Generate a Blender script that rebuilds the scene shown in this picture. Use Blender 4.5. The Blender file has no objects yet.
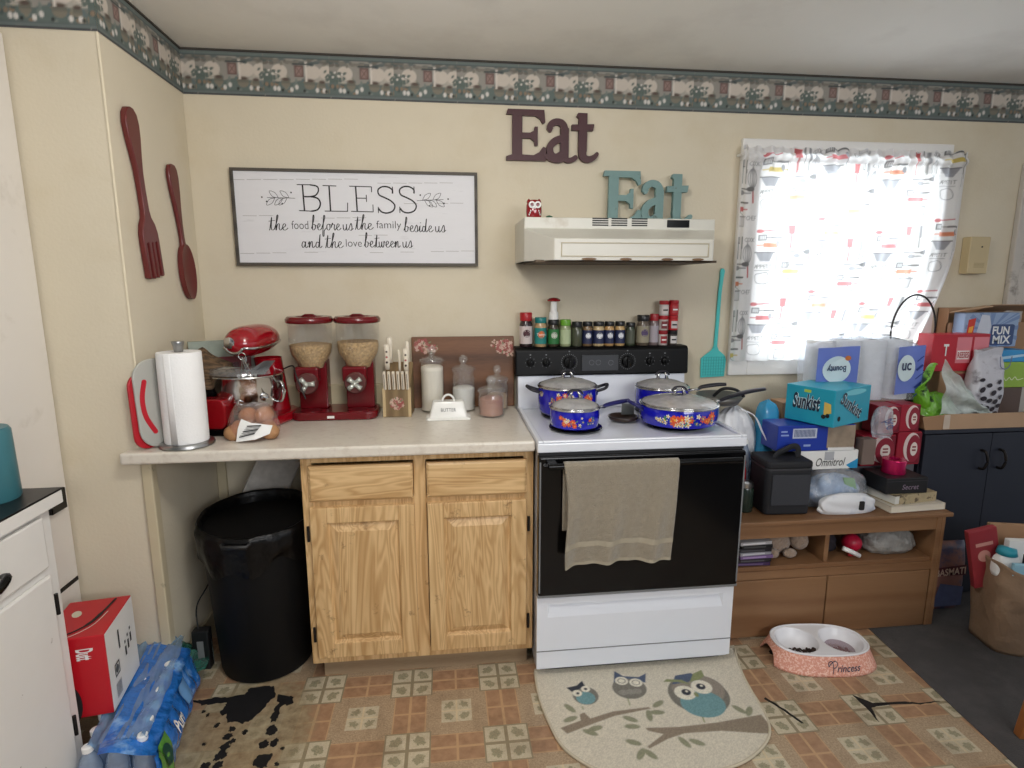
import bpy, bmesh, math, random
import numpy as np
from math import sin, cos, pi, radians, sqrt, atan2, hypot
from mathutils import Vector, Matrix, Euler
random.seed(7)
sc = bpy.context.scene
COL = sc.collection

# ------------------------------------------------------------------ camera
cd = bpy.data.cameras.new('camera')
cam = bpy.data.objects.new('camera', cd); COL.objects.link(cam)
cam.location = (-0.3145, -2.5833, 1.4634)
_y, _p = radians(6.643), radians(9.974)
_f = Vector((sin(_y)*cos(_p), cos(_y)*cos(_p), -sin(_p)))
cam.rotation_euler = _f.to_track_quat('-Z', 'Y').to_euler()
cd.sensor_width = 36; cd.lens = 577.04/1024*36
cd.clip_start = 0.05
sc.camera = cam
# ------------------------------------------------------------------ colour, world, lights
sc.view_settings.view_transform = 'Standard'; sc.view_settings.look = 'None'
sc.view_settings.gamma = 1; sc.view_settings.use_curve_mapping = False
sc.view_settings.exposure = 0.27
sc.cycles.use_denoising = True
sc.cycles.max_bounces = 8; sc.cycles.transparent_max_bounces = 24
sc.cycles.caustics_reflective = False; sc.cycles.caustics_refractive = False
w = bpy.data.worlds.new('world'); sc.world = w; w.use_nodes = True
w.node_tree.nodes['Background'].inputs[0].default_value = (0.80, 0.84, 0.90, 1)
_nt = w.node_tree; _tc = _nt.nodes.new('ShaderNodeTexCoord'); _nz = _nt.nodes.new('ShaderNodeTexNoise'); _nz.inputs['Scale'].default_value = 1.7; _nz.inputs['Detail'].default_value = 1
_mr = _nt.nodes.new('ShaderNodeMapRange'); _mr.inputs[1].default_value = .36; _mr.inputs[2].default_value = .64; _mr.inputs[3].default_value = .05; _mr.inputs[4].default_value = .72
_nt.links.new(_tc.outputs['Generated'], _nz.inputs['Vector']); _nt.links.new(_nz.outputs['Fac'], _mr.inputs[0]); _nt.links.new(_mr.outputs[0], _nt.nodes['Background'].inputs[1])

def area(name, loc, target, sx, sy, power, colr):
    l = bpy.data.lights.new(name, 'AREA'); l.shape = 'RECTANGLE'; l.size = sx; l.size_y = sy
    l.energy = power; l.color = colr
    o = bpy.data.objects.new(name, l); COL.objects.link(o); o.location = loc
    o.rotation_euler = (Vector(target)-Vector(loc)).to_track_quat('-Z', 'Y').to_euler()
    return o
area('daylight_outside_window', (1.25, 0.75, 1.75), (1.45, 0, 1.5), 1.5, 1.5, 60, (0.93, 0.97, 1.0))
area('fill_from_behind', (0.9, -4.1, 1.95), (-0.9, 0, 1.6), 1.8, 0.7, 34, (0.97, 0.98, 1.0))  # fill light added behind the camera to lift ceiling and walls, no modelled window
_pl = bpy.data.lights.new('overhead_fill', 'POINT'); _pl.energy = 24; _pl.color = (1.0, 0.96, 0.90); _pl.shadow_soft_size = .16  # unseen point fill, added to brighten the ceiling and walls from above
_po = bpy.data.objects.new('overhead_fill', _pl); COL.objects.link(_po); _po.location = (-0.35, -1.62, 2.06)

# ------------------------------------------------------------------ mesh helpers
def s2l(c):
    return tuple(((x/255)/12.92 if x/255 <= 0.04045 else ((x/255+0.055)/1.055)**2.4) for x in c)

class MB:
    """collects pieces that become ONE mesh object"""
    def __init__(s): s.v = []; s.f = []; s.mi = []; s.k = 0
    def add(s, vs, fs, k=None):
        b = len(s.v); s.v += [tuple(map(float, p)) for p in vs]
        for f in fs: s.f.append(tuple(b+i for i in f)); s.mi.append(s.k if k is None else k)
        return s
    def box(s, x0, y0, z0, x1, y1, z1, k=None):
        v = [(x0,y0,z0),(x1,y0,z0),(x1,y1,z0),(x0,y1,z0),(x0,y0,z1),(x1,y0,z1),(x1,y1,z1),(x0,y1,z1)]
        return s.add(v, [(0,3,2,1),(4,5,6,7),(0,1,5,4),(1,2,6,5),(2,3,7,6),(3,0,4,7)], k)
    def obox(s, c, d, rot=(0,0,0), k=None):
        m = Euler(rot).to_matrix(); c = Vector(c); hx, hy, hz = d[0]/2, d[1]/2, d[2]/2
        v = [c+m@Vector((a*hx, b*hy, e*hz)) for e in (-1,1) for (a,b) in ((-1,-1),(1,-1),(1,1),(-1,1))]
        return s.add(v, [(0,3,2,1),(4,5,6,7),(0,1,5,4),(1,2,6,5),(2,3,7,6),(3,0,4,7)], k)
    def lathe(s, prof, c=(0,0,0), n=32, sx=1, sy=1, caps=True, k=None, rot=None, a0=0, a1=2*pi):
        full = abs(a1-a0-2*pi) < 1e-6; N = n if full else n+1
        v = []; m = Euler(rot).to_matrix() if rot else None
        for r, z in prof:
            for i in range(N):
                a = a0+(a1-a0)*i/n; p = Vector((r*cos(a)*sx, r*sin(a)*sy, z))
                if m: p = m@p
                v.append((p[0]+c[0], p[1]+c[1], p[2]+c[2]))
        f = []
        for j in range(len(prof)-1):
            for i in range(n):
                i2 = (i+1) % N
                f.append((j*N+i, j*N+i2, (j+1)*N+i2, (j+1)*N+i))
        if caps and full:
            if prof[0][0] > 1e-5: f.append(tuple(range(N))[::-1])
            if prof[-1][0] > 1e-5: f.append(tuple((len(prof)-1)*N+i for i in range(N)))
        return s.add(v, f, k)
    def tube(s, pts, r, n=10, closed=False, k=None, flat=1.0, up=(0,0,1)):
        P = [Vector(p) for p in pts]; L = len(P)
        R = r if isinstance(r, (list, tuple)) else [r]*L
        v = []; U = Vector(up)
        for i, p in enumerate(P):
            if closed: t = P[(i+1) % L]-P[i-1]
            else: t = P[min(i+1, L-1)]-P[max(i-1, 0)]
            if t.length < 1e-9: t = Vector((0,0,1))
            t.normalize()
            a = U.cross(t)
            if a.length < 1e-3: a = Vector((1,0,0)).cross(t)
            if a.length < 1e-3: a = Vector((0,1,0)).cross(t)
            a.normalize(); b = t.cross(a)
            for q in range(n):
                an = 2*pi*q/n; v.append(p+a*cos(an)*R[i]+b*sin(an)*R[i]*flat)
        f = []
        for j in range(L if closed else L-1):
            for q in range(n):
                j2 = (j+1) % L
                f.append((j*n+q, j*n+(q+1) % n, j2*n+(q+1) % n, j2*n+q))
        if not closed: f.append(tuple(range(n))[::-1]); f.append(tuple((L-1)*n+q for q in range(n)))
        return s.add(v, f, k)
    def prism(s, poly, h0, h1, ax='xy', k=None):
        """extrude a 2D outline; ax names the outline's plane"""
        def m(a, b, h): return {'xy': (a,b,h), 'xz': (a,h,b), 'yz': (h,a,b)}[ax]
        n = len(poly); v = [m(a,b,h0) for a,b in poly]+[m(a,b,h1) for a,b in poly]
        f = [tuple(range(n))[::-1], tuple(range(n, 2*n))]+[(i, (i+1) % n, n+(i+1) % n, n+i) for i in range(n)]
        return s.add(v, f, k)
    def stroke(s, pts, wd, h0, h1, fn=None, k=None, cap=6):
        """thick polyline in a plane; slab from h0 to h1, fn(a,b,h)->3D; width may be a list"""
        fn = fn or (lambda a, b, h: (a, h, b)); L = len(pts)
        W = wd if isinstance(wd, (list, tuple)) else [wd]*L
        left = []; right = []
        for i, (a, b) in enumerate(pts):
            p0 = pts[max(i-1, 0)]; p1 = pts[min(i+1, L-1)]
            tx, ty = p1[0]-p0[0], p1[1]-p0[1]; l = hypot(tx, ty) or 1; tx /= l; ty /= l
            mi = 1
            if 0 < i < L-1:
                ax_, ay_ = a-p0[0], b-p0[1]; bl = hypot(ax_, ay_) or 1
                c = (ax_*tx+ay_*ty)/bl; mi = 1/max(c, .6)
            left.append((a-ty*W[i]/2*mi, b+tx*W[i]/2*mi)); right.append((a+ty*W[i]/2*mi, b-tx*W[i]/2*mi))
        def capp(i, sg):
            if cap < 2: return []
            p0 = pts[max(i-1, 0)]; p1 = pts[min(i+1, L-1)]
            an = atan2(p1[1]-p0[1], p1[0]-p0[0]); st = an-pi/2 if sg > 0 else an+pi/2
            return [(pts[i][0]+cos(st+pi*q/cap)*W[i]/2, pts[i][1]+sin(st+pi*q/cap)*W[i]/2) for q in range(1, cap)]
        for i in range(L-1):
            q = [left[i], right[i], right[i+1], left[i+1]]
            if h0 == h1: s.add([fn(a,b,h0) for a,b in q], [(0,1,2,3)], k)
            else:
                s.add([fn(a,b,h0) for a,b in q]+[fn(a,b,h1) for a,b in q], [(3,2,1,0),(4,5,6,7),(0,1,5,4),(1,2,6,5),(2,3,7,6),(3,0,4,7)], k)
        if cap >= 2:
            for i, sg in ((0,-1), (L-1, 1)):
                c = capp(i, sg); q = ([right[i]]+c+[left[i]]) if sg > 0 else ([left[i]]+c+[right[i]])
                n = len(q)
                if h0 == h1: s.add([fn(a,b,h0) for a,b in q], [tuple(range(n))], k)
                else: s.add([fn(a,b,h0) for a,b in q]+[fn(a,b,h1) for a,b in q], [tuple(range(n))[::-1], tuple(range(n, 2*n))]+[(j, (j+1) % n, n+(j+1) % n, n+j) for j in range(n)], k)
        return s
    def grid(s, fn, nu, nv, k=None, cu=False):
        """fn(u,v)->3D for u,v in 0..1"""
        N = nu if cu else nu+1
        v = [fn(i/nu, j/nv) for j in range(nv+1) for i in range(N)]
        f = [(j*N+i, j*N+(i+1) % N, (j+1)*N+(i+1) % N, (j+1)*N+i) for j in range(nv) for i in range(nu)]
        return s.add(v, f, k)
    def text(s, body, box, fn=None, bold=0.0, shear=0.0, k=None, keep=False, rot=0, spacing=1.0):
        """lettering fitted in box=(a0,b0,a1,b1); fn(a,b)->3D (default the xz plane at y=0)"""
        vs, fs = glyphs(body, bold, shear, spacing)
        if not vs: return s
        xs = [p[0] for p in vs]; ys = [p[1] for p in vs]
        x0, x1, y0, y1 = min(xs), max(xs), min(ys), max(ys)
        a0, b0, a1, b1 = box; kx = (a1-a0)/(x1-x0); ky = (b1-b0)/(y1-y0)
        if keep: kx = ky = min(kx, ky)
        ca, cb = (a0+a1)/2, (b0+b1)/2
        fn = fn or (lambda a, b: (a, 0, b))
        out = []
        for x, y in vs:
            a = (x-(x0+x1)/2)*kx; b = (y-(y0+y1)/2)*ky
            out.append(fn(ca+a*cos(rot)-b*sin(rot), cb+a*sin(rot)+b*cos(rot)))
        return s.add(out, fs, k)
    def disc(s, c, rx, ry, fn, n=16, k=None, rot=0):
        v = [fn(c[0]+rx*cos(2*pi*i/n)*cos(rot)-ry*sin(2*pi*i/n)*sin(rot), c[1]+rx*cos(2*pi*i/n)*sin(rot)+ry*sin(2*pi*i/n)*cos(rot)) for i in range(n)]
        return s.add(v, [tuple(range(n))], k)
    def flower(s, c, r, fn, petals=6, k=None, kc=None):
        for i in range(petals):
            a = 2*pi*i/petals
            s.disc((c[0]+cos(a)*r*.58, c[1]+sin(a)*r*.58), r*.46, r*.27, fn, 10, k, a)
        if kc is not None:
            f2 = lambda a, b: Vector(fn(a, b))
            s.disc(c, r*.3, r*.3, fn, 10, kc)
        return s
    def build(s, name, mats, parent=None, smooth=None, bevel=0, seg=2, sub=0, loc=None, solid=0):
        me = bpy.data.meshes.new(name); me.from_pydata(s.v, [], s.f)
        mats = mats if isinstance(mats, (list, tuple)) else [mats]
        for m in mats: me.materials.append(m)
        me.polygons.foreach_set('material_index', s.mi)
        me.update()
        bm = bmesh.new(); bm.from_mesh(me); bmesh.ops.recalc_face_normals(bm, faces=bm.faces); bm.to_mesh(me); bm.free()
        if smooth is not None:
            me.polygons.foreach_set('use_smooth', [True]*len(me.polygons))
            if smooth < 180: me.set_sharp_from_angle(angle=radians(smooth))
        o = bpy.data.objects.new(name, me); COL.objects.link(o)
        if parent: o.parent = parent
        if loc: o.location = loc
        if solid:
            m = o.modifiers.new('solid', 'SOLIDIFY'); m.thickness = solid; m.offset = 0
        if bevel:
            m = o.modifiers.new('bevel', 'BEVEL'); m.width = bevel; m.segments = seg; m.limit_method = 'ANGLE'; m.angle_limit = radians(40)
        if sub:
            m = o.modifiers.new('sub', 'SUBSURF'); m.levels = sub; m.render_levels = sub
        return o

_gc = {}
def glyphs(body, bold, shear, spacing=1.0):
    key = (body, bold, shear, spacing)
    if key in _gc: return _gc[key]
    c = bpy.data.curves.new('lettering', 'FONT'); c.body = body; c.size = 1; c.offset = bold; c.shear = shear
    c.resolution_u = 4; c.align_x = 'CENTER'; c.space_character = spacing
    o = bpy.data.objects.new('lettering', c); COL.objects.link(o)
    bpy.context.view_layer.update()
    dg = bpy.context.evaluated_depsgraph_get()
    me = bpy.data.meshes.new_from_object(o.evaluated_get(dg))
    vs = [(v.co.x, v.co.y) for v in me.vertices]; fs = [tuple(p.vertices) for p in me.polygons]
    bpy.data.objects.remove(o); bpy.data.curves.remove(c); bpy.data.meshes.remove(me)
    _gc[key] = (vs, fs); return vs, fs

def smooth_path(pts, n=6, closed=False):
    P = [Vector(p) for p in pts]; L = len(P); out = []
    for i in range(L if closed else L-1):
        p0 = P[(i-1) % L] if closed else P[max(i-1, 0)]; p1 = P[i]; p2 = P[(i+1) % L]
        p3 = P[(i+2) % L] if closed else P[min(i+2, L-1)]
        for j in range(n):
            t = j/n
            out.append(0.5*((2*p1)+(p2-p0)*t+(2*p0-5*p1+4*p2-p3)*t*t+(3*p1-p0-3*p2+p3)*t**3))
    if not closed: out.append(P[-1])
    return [tuple(p) for p in out]
def sp2(pts, n=6, closed=False): return [(a, b) for a, b, _ in smooth_path([(a, b, 0) for a, b in pts], n, closed)]

def rrect(x0, y0, x1, y1, r, n=5):
    o = []
    for cx, cy, a in ((x1-r, y1-r, 0), (x0+r, y1-r, pi/2), (x0+r, y0+r, pi), (x1-r, y0+r, 1.5*pi)):
        for i in range(n+1): o.append((cx+r*cos(a+pi/2*i/n), cy+r*sin(a+pi/2*i/n)))
    return o

def tag(o, label=None, cat=None, group=None, kind=None):
    if label: o['label'] = label
    if cat: o['category'] = cat
    if group: o['group'] = group
    if kind: o['kind'] = kind
    return o
def thing(name, label, cat, loc=(0,0,0), rz=0, group=None, rot=None):
    o = bpy.data.objects.new(name, None); COL.objects.link(o); o.empty_display_size = .05
    o.location = loc; o.rotation_euler = rot or (0, 0, rz)
    return tag(o, label, cat, group)
def struct(mb, name, mats, **kw):
    o = mb.build(name, mats, **kw); o['kind'] = 'structure'; return o
def dup(root, loc, rz=None, label=None, group=None):
    r = root.copy(); COL.objects.link(r); r.location = loc
    if rz is not None: r.rotation_euler = (0, 0, rz)
    if label: r['label'] = label
    if group: r['group'] = group
    for ch in [c for c in COL.objects if c.parent == root]:
        c = ch.copy(); COL.objects.link(c); c.parent = r
        for g in [q for q in COL.objects if q.parent == ch]:
            d = g.copy(); COL.objects.link(d); d.parent = c
    return r

# ------------------------------------------------------------------ materials
class Nd:
    """arithmetic on shader sockets"""
    def __init__(s, t, sock): s.t = t; s.s = sock
    def op(s, o, b=None, c=None):
        n = s.t.nodes.new('ShaderNodeMath'); n.operation = o
        s.t.links.new(s.s, n.inputs[0])
        for i, x in ((1, b), (2, c)):
            if x is None: continue
            if isinstance(x, Nd): s.t.links.new(x.s, n.inputs[i])
            else: n.inputs[i].default_value = x
        return Nd(s.t, n.outputs[0])
    def __add__(s, b): return s.op('ADD', b)
    def __sub__(s, b): return s.op('SUBTRACT', b)
    def __mul__(s, b): return s.op('MULTIPLY', b)
    def lt(s, b): return s.op('LESS_THAN', b)
    def gt(s, b): return s.op('GREATER_THAN', b)
    def abs(s): return s.op('ABSOLUTE')
    def frac(s): return s.op('FRACT')
    def mx(s, b): return s.op('MAXIMUM', b)
    def mn(s, b): return s.op('MINIMUM', b)
    def inv(s): return (s*-1)+1
def mix(t, a, b, f):
    n = t.nodes.new('ShaderNodeMix'); n.data_type = 'RGBA'
    for i, x in ((6, a), (7, b)):
        if hasattr(x, 'links') or isinstance(x, bpy.types.NodeSocket): t.links.new(x, n.inputs[i])
        else: n.inputs[i].default_value = (*x, 1)
    if isinstance(f, Nd): t.links.new(f.s, n.inputs[0])
    elif isinstance(f, bpy.types.NodeSocket): t.links.new(f, n.inputs[0])
    else: n.inputs[0].default_value = f
    return n.outputs[2]
def newmat(name):
    m = bpy.data.materials.new(name); m.use_nodes = True; t = m.node_tree
    return m, t, t.nodes['Principled BSDF']
def coords(t, scale=(1,1,1), kind='Object'):
    tc = t.nodes.new('ShaderNodeTexCoord'); mp = t.nodes.new('ShaderNodeMapping')
    t.links.new(tc.outputs[kind], mp.inputs[0]); mp.inputs['Scale'].default_value = scale
    return mp.outputs[0]
def noise(t, co, scale, detail=3, rough=.5, dist=0):
    n = t.nodes.new('ShaderNodeTexNoise'); t.links.new(co, n.inputs['Vector'])
    n.inputs['Scale'].default_value = scale; n.inputs['Detail'].default_value = detail
    n.inputs['Roughness'].default_value = rough; n.inputs['Distortion'].default_value = dist
    return Nd(t, n.outputs['Fac'])
def ramp(t, f, a, b):
    n = t.nodes.new('ShaderNodeMapRange'); t.links.new(f.s, n.inputs[0])
    n.inputs[1].default_value = a; n.inputs[2].default_value = b; n.clamp = True
    return Nd(t, n.outputs[0])
def bump(t, bs, h, strength=.3, dist=.002):
    n = t.nodes.new('ShaderNodeBump'); n.inputs['Strength'].default_value = strength; n.inputs['Distance'].default_value = dist
    t.links.new(h.s, n.inputs['Height']); t.links.new(n.outputs[0], bs.inputs['Normal']); return n
def pm(name, c, rough=.5, metal=0, var=.06, vs=12, bmp=0, bs=120, coat=0, sub=0, sheen=0, scale=(1,1,1), dirt=None, dscale=6, dlo=.55, dhi=.75, bd=.002):
    """painted / plastic / metal surface with procedural variation; c is sRGB 0..255"""
    m, t, b = newmat(name); c = s2l(c); co = coords(t, scale)
    f = noise(t, co, vs, 3)
    lo = tuple(x*(1-var) for x in c); hi = tuple(min(1, x*(1+var)) for x in c)
    colr = mix(t, lo, hi, f)
    if dirt: colr = mix(t, colr, s2l(dirt), ramp(t, noise(t, co, dscale, 5, .6), dlo, dhi))
    t.links.new(colr, b.inputs['Base Color'])
    b.inputs['Roughness'].default_value = rough; b.inputs['Metallic'].default_value = metal
    b.inputs['Coat Weight'].default_value = coat; b.inputs['Coat Roughness'].default_value = .08
    if sheen: b.inputs['Sheen Weight'].default_value = sheen
    if bmp: bump(t, b, noise(t, co, bs, 4), bmp, bd)
    return m
def film(name, tint=(235,240,245), body=.25, rough=.15, bmp=0, bs=30, gloss=.25):
    """thin clear plastic or glass sheet: mostly see-through with milky body and highlights"""
    m, t, b = newmat(name); t.nodes.remove(b)
    out = t.nodes['Material Output']
    tr = t.nodes.new('ShaderNodeBsdfTransparent'); tr.inputs[0].default_value = (*s2l(tint), 1)
    df = t.nodes.new('ShaderNodeBsdfDiffuse'); df.inputs[0].default_value = (*s2l(tint), 1)
    gl = t.nodes.new('ShaderNodeBsdfGlossy'); gl.inputs['Roughness'].default_value = rough; gl.inputs[0].default_value = (.95,.97,1,1)
    co = coords(t)
    nz = noise(t, co, bs, 4, .6, .6)
    if bmp:
        bn = t.nodes.new('ShaderNodeBump'); bn.inputs['Strength'].default_value = bmp; bn.inputs['Distance'].default_value = .01
        t.links.new(nz.s, bn.inputs['Height']); t.links.new(bn.outputs[0], gl.inputs['Normal']); t.links.new(bn.outputs[0], df.inputs['Normal'])
    m1 = t.nodes.new('ShaderNodeMixShader'); t.links.new(tr.outputs[0], m1.inputs[1]); t.links.new(df.outputs[0], m1.inputs[2])
    t.links.new(((nz*.8)+.6).op('MULTIPLY', body).s, m1.inputs[0])
    lw = t.nodes.new('ShaderNodeLayerWeight'); lw.inputs[0].default_value = .5
    fac = ((Nd(t, lw.outputs['Facing']).op('POWER', 3.0))*(gloss*1.6))+.045
    m2 = t.nodes.new('ShaderNodeMixShader'); t.links.new(fac.s, m2.inputs[0])
    t.links.new(m1.outputs[0], m2.inputs[1]); t.links.new(gl.outputs[0], m2.inputs[2]); t.links.new(m2.outputs[0], out.inputs[0])
    return m
def wood(name, c1, c2, grain='z', rough=.45, wsc=30, dist=5, stretch=.12, coat=0, wear=None, lowvar=.5, rings=0):
    m, t, b = newmat(name)
    sc_ = {'z': (1,1,stretch), 'x': (stretch,1,1), 'y': (1,stretch,1)}[grain]
    co = coords(t, sc_)
    wv = t.nodes.new('ShaderNodeTexWave'); wv.bands_direction = {'z': 'X', 'x': 'Z', 'y': 'X'}[grain]
    t.links.new(co, wv.inputs[0]); wv.inputs['Scale'].default_value = wsc/6.28; wv.inputs['Distortion'].default_value = dist
    wv.inputs['Detail'].default_value = 3; wv.inputs['Detail Scale'].default_value = 1.6
    f = Nd(t, wv.outputs['Fac'])
    fine = noise(t, coords(t, tuple(x if x < 1 else 1 for x in sc_)), 260, 2)
    f = (f*.55)+(fine*.45)
    colr = mix(t, s2l(c1), s2l(c2), ramp(t, f, .2, .85))
    if rings:
        rn = noise(t, co, 9, 3, .55, .6); f = ((f*.5)+(((rn*rings).op('SINE')*.5+.5)*.5)); colr = mix(t, s2l(c1), s2l(c2), ramp(t, f, .15, .9))
    big = noise(t, co, 4, 2)
    colr = mix(t, colr, tuple(x*lowvar*1.5 for x in s2l(c1)), ramp(t, big, .55, 1.0)*.5)
    if wear: colr = mix(t, colr, s2l(wear), ramp(t, noise(t, coords(t), 14, 6, .7), .62, .72)*.8)
    t.links.new(colr, b.inputs['Base Color']); b.inputs['Roughness'].default_value = rough; b.inputs['Coat Weight'].default_value = coat
    bump(t, b, f, .12, .001)
    return m
def printed(name, rough=.7, transl=0, bmp=0, bs=300):
    """reads the colour printed on the sheet itself from its 'print' attribute"""
    m, t, b = newmat(name)
    a = t.nodes.new('ShaderNodeAttribute'); a.attribute_name = 'print'
    co = coords(t); f = noise(t, co, 60, 3)
    colr = mix(t, a.outputs['Color'], (0,0,0), (f*.10))
    t.links.new(colr, b.inputs['Base Color']); b.inputs['Roughness'].default_value = rough
    if bmp: bump(t, b, noise(t, co, bs, 3), bmp, .003)
    if transl:
        tl = t.nodes.new('ShaderNodeBsdfTranslucent'); t.links.new(mix(t, a.outputs['Color'], (1,1,1), .30), tl.inputs[0])
        ms = t.nodes.new('ShaderNodeMixShader'); ms.inputs[0].default_value = transl
        t.links.new(b.outputs[0], ms.inputs[1]); t.links.new(tl.outputs[0], ms.inputs[2])
        t.links.new(ms.outputs[0], t.nodes['Material Output'].inputs[0])
    return m

class Img:
    """a small numpy painter in real units (origin bottom left)"""
    def __init__(s, w, h, px, bg):
        s.w, s.h, s.px = w, h, px; s.nx = int(round(w/px)); s.ny = int(round(h/px))
        s.X, s.Y = np.meshgrid((np.arange(s.nx+1))*w/s.nx, (np.arange(s.ny+1))*h/s.ny)
        s.a = np.zeros((s.ny+1, s.nx+1, 3)); s.a[:] = s2l(bg)
    def put(s, d, c, al=1.0):
        k = np.clip(.5-d/s.px, 0, 1)*al; s.a += (np.array(s2l(c))-s.a)*k[..., None]
    def ell(s, x, y, rx, ry, c, rot=0, al=1.0, ring=0):
        dx, dy = s.X-x, s.Y-y; u = dx*cos(rot)+dy*sin(rot); v = -dx*sin(rot)+dy*cos(rot)
        d = (np.sqrt((u/rx)**2+(v/ry)**2)-1)*min(rx, ry)
        if ring: d = np.abs(d)-ring/2
        s.put(d, c, al)
    def rect(s, x0, y0, x1, y1, c, al=1.0, rot=0):
        cx, cy = (x0+x1)/2, (y0+y1)/2; dx, dy = s.X-cx, s.Y-cy
        u = dx*cos(rot)+dy*sin(rot); v = -dx*sin(rot)+dy*cos(rot)
        s.put(np.maximum(np.abs(u)-(x1-x0)/2, np.abs(v)-(y1-y0)/2), c, al)
    def line(s, pts, wd, c, al=1.0):
        d = np.full(s.X.shape, 1e9); L = len(pts)
        for i in range(L-1):
            (x0, y0), (x1, y1) = pts[i], pts[i+1]; dx, dy = x1-x0, y1-y0; l2 = dx*dx+dy*dy or 1e-12
            t = np.clip(((s.X-x0)*dx+(s.Y-y0)*dy)/l2, 0, 1)
            w0 = wd if not isinstance(wd, (list, tuple)) else wd[i]+(wd[i+1]-wd[i])*t
            d = np.minimum(d, np.hypot(s.X-x0-t*dx, s.Y-y0-t*dy)-w0/2)
        s.put(d, c, al)
    def poly(s, pts, c, al=1.0):
        ins = np.zeros(s.X.shape, bool); n = len(pts); d = np.full(s.X.shape, 1e9)
        for i in range(n):
            (x0, y0), (x1, y1) = pts[i], pts[(i+1) % n]
            cnd = ((y0 > s.Y) != (y1 > s.Y)); xi = (x1-x0)*(s.Y-y0)/((y1-y0) or 1e-12)+x0
            ins ^= cnd & (s.X < xi)
            dx, dy = x1-x0, y1-y0; l2 = dx*dx+dy*dy or 1e-12; t = np.clip(((s.X-x0)*dx+(s.Y-y0)*dy)/l2, 0, 1)
            d = np.minimum(d, np.hypot(s.X-x0-t*dx, s.Y-y0-t*dy))
        s.put(np.where(ins, -d, d), c, al)
    def write(s, txt, x, y, h, c, wd=None, al=1.0, italic=0, rot=0, adv=.72):
        wd = wd or h*.13
        for ch in txt:
            for st in LET.get(ch.upper(), []):
                q = []
                for a, b in st:
                    a2 = (a+italic*b)*h*.62; b2 = b*h
                    q.append((x+a2*cos(rot)-b2*sin(rot), y+a2*sin(rot)+b2*cos(rot)))
                s.line(q, wd, c, al)
            x += h*adv*cos(rot); y += h*adv*sin(rot)
    def sheet(s, name, mat, fn, parent=None, smooth=180, mask=None, solid=0):
        """mesh sheet: fn(x,y)->3D, colour from the painted print"""
        ny, nx = s.X.shape
        v = [fn(s.X[j, i], s.Y[j, i]) for j in range(ny) for i in range(nx)]
        f = [(j*nx+i, j*nx+i+1, (j+1)*nx+i+1, (j+1)*nx+i) for j in range(ny-1) for i in range(nx-1)
             if mask is None or mask((s.X[j, i]+s.X[j+1, i+1])/2, (s.Y[j, i]+s.Y[j+1, i+1])/2)]
        me = bpy.data.meshes.new(name); me.from_pydata(v, [], f); me.materials.append(mat)
        at = me.color_attributes.new('print', 'FLOAT_COLOR', 'POINT')
        col = np.ones((ny*nx, 4)); col[:, :3] = s.a.reshape(-1, 3)
        at.data.foreach_set('color', col.ravel())
        if mask is not None:
            bm = bmesh.new(); bm.from_mesh(me)
            bmesh.ops.delete(bm, geom=[q for q in bm.verts if not q.link_faces], context='VERTS'); bm.to_mesh(me); bm.free()
        me.polygons.foreach_set('use_smooth', [True]*len(me.polygons))
        o = bpy.data.objects.new(name, me); COL.objects.link(o)
        if parent: o.parent = parent
        if solid:
            m = o.modifiers.new('solid', 'SOLIDIFY'); m.thickness = solid; m.offset = -1
        return o
LET = {'A': [[(0,0),(.5,1),(1,0)],[(.2,.4),(.8,.4)]], 'B': [[(0,0),(0,1),(.7,.9),(.7,.6),(0,.5),(.8,.4),(.8,.1),(0,0)]], 'C': [[(.95,.85),(.5,1),(0,.6),(0,.35),(.5,0),(.95,.15)]],
 'D': [[(0,0),(0,1),(.7,.85),(.9,.5),(.7,.15),(0,0)]], 'E': [[(.85,1),(0,1),(0,0),(.85,0)],[(0,.5),(.7,.5)]], 'F': [[(.85,1),(0,1),(0,0)],[(0,.5),(.7,.5)]],
 'G': [[(.95,.85),(.5,1),(0,.6),(0,.35),(.5,0),(.95,.15),(.95,.45),(.55,.45)]], 'H': [[(0,0),(0,1)],[(.9,0),(.9,1)],[(0,.5),(.9,.5)]], 'I': [[(.4,0),(.4,1)]],
 'K': [[(0,0),(0,1)],[(.85,1),(0,.45),(.9,0)]], 'L': [[(0,1),(0,0),(.8,0)]], 'M': [[(0,0),(.1,1),(.5,.3),(.9,1),(1,0)]], 'N': [[(0,0),(0,1),(.9,0),(.9,1)]],
 'O': [[(.5,0),(0,.3),(0,.7),(.5,1),(.95,.7),(.95,.3),(.5,0)]], 'P': [[(0,0),(0,1),(.8,.9),(.8,.6),(0,.5)]], 'R': [[(0,0),(0,1),(.8,.9),(.8,.6),(0,.5),(.85,0)]],
 'S': [[(.85,.85),(.45,1),(.05,.75),(.85,.3),(.45,0),(0,.15)]], 'T': [[(0,1),(.95,1)],[(.48,1),(.48,0)]], 'U': [[(0,1),(0,.2),(.45,0),(.9,.2),(.9,1)]],
 'V': [[(0,1),(.45,0),(.9,1)]], 'W': [[(0,1),(.25,0),(.5,.7),(.75,0),(1,1)]], 'X': [[(0,0),(.9,1)],[(0,1),(.9,0)]], 'Y': [[(0,1),(.45,.5),(.9,1)],[(.45,.5),(.45,0)]], '5': [[(.85,1),(.1,1),(.05,.55),(.8,.5),(.8,.1),(0,0)]]}

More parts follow.
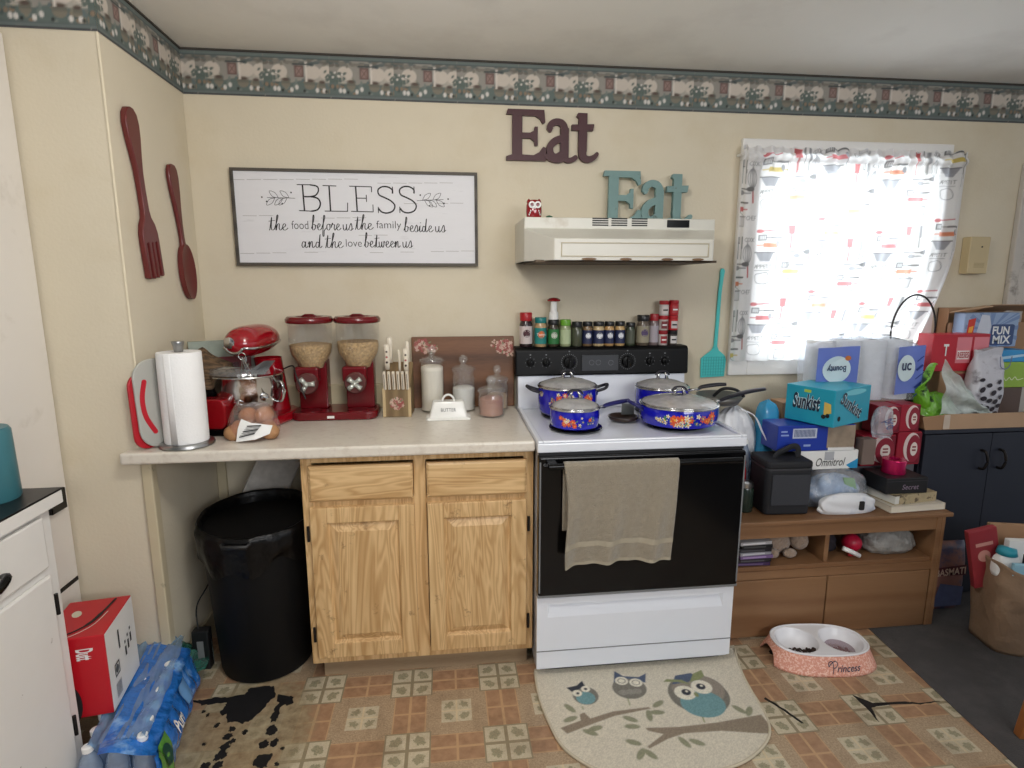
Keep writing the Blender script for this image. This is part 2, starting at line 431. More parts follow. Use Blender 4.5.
# ------------------------------------------------------------------ materials of the place
WALLC = (215, 205, 183)
m_wall = pm('cream_wall_paint', WALLC, .85, var=.03, vs=3, bmp=.35, bs=90, dirt=(202, 188, 158), dscale=2.5, dlo=.5, dhi=.9)
m_ceil = pm('ceiling_paint', (236, 235, 230), .9, var=.03, vs=2.2, bmp=.4, bs=40, dirt=(218, 216, 211), dscale=2.5, dlo=.5, dhi=.85)
m_white = pm('white_gloss_paint', (232, 230, 226), .38, var=.03, dirt=(190, 180, 165), dscale=9, dlo=.62, dhi=.8)
m_whitewall = pm('white_tall_panel_paint', (226, 221, 214), .45, var=.03, vs=3, dirt=(190, 182, 170), dscale=5, dlo=.6, dhi=.85)
m_trimdirty = pm('worn_cream_trim', (196, 184, 155), .6, var=.08, dirt=(90, 80, 66), dscale=14, dlo=.6, dhi=.72)
m_enamel = pm('white_stove_enamel', (228, 232, 240), .22, var=.015, coat=.3)
m_black = pm('black_gloss', (7, 7, 8), .16, var=.2)
m_black.node_tree.nodes['Principled BSDF'].inputs['Specular IOR Level'].default_value = .3
m_blackm = pm('black_matte_plastic', (22, 22, 24), .5, var=.15)
m_chrome = pm('polished_steel', (205, 205, 205), .14, metal=1, var=.04)
m_brush = pm('brushed_steel', (170, 170, 168), .33, metal=1, var=.1, scale=(1,1,20))
m_iron = pm('dark_iron', (38, 34, 32), .5, metal=.6, var=.2)
m_glass = film('clear_glass', (253,253,252), .03, .04, gloss=.20)
m_pane = film('window_glass', (250,252,252), .01, .02, gloss=.1)
m_film = film('clear_plastic_wrap', (244,247,252), .22, .14, 1.0, 20, .65)
m_bagw = film('white_plastic_bag_film', (232,234,238), 1.05, .3, .8, 16, .25)
m_oak = wood('light_oak', (222,188,138), (186,146,96), 'z', .42, 24, 14, .09, wear=(110,78,44), rings=100)
m_oakx = wood('light_oak_horizontal', (222,188,138), (186,146,96), 'x', .42, 24, 14, .09, wear=(120,86,50), rings=100)
m_tv = wood('brown_oak_laminate', (142,106,74), (126,90,60), 'x', .5, 18, 12, .06)
m_red = pm('red_gloss_enamel', (140, 10, 20), .16, var=.06, coat=.5)
m_dred = pm('dark_red_plastic', (104, 10, 20), .22, var=.08, coat=.25)
m_counter = pm('speckled_laminate', (218, 211, 199), .28, var=.04, vs=90, dirt=(206,197,184), dscale=40, dlo=.5, dhi=.7)
m_card = pm('brown_cardboard', (168, 132, 100), .8, var=.06, bmp=.2, bs=40)
m_steelgrey = pm('grey_plastic', (120, 122, 124), .4)
m_print = printed('printed_paper', .6)
m_ink = pm('black_ink', (28, 27, 28), .7)
m_whitep = pm('white_paper', (235, 235, 233), .6, var=.03)

def floor_material():
    m, t, b = newmat('patterned_vinyl')
    tc = t.nodes.new('ShaderNodeTexCoord'); sp = t.nodes.new('ShaderNodeSeparateXYZ'); t.links.new(tc.outputs['Object'], sp.inputs[0])
    X = Nd(t, sp.outputs[0]); Yv = Nd(t, sp.outputs[1]); P = .32
    du = (((X+.14)*(1/P))+.5).frac()-.5; dv = (((Yv+.635)*(1/P))+.5).frac()-.5
    au, av = du.abs(), dv.abs()
    co = tc.outputs['Object']
    fine = noise(t, co, 170, 4, .7); mid = noise(t, co, 30, 4, .6); big = noise(t, co, 3.2, 3)
    spk = mix(t, s2l((146,124,100)), s2l((186,164,136)), ramp(t, fine, .35, .65))
    brick = mix(t, s2l((146,112,86)), s2l((174,138,108)), ramp(t, mid, .3, .7))
    cream = mix(t, s2l((202,192,168)), s2l((180,168,142)), ramp(t, fine, .35, .7))
    grout = mix(t, s2l((150,138,112)), s2l((136,124,100)), fine.s)
    blight = mix(t, s2l((196,162,124)), s2l((176,142,108)), fine.s)
    leafc = mix(t, s2l((128,124,100)), s2l((160,152,124)), ramp(t, fine, .4, .6))
    c = spk
    # bricks running between the four-tile clusters
    inh = av.lt(.175)*au.gt(.225); hb = inh
    gap = (au-.5).abs().lt(.012).mx(av.lt(.014)).mx((av-.162).gt(0)).mx((au-.236).lt(0))
    c = mix(t, c, mix(t, brick, blight, gap), hb)
    inv_ = au.lt(.175)*av.gt(.225)
    gap2 = (av-.5).abs().lt(.012).mx(au.lt(.014)).mx((au-.162).gt(0)).mx((av-.236).lt(0))
    c = mix(t, c, mix(t, brick, blight, gap2), inv_)
    # cluster of four cream tiles with a leaf print
    clus = au.lt(.235)*av.lt(.235)
    g3 = au.lt(.018).mx(av.lt(.018)).mx(au.gt(.218)).mx(av.gt(.218))
    def leaf(a, bb, cx, r):
        p = (a-cx); q = (bb-cx)
        s_ = (p+q); d_ = (p-q)
        rr = ((s_*s_)*1.0+(d_*d_)*.55).op('SQRT')
        ang = p.op('ARCTAN2', q); w_ = (ang*5).op('SINE')*.009
        return (rr+w_+((fine-.5)*.11)+((mid-.5)*.08)).lt(r)
    tile = mix(t, cream, leafc, leaf(au, av, .118, .068)*.9)
    c = mix(t, c, mix(t, tile, grout, g3), clus)
    # single pale tile with four leaf sprigs
    bu, bv = (au-.5).abs(), (av-.5).abs()
    sing = bu.lt(.163)*bv.lt(.163)
    t2 = mix(t, cream, leafc, leaf(bu, bv, .082, .056)*.9)
    t2 = mix(t, t2, s2l((206,190,158)), bu.lt(.01).mx(bv.lt(.01)))
    c = mix(t, c, t2, sing)
    # wear and grime
    c = mix(t, c, s2l((104,82,62)), ramp(t, noise(t, co, 6, 6, .7), .48, .72)*.5)
    # scuffed-through backing next to the trash can
    ex = (X+1.0).abs(); ey = (Yv+.83).abs()
    zone = ramp(t, ((ex*4.2).op('POWER', 2)+(ey*3.2).op('POWER', 2)+(mid-.5)*.9), 1.0, .65)
    c = mix(t, c, mix(t, s2l((168,154,124)), s2l((122,106,80)), ramp(t, mid, .35, .65)), zone*.75)
    t.links.new(c, b.inputs['Base Color']); b.inputs['Roughness'].default_value = .42
    bump(t, b, g3*clus*-1+(fine*.4), .15, .002)
    return m
m_floor = floor_material()
m_carpet = pm('charcoal_carpet', (50, 46, 46), .95, var=.35, vs=160, bmp=.8, bs=300, sheen=.2, dirt=(78,72,70), dscale=9, dlo=.45, dhi=.9)

# ------------------------------------------------------------------ room shell
ZC = 2.368; ZB = 2.199
fl = MB(); fl.prism([(-2.6,.12),(1.52,.12),(1.465,-.54),(1.402,-1.226),(1.13,-4.2),(-2.6,-4.2)], -.05, 0)
floor = struct(fl, 'floor', m_floor)
cf = MB(); cf.prism([(1.52,.12),(4.2,.12),(4.2,-4.2),(1.13,-4.2),(1.402,-1.226),(1.465,-.54)], -.05, .003)
struct(cf, 'floor', m_carpet)
# places where the vinyl is torn away down to the black backing
m_back = pm('black_floor_backing', (16, 15, 18), .6, var=.3, vs=40)
pt = MB(); rnd = random.Random(3)
def blob(poly, jit=.004):
    out = []
    for i in range(len(poly)):
        a, b_ = poly[i], poly[(i+1) % len(poly)]
        for q in range(4):
            tt = q/4; out.append((a[0]+(b_[0]-a[0])*tt+rnd.uniform(-jit, jit), a[1]+(b_[1]-a[1])*tt+rnd.uniform(-jit, jit)))
    pt.prism(out, 0, .0012)
blob([(-1.23,-.64),(-1.197,-.641),(-1.161,-.634),(-1.113,-.636),(-1.056,-.632),(-1.05,-.594),(-.999,-.594),(-.968,-.598),(-.943,-.652),(-.963,-.685),(-.978,-.731),(-.996,-.762),(-1.018,-.775),(-1.041,-.763),(-1.07,-.76),(-1.089,-.718),(-1.098,-.73),(-1.113,-.709),(-1.106,-.683),(-1.106,-.662),(-1.15,-.664),(-1.187,-.668)])
blob([(-.94,-.64),(-.885,-.66),(-.874,-.696),(-.892,-.701),(-.908,-.70),(-.907,-.753),(-.909,-.778),(-.928,-.776),(-.93,-.737),(-.925,-.69)], .005)
for (x, y), r in zip([(-.912,-.816),(-.918,-.875),(-.888,-.872),(-.902,-.943),(-1.044,-.794),(-1.046,-.827),(-1.025,-.85),(-1.039,-.872),(-1.04,-.905),(-1.072,-.942),(-1.035,-.946),(-1.111,-.852),(-.997,-.815),(-1.099,-.772),(-.854,-.899),(-.857,-.959),(-.90,-.99),(-.93,-1.02),(-1.06,-.99),(-1.10,-1.0),(-1.0,-1.04),(-1.15,-.72),(-1.17,-.70)],
                     [.022,.017,.017,.03,.012,.014,.011,.018,.02,.016,.018,.006,.01,.01,.006,.008,.02,.012,.02,.015,.01,.006,.006]):
    blob([(x+cos(a)*r*rnd.uniform(.6,1.15), y+sin(a)*r*rnd.uniform(.7,1.4)) for a in [i*pi/4 for i in range(8)]], .003)
blob([(1.117,-.883),(1.159,-.931),(1.282,-.938),(1.32,-.948),(1.407,-.949),(1.325,-.956),(1.273,-.947),(1.165,-.945),(1.14,-.952),(1.116,-1.016),(1.121,-.965)], .002)
blob([(.80,-.86),(.835,-.925),(.86,-.99),(.853,-.99),(.828,-.93),(.792,-.865)], .002)
blob([(.965,-.60),(1.02,-.655),(.985,-.66),(.95,-.63)], .006)
tp = pt.build('torn_patch', m_back, floor)

ce = MB().box(-2.6, -4.2, ZC, 4.2, .12, ZC+.08); struct(ce, 'ceiling', m_ceil)
# back wall with the window opening
WX0, WX1, WZ0, WZ1 = 1.10, 1.965, 1.115, 2.005
bw = MB()
for a in ((-2.6,0,0,WX0,.12,ZC), (WX1,0,0,4.2,.12,ZC), (WX0,0,0,WX1,.12,WZ0), (WX0,0,WZ1,WX1,.12,ZC)): bw.box(*a)
struct(bw, 'wall_back', m_wall)
lw = MB().prism([(-1.324,0),(-1.324,-.58),(-2.6,-.58),(-2.6,0)], 0, ZC); struct(lw, 'wall_left', m_wall, bevel=.006)
# corner beads and the strips under the counter
struct(MB().box(-1.3285,-.5845,.93,-1.3205,-.5765,ZB), 'trim_4', pm('pale_corner_bead', (224,213,188), .8), bevel=.003)
struct(MB().box(-1.338,-.594,0,-1.304,-.556,.873), 'trim_5', m_trimdirty, bevel=.004)
struct(MB().box(-1.322,-.02,.10,-1.285,-.001,.873), 'trim_6', m_trimdirty, bevel=.003)
struct(MB().box(-1.3235,-.55,0,-1.312,-.001,.09).box(-1.312,-.012,0,-.83,-.0005,.09), 'baseboard_left', m_trimdirty, bevel=.003)
# casing at the right edge of the picture, with a grubby run of paint
struct(MB().box(2.425,-.03,0,2.47,-.001,2.02).box(2.47,-.022,0,2.62,-.001,2.02), 'trim_7', pm('chalky_white_casing', (196,190,182), .7, var=.06, dirt=(120,112,104), dscale=12, dlo=.58, dhi=.75), bevel=.006)

# --- wallpaper border: a printed strip of baskets, jars and greenery
def border_tile():
    I = Img(.257, .169, .0042, (150,146,138))
    g = random.Random(5)
    for x, y, rx, ry in ((.03,.045,.05,.04),(.09,.03,.03,.03),(.15,.035,.06,.03),(.22,.045,.05,.05),(.257,.04,.04,.035),(.0,.05,.05,.04)):
        I.ell(x, y, rx, ry, (98,110,106))
    for _ in range(46):
        x, y = g.uniform(0,.257), g.uniform(.02,.08); I.ell(x, y, g.uniform(.004,.011), g.uniform(.004,.010), g.choice([(118,128,122),(78,90,88),(132,128,112),(100,112,112),(140,120,100)]))
    for x in (.06, .19, .245):                       # pale arched scene openings
        I.ell(x, .098, .030, .026, (204,194,182)); I.rect(x-.028, .06, x+.028, .098, (202,192,180), .6)
    for _ in range(60):
        x = g.uniform(0,.257); I.ell(x, g.uniform(.125,.148), g.uniform(.005,.014), g.uniform(.003,.008), g.choice([(112,108,100),(98,106,104),(128,124,114),(84,94,92)]))
    for x in (.018, .035, .05, .008, .247):
        for _ in range(7): I.ell(x+g.uniform(-.012,.012), .085+g.uniform(-.018,.018), .007, .004, (92,104,98), g.uniform(0,3)); 
    for x, y in ((.02,.10),(.033,.088),(.012,.083),(.048,.093)): I.ell(x, y, .004, .004, (222,214,206))
    for x, y, s_ in ((.083,.052,.017),(.176,.05,.021),(.225,.046,.013)):      # baskets
        I.ell(x, y, s_, s_*.85, (128,122,108)); I.rect(x-s_, y, x+s_, y+.012, (110,108,98)); I.ell(x, y+.016, s_*.9, .006, (92,78,70))
    I.rect(.118, .078, .154, .122, (112,90,86)); I.rect(.124, .084, .148, .116, (150,124,116)); I.line([(.124,.084),(.148,.116)], .003, (112,90,86)); I.line([(.124,.116),(.148,.084)], .003, (112,90,86))
    I.rect(.160, .062, .168, .135, (216,208,198)); I.rect(.112, .124, .19, .129, (62,72,74))
    for x, y in ((.04,.033),(.055,.032),(.105,.03),(.205,.031),(.232,.03),(.125,.04)):   # white jars
        I.ell(x, y, .0065, .009, (214,210,204))
    for x in (.07,.155,.24): I.ell(x, .027, .005, .006, (48,52,50))
    I.rect(0, .0, .257, .007, (64,64,68)); I.rect(0, .007, .257, .019, (104,114,112)); I.rect(0, .0175, .257, .0195, (70,76,80))
    I.rect(0, .146, .257, .161, (108,120,116)); I.rect(0, .161, .257, .169, (66,68,72)); I.rect(0,.146,.257,.149,(78,86,88))
    return I
bt = border_tile()
m_border = printed('printed_wallpaper', .75)
def border(name, length, fn, off=0.0):
    I = Img(length, .169, .0042, (0,0,0)); n = bt.nx
    idx = ((np.arange(I.nx+1)+int(off/.0042)) % n)
    I.a = bt.a[:, idx, :][:I.ny+1]
    o = I.sheet(name, m_border, fn); o['kind'] = 'structure'; return o
border('trim_1', 4.0, lambda x, y: (-1.3225+x, -.0015, ZB+y), .205)
border('trim_2', .578, lambda x, y: (-1.3225, -.58+x, ZB+y), .02)
border('trim_3', 1.2, lambda x, y: (-2.5225+x, -.5815, ZB+y), .1)
struct(MB().box(-1.3225,-.008,ZC-.006,4.0,-.001,ZC).box(-1.3225,-.58,ZC-.006,-1.3165,0,ZC).box(-2.5,-.589,ZC-.006,-1.3165,-.582,ZC), 'trim_8', pm('dark_gap_line', (70,66,60), .9))

# --- window
wm = MB()
for a in ((1.013,-.022,2.0,2.044,0,2.092), (1.013,-.022,1.03,1.105,0,2.0), (1.96,-.022,1.03,2.044,0,2.0), (1.105,-.022,1.03,1.96,0,1.115)): wm.box(*a)
win = struct(wm, 'window_1', m_white, bevel=.004)
sm = MB()
for z0, z1, y in ((WZ0, 1.57, .05), (1.545, WZ1, .075)):
    sm.box(WX0,y,z0,WX0+.045,y+.025,z1).box(WX1-.045,y,z0,WX1,y+.025,z1).box(WX0,y,z0,WX1,y+.025,z0+.045).box(WX0,y,z1-.04,WX1,y+.025,z1)
sm.build('window_sash', m_white, win, bevel=.003)
MB().box(WX0,.0,WZ0-.012,WX1,.05,WZ0+.004).build('window_sill', m_white, win, bevel=.003)
MB().box(WX0+.04,.062,WZ0+.04,WX1-.04,.065,1.54).box(WX0+.04,.087,1.58,WX1-.04,.09,WZ1-.035).build('window_pane', m_pane, win)

# --- curtain with printed kitchen tools
def curtain_print():
    W, H = 1.13, 1.0
    I = Img(W, H, .0032, (246,246,248))
    K=(58,58,64); G=(128,130,138); R=(196,30,48)
    def spat(x,y,c,l=.10,rot=0):
        f=lambda a,b:(x+a*cos(rot)-b*sin(rot), y+a*sin(rot)+b*cos(rot))
        I.line([f(0,0),f(0,l*.6)],.0055,c); I.poly([f(-.010,l*.6),f(.010,l*.6),f(.013,l),f(-.013,l)],c)
    def tool(x,y,c,l=.11):      # horizontal slotted spatula
        I.rect(x,y-.014,x+.03,y+.014,c); I.rect(x+.006,y-.009,x+.026,y+.009,(225,226,230))
        for q in range(3): I.rect(x+.009+q*.006,y-.009,x+.011+q*.006,y+.009,c)
        I.line([(x+.03,y),(x+.06,y)],.004,c); I.line([(x+.06,y),(x+l,y)],.008,c)
    def spoonh(x,y,c,l=.12,fl=1):
        I.ell(x+(l if fl>0 else 0),y,.018,.011,c); I.line([(x,y),(x+l,y)],.0055,c)
    def pin(x,y,c):
        I.rect(x+.02,y-.010,x+.09,y+.010,c); I.line([(x,y),(x+.11,y)],.005,c)
    def whisk(x,y,l=.15,rot=0):
        f=lambda a,b:(x+a*cos(rot)-b*sin(rot), y+a*sin(rot)+b*cos(rot))
        I.line([f(0,0),f(0,l*.45)],.008,R)
        for w_ in (.020,.011,.003): 
            c=f(0,l*.72); I.ell(c[0],c[1],w_,l*.27,G,rot,1,.0030)
    def forkk(x,y,c,l=.11):
        I.line([(x,y),(x,y+l)],.004,c)
        for q in (-.006,0,.006): I.line([(x+q,y+l*.72),(x+q,y+l)],.0025,c)
        I.line([(x-.006,y+l*.72),(x+.006,y+l*.72)],.003,c)
        I.line([(x+.022,y),(x+.022,y+l*.5)],.004,c); I.line([(x+.024,y+l*.5),(x+.024,y+l)],.009,G)
    def potp(x,y):
        I.rect(x-.028,y,x+.028,y+.042,(222,223,228)); I.line([(x-.028,y+.042),(x-.028,y),(x+.028,y),(x+.028,y+.042),(x-.028,y+.042)],.0025,G)
        I.line([(x-.034,y+.045),(x+.034,y+.045)],.004,G); I.line([(x-.025,y+.048),(x,y+.062),(x+.025,y+.048)],.0025,G); I.ell(x,y+.066,.005,.004,G)
    def bowl(x,y):
        I.poly([(x-.04,y+.02),(x+.04,y+.02),(x+.022,y-.02),(x-.022,y-.02)],(150,152,164)); I.line([(x-.046,y+.021),(x+.046,y+.021)],.005,K)
    def cup(x,y):
        I.line(sp2([(x-.025,y+.04),(x+.02,y+.045),(x+.03,y),(x-.02,y-.004),(x-.03,y+.03),(x-.025,y+.04)],4),.0028,G)
    px, py = .30, .345
    for jx in range(-1, 4):
        for jy in range(-1, 3):
            ox = -.06+jx*px; oy = .04+jy*py+(.06 if jx % 2 else 0)
            spat(ox+.03, oy+.10, R, .105); forkk(ox+.062, oy+.105, K, .10)
            whisk(ox+.125, oy+.02, .15, .08); I.write('COOK', ox+.10, oy+.185, .018, G)
            spoonh(ox+.02, oy+.08, K, .09); spoonh(ox+.06, oy+.062, G, .05, -1)
            bowl(ox+.205, oy+.115); I.write('APPETIT', ox+.165, oy+.062, .016, K, adv=.66); I.rect(ox+.165,oy+.05,ox+.235,oy+.0525,G)
            cup(ox+.20, oy-.005); tool(ox+.17, oy+.205, K); pin(ox+.17, oy+.17, (R,(226,120,60),(214,190,70))[(jx+jy) % 3])
            I.ell(ox+.175, oy+.235, .014,.009,R); I.line([(ox+.175,oy+.235),(ox+.25,oy+.24)],.005,R)
            potp(ox+.06, oy+.255); I.write('CHEF', ox+.10, oy+.285, .018, G); I.write('EAT', ox+.01, oy+.232, .014, K)
            tool(ox+.0, oy+.018, K, .1); pin(ox-.01, oy-.012, ((214,190,70),R,(226,120,60))[(jx+2*jy) % 3]); I.line([(ox+.262,oy+.05),(ox+.262,oy+.17)],.004,G); I.ell(ox+.262,oy+.18,.008,.014,G)
            I.line([(ox+.28,oy+.09),(ox+.28,oy+.2)],.003,K)
    return I
m_curtain = printed('printed_thin_cotton', .85, transl=.62)
CI = curtain_print()
def curtain_map(a, b):
    u, v = a/1.13, b/1.0
    z = 1.105+v*.945
    xl = .995-.0*v; 
    xr = 2.085 if v > .55 else 2.085-.19*((.55-v)/.55)**1.4
    x = xl+u*(xr-xl)
    top = max(0, (v-.93)/.07)
    y = -.058-.010*sin(u*46+1.2*sin(v*2.2))*(1-.5*v)-.006*sin(u*97+2)-.006*sin(u*150+3*sin(u*9))*(1 if v > .9 else .25)
    if v > .935: y -= .012*sin(min(1,(v-.935)/.04)*pi)
    z += .006*sin(u*120)*top
    if v < .5: y -= .012*(.5-v)*sin(u*7)
    ed = max(0, (u-.93)/.07); y += .0*ed
    return (x, y, z)
cur = thing('curtain', 'white cotton curtain printed with grey and red kitchen tools, drawn over the window', 'curtain', (0,0,0))
cs = CI.sheet('curtain_fabric', m_curtain, curtain_map, cur)
MB().tube([(1.004,-.045,2.022),(1.5,-.045,2.022),(2.085,-.045,2.016)], .007, 10).tube([(1.004,-.045,2.022),(1.004,0,2.022)], .007, 8).tube([(2.085,-.045,2.016),(2.085,0,2.016)], .007, 8).build('curtain_rod', m_white, cur, smooth=60)

# ================================================================== counter run
ct = thing('countertop', 'long speckled off-white laminate countertop with a low cream backsplash', 'countertop')
top = MB().prism([(-1.377,-.64),(-.004,-.64),(-.004,-.002),(-1.322,-.002),(-1.322,-.584),(-1.377,-.584)], .874, .914).build('slab', m_counter, ct, bevel=.009, seg=3)
MB().box(-1.322,-.022,.914,-.004,-.002,1.022).build('backsplash', pm('cream_painted_backsplash', (206,194,162), .6, var=.03), ct, bevel=.004)

def raised_panel(mb, x0, z0, x1, z1, y, fr=.058):
    """frame-and-panel front lying in the xz plane, face towards -y at y"""
    mb.box(x0, y, z0, x0+fr, y+.019, z1).box(x1-fr, y, z0, x1, y+.019, z1)
    mb.box(x0+fr, y, z0, x1-fr, y+.019, z0+fr).box(x0+fr, y, z1-fr, x1-fr, y+.019, z1)
    a, b, c, d = x0+fr, z0+fr, x1-fr, z1-fr; g = .006; s_ = .028
    v = []
    for inset, yy in ((0, y+.004), (g, y+.015), (g+s_, y+.002)):
        v += [(a+inset,yy,b+inset),(c-inset,yy,b+inset),(c-inset,yy,d-inset),(a+inset,yy,d-inset)]
    f = [(8,9,10,11)]
    for q in (0, 4):
        for i in range(4): f.append((q+i, q+(i+1) % 4, q+4+(i+1) % 4, q+4+i))
    mb.add(v, f)

bc = thing('base_cabinet', 'light oak base cabinet with two drawers above two raised-panel doors', 'cabinet', (-.413, -.30, 0))
X = lambda x: x+.413
m = MB()
y0, y1 = -.59+.30, -.01+.30
m.box(X(-.822), y0+.02, .075, X(-.806), y1, .873).box(X(-.02), y0+.02, .075, X(-.004), y1, .873).box(X(-.822), y0+.02, .075, X(-.004), y1, .09).box(X(-.822), y1-.01, .075, X(-.004), y1, .873)
m.build('carcass', m_oak, bc)
m = MB()     # face frame
for a in ((-.822,.075,-.785,.873), (-.435,.075,-.392,.873), (-.041,.075,-.004,.873)): m.box(X(a[0]), y0, a[1], X(a[2]), y0+.02, a[3])
for z0, z1 in ((.075,.112), (.682,.712), (.845,.873)):
    m.box(X(-.785), y0, z0, X(-.435), y0+.02, z1).box(X(-.392), y0, z0, X(-.041), y0+.02, z1)
m.build('face_frame', m_oak, bc, bevel=.0015)
MB().box(X(-.79), y0+.035, 0, X(-.02), y0+.05, .078).build('toe_kick', wood('dull_toe_kick', (158,136,108), (136,114,88), 'x', .7, 30, 2), bc)
for x0, x1 in ((-.795,-.437), (-.389,-.03)):
    m = MB(); a, b_, z0, z1 = X(x0), X(x1), .708, .838
    v = []
    for ins, yy in ((0, y0-.006), (0, y0-.014), (.009, y0-.021), ):
        v += [(a+ins,yy,z0+ins),(b_-ins,yy,z0+ins),(b_-ins,yy,z1-ins),(a+ins,yy,z1-ins)]
    f = [(8,9,10,11)]+[(q+i, q+(i+1) % 4, q+4+(i+1) % 4, q+4+i) for q in (0,4) for i in range(4)]
    m.add(v, f); m.box(a, y0-.007, z0, b_, y0, z1)
    m.build('drawer', m_oakx, bc)
for x0, x1, hx in ((-.797,-.434,-.806), (-.389,-.03,-.022)):
    m = MB(); raised_panel(m, X(x0), .105, X(x1), .686, y0-.019)
    d = m.build('door', m_oak, bc, bevel=.003)
    for z in (.20, .59):
        MB().tube([(X(hx)-0, y0-.012, z-.028),(X(hx), y0-.012, z+.028)], .005, 8).build('hinge', m_iron, d, smooth=60)

# ================================================================== trash can
tc = thing('trash_can', 'tall round black trash can with a black liner folded over its rim', 'trash can', (-1.032, -.415, 0))
def can_r(z): return .170+.036*z/.6
N_ = 40
m = MB(); m.lathe([(.15,0.0),(.164,.006),(.168,.02),(.200,.58)], n=N_); last_can = m.build('body', m_blackm, tc, smooth=40)
def rimz(a): return .622+.030*cos(2*a)*0+.018*sin(a)
m = MB()     # liner lip, wavy, folded over
def liner(u, v):
    a = u*2*pi; w_ = .004*sin(a*7)+.003*sin(a*17+1)
    P_ = [(.189,-.10),(.194,.0),(.198,.018),(.207,.020),(.215,.006),(.211+.006*sin(a*5),-.05-.012*sin(a*4)),(.206+.006*sin(a*9),-.115-.02*sin(a*3+1)-.02*sin(a*8))]
    q = v*(len(P_)-1); i = min(int(q), len(P_)-2); t = q-i
    r = P_[i][0]*(1-t)+P_[i+1][0]*t+(w_ if v > .5 else w_*.4); z = P_[i][1]*(1-t)+P_[i+1][1]*t
    return (r*cos(a)*(1.0), r*sin(a), .590+z+.016*sin(a)+.0*cos(a))
m.grid(liner, 72, 18, cu=True)
m.lathe([(0,.13),(.16,.16),(.19,.51)], n=N_, caps=False)
m_liner = pm('black_bin_liner', (7,7,8), .3, var=.2, bmp=.6, bs=18, bd=.01)
m_can = pm('black_bin_plastic', (8,8,9), .6, var=.15)
for _m in (m_liner, m_can): _m.node_tree.nodes['Principled BSDF'].inputs['Specular IOR Level'].default_value = .25
last_can.data.materials[0] = m_can
m.build('liner', m_liner, tc, smooth=180)
MB().tube([(-.055,-.216,.578),(-.05,-.230,.573),(.03,-.232,.573),(.036,-.216,.578)], .008, 8).build('handle', m_blackm, tc, smooth=60)
bx = thing('paper_packet', 'crumpled grey and white printed packet sticking up behind the trash can', 'packet', (-1.06,-.13,-.0))
MB().obox((0,0,.645),(.17,.05,.24),(0.1,.45,.2)).build('packet_body', pm('newsprint_grey', (186,182,176), .7, var=.35, vs=30, bmp=.4, bs=20), bx, bevel=.008)
MB().box(-.055,-.03,.0,.055,.03,.52).build('packet_base', m_card, bx, bevel=.004)
pb = thing('power_adapter', 'small black power adapter with a grey face on the floor left of the trash can', 'adapter', (-1.262,-.45,0))
MB().box(-.03,-.02,0,.03,.02,.16).build('adapter_body', m_blackm, pb, bevel=.004)
MB().box(-.012,-.0225,.05,.012,-.019,.12).build('face_plate', m_steelgrey, pb, bevel=.002)
MB().tube(smooth_path([(-.01,.0,.155),(-.02,.03,.24),(.0,.12,.30),(-.02,.3,.4),(-.02,.40,.5)]), .003, 6).build('cord', m_blackm, pb, smooth=60)

# ================================================================== stove
st = thing('stove', 'white electric coil stove with black oven door and black control panel', 'stove', (.382, -.34, 0))
X = lambda x: x-.382
Yy = lambda y: y+.34
MB().box(X(.004), Yy(-.645), .02, X(.76), Yy(-.03), .880).build('body', m_enamel, st, bevel=.004)
m = MB()    # cooktop with rolled front edge
m.box(X(-.002), Yy(-.672), .878, X(.766), Yy(-.03), .912)
m.box(X(-.002), Yy(-.672), .912, X(.018), Yy(-.03), .921).box(X(.746), Yy(-.672), .912, X(.766), Yy(-.03), .921).box(X(.018), Yy(-.672), .912, X(.746), Yy(-.650), .921)
m.build('cooktop', m_enamel, st, bevel=.006, seg=3)
m = MB().prism([(Yy(-.115),.912),(Yy(-.098),1.06),(Yy(-.095),1.064),(Yy(-.03),1.064),(Yy(-.03),.912)], X(.0), X(.766), 'yz'); m.build('back_riser', m_enamel, st, bevel=.005)
m = MB().prism([(Yy(-.112),1.058),(Yy(-.104),1.172),(Yy(-.092),1.184),(Yy(-.022),1.184),(Yy(-.022),1.058)], X(-.012), X(.776), 'yz')
m_panel = pm('satin_black_panel', (9,9,10), .4, var=.2)
m_panel.node_tree.nodes['Principled BSDF'].inputs['Specular IOR Level'].default_value = .2
cp = m.build('control_panel', m_panel, st, bevel=.008, seg=3)
m_dial = pm('faint_dial_print', (120,122,126), .5)
m_pgrey = pm('charcoal_display', (66,68,72), .3)
def facep(a, b, h): # slightly sloped panel face
    return (a, Yy(-.112)+(b-1.058)*(.008/.114)-h, b)
for x, r in ((.055,.016),(.125,.016),(.595,.016),(.665,.016),(.228,.026),(.492,.026)):
    z = 1.118
    m = MB(); c = facep(X(x), z, 0)
    m.lathe([(r,0),(r*.95,.014),(r*.55,.016)], c=c, n=20, rot=(pi/2,0,0))
    m.obox((c[0],c[1]-.016,c[2]),(r*.42,.016,r*1.9),(0,0,0))
    kb = m.build('knob', m_panel, st, bevel=.001)
    m = MB()
    for q in range(24):
        a = 2*pi*q/24
        if r > .02 or q % 3 == 0: m.disc((X(x)+cos(a)*r*1.35, z+sin(a)*r*1.35), .0018, .0018, lambda a_, b_: facep(a_, b_, .0008), 6)
    m.stroke([(X(x), z+.006), (X(x), z+r*.9)], .002, .0, .0, lambda a_, b_, h: (a_, facep(a_, b_, 0)[1]-.0245, b_))
    m.disc((X(x), z+r*1.35+.012), .004, .003, lambda a_, b_: facep(a_, b_, .0008), 8)
    m.build('dial_marks', m_dial, kb)
m = MB(); m.box(X(.284), facep(0,1.10,.003)[1], 1.078, X(.450), facep(0,1.1,-.01)[1], 1.148)
dp = m.build('clock_display', m_pgrey, st, bevel=.002)
m = MB()
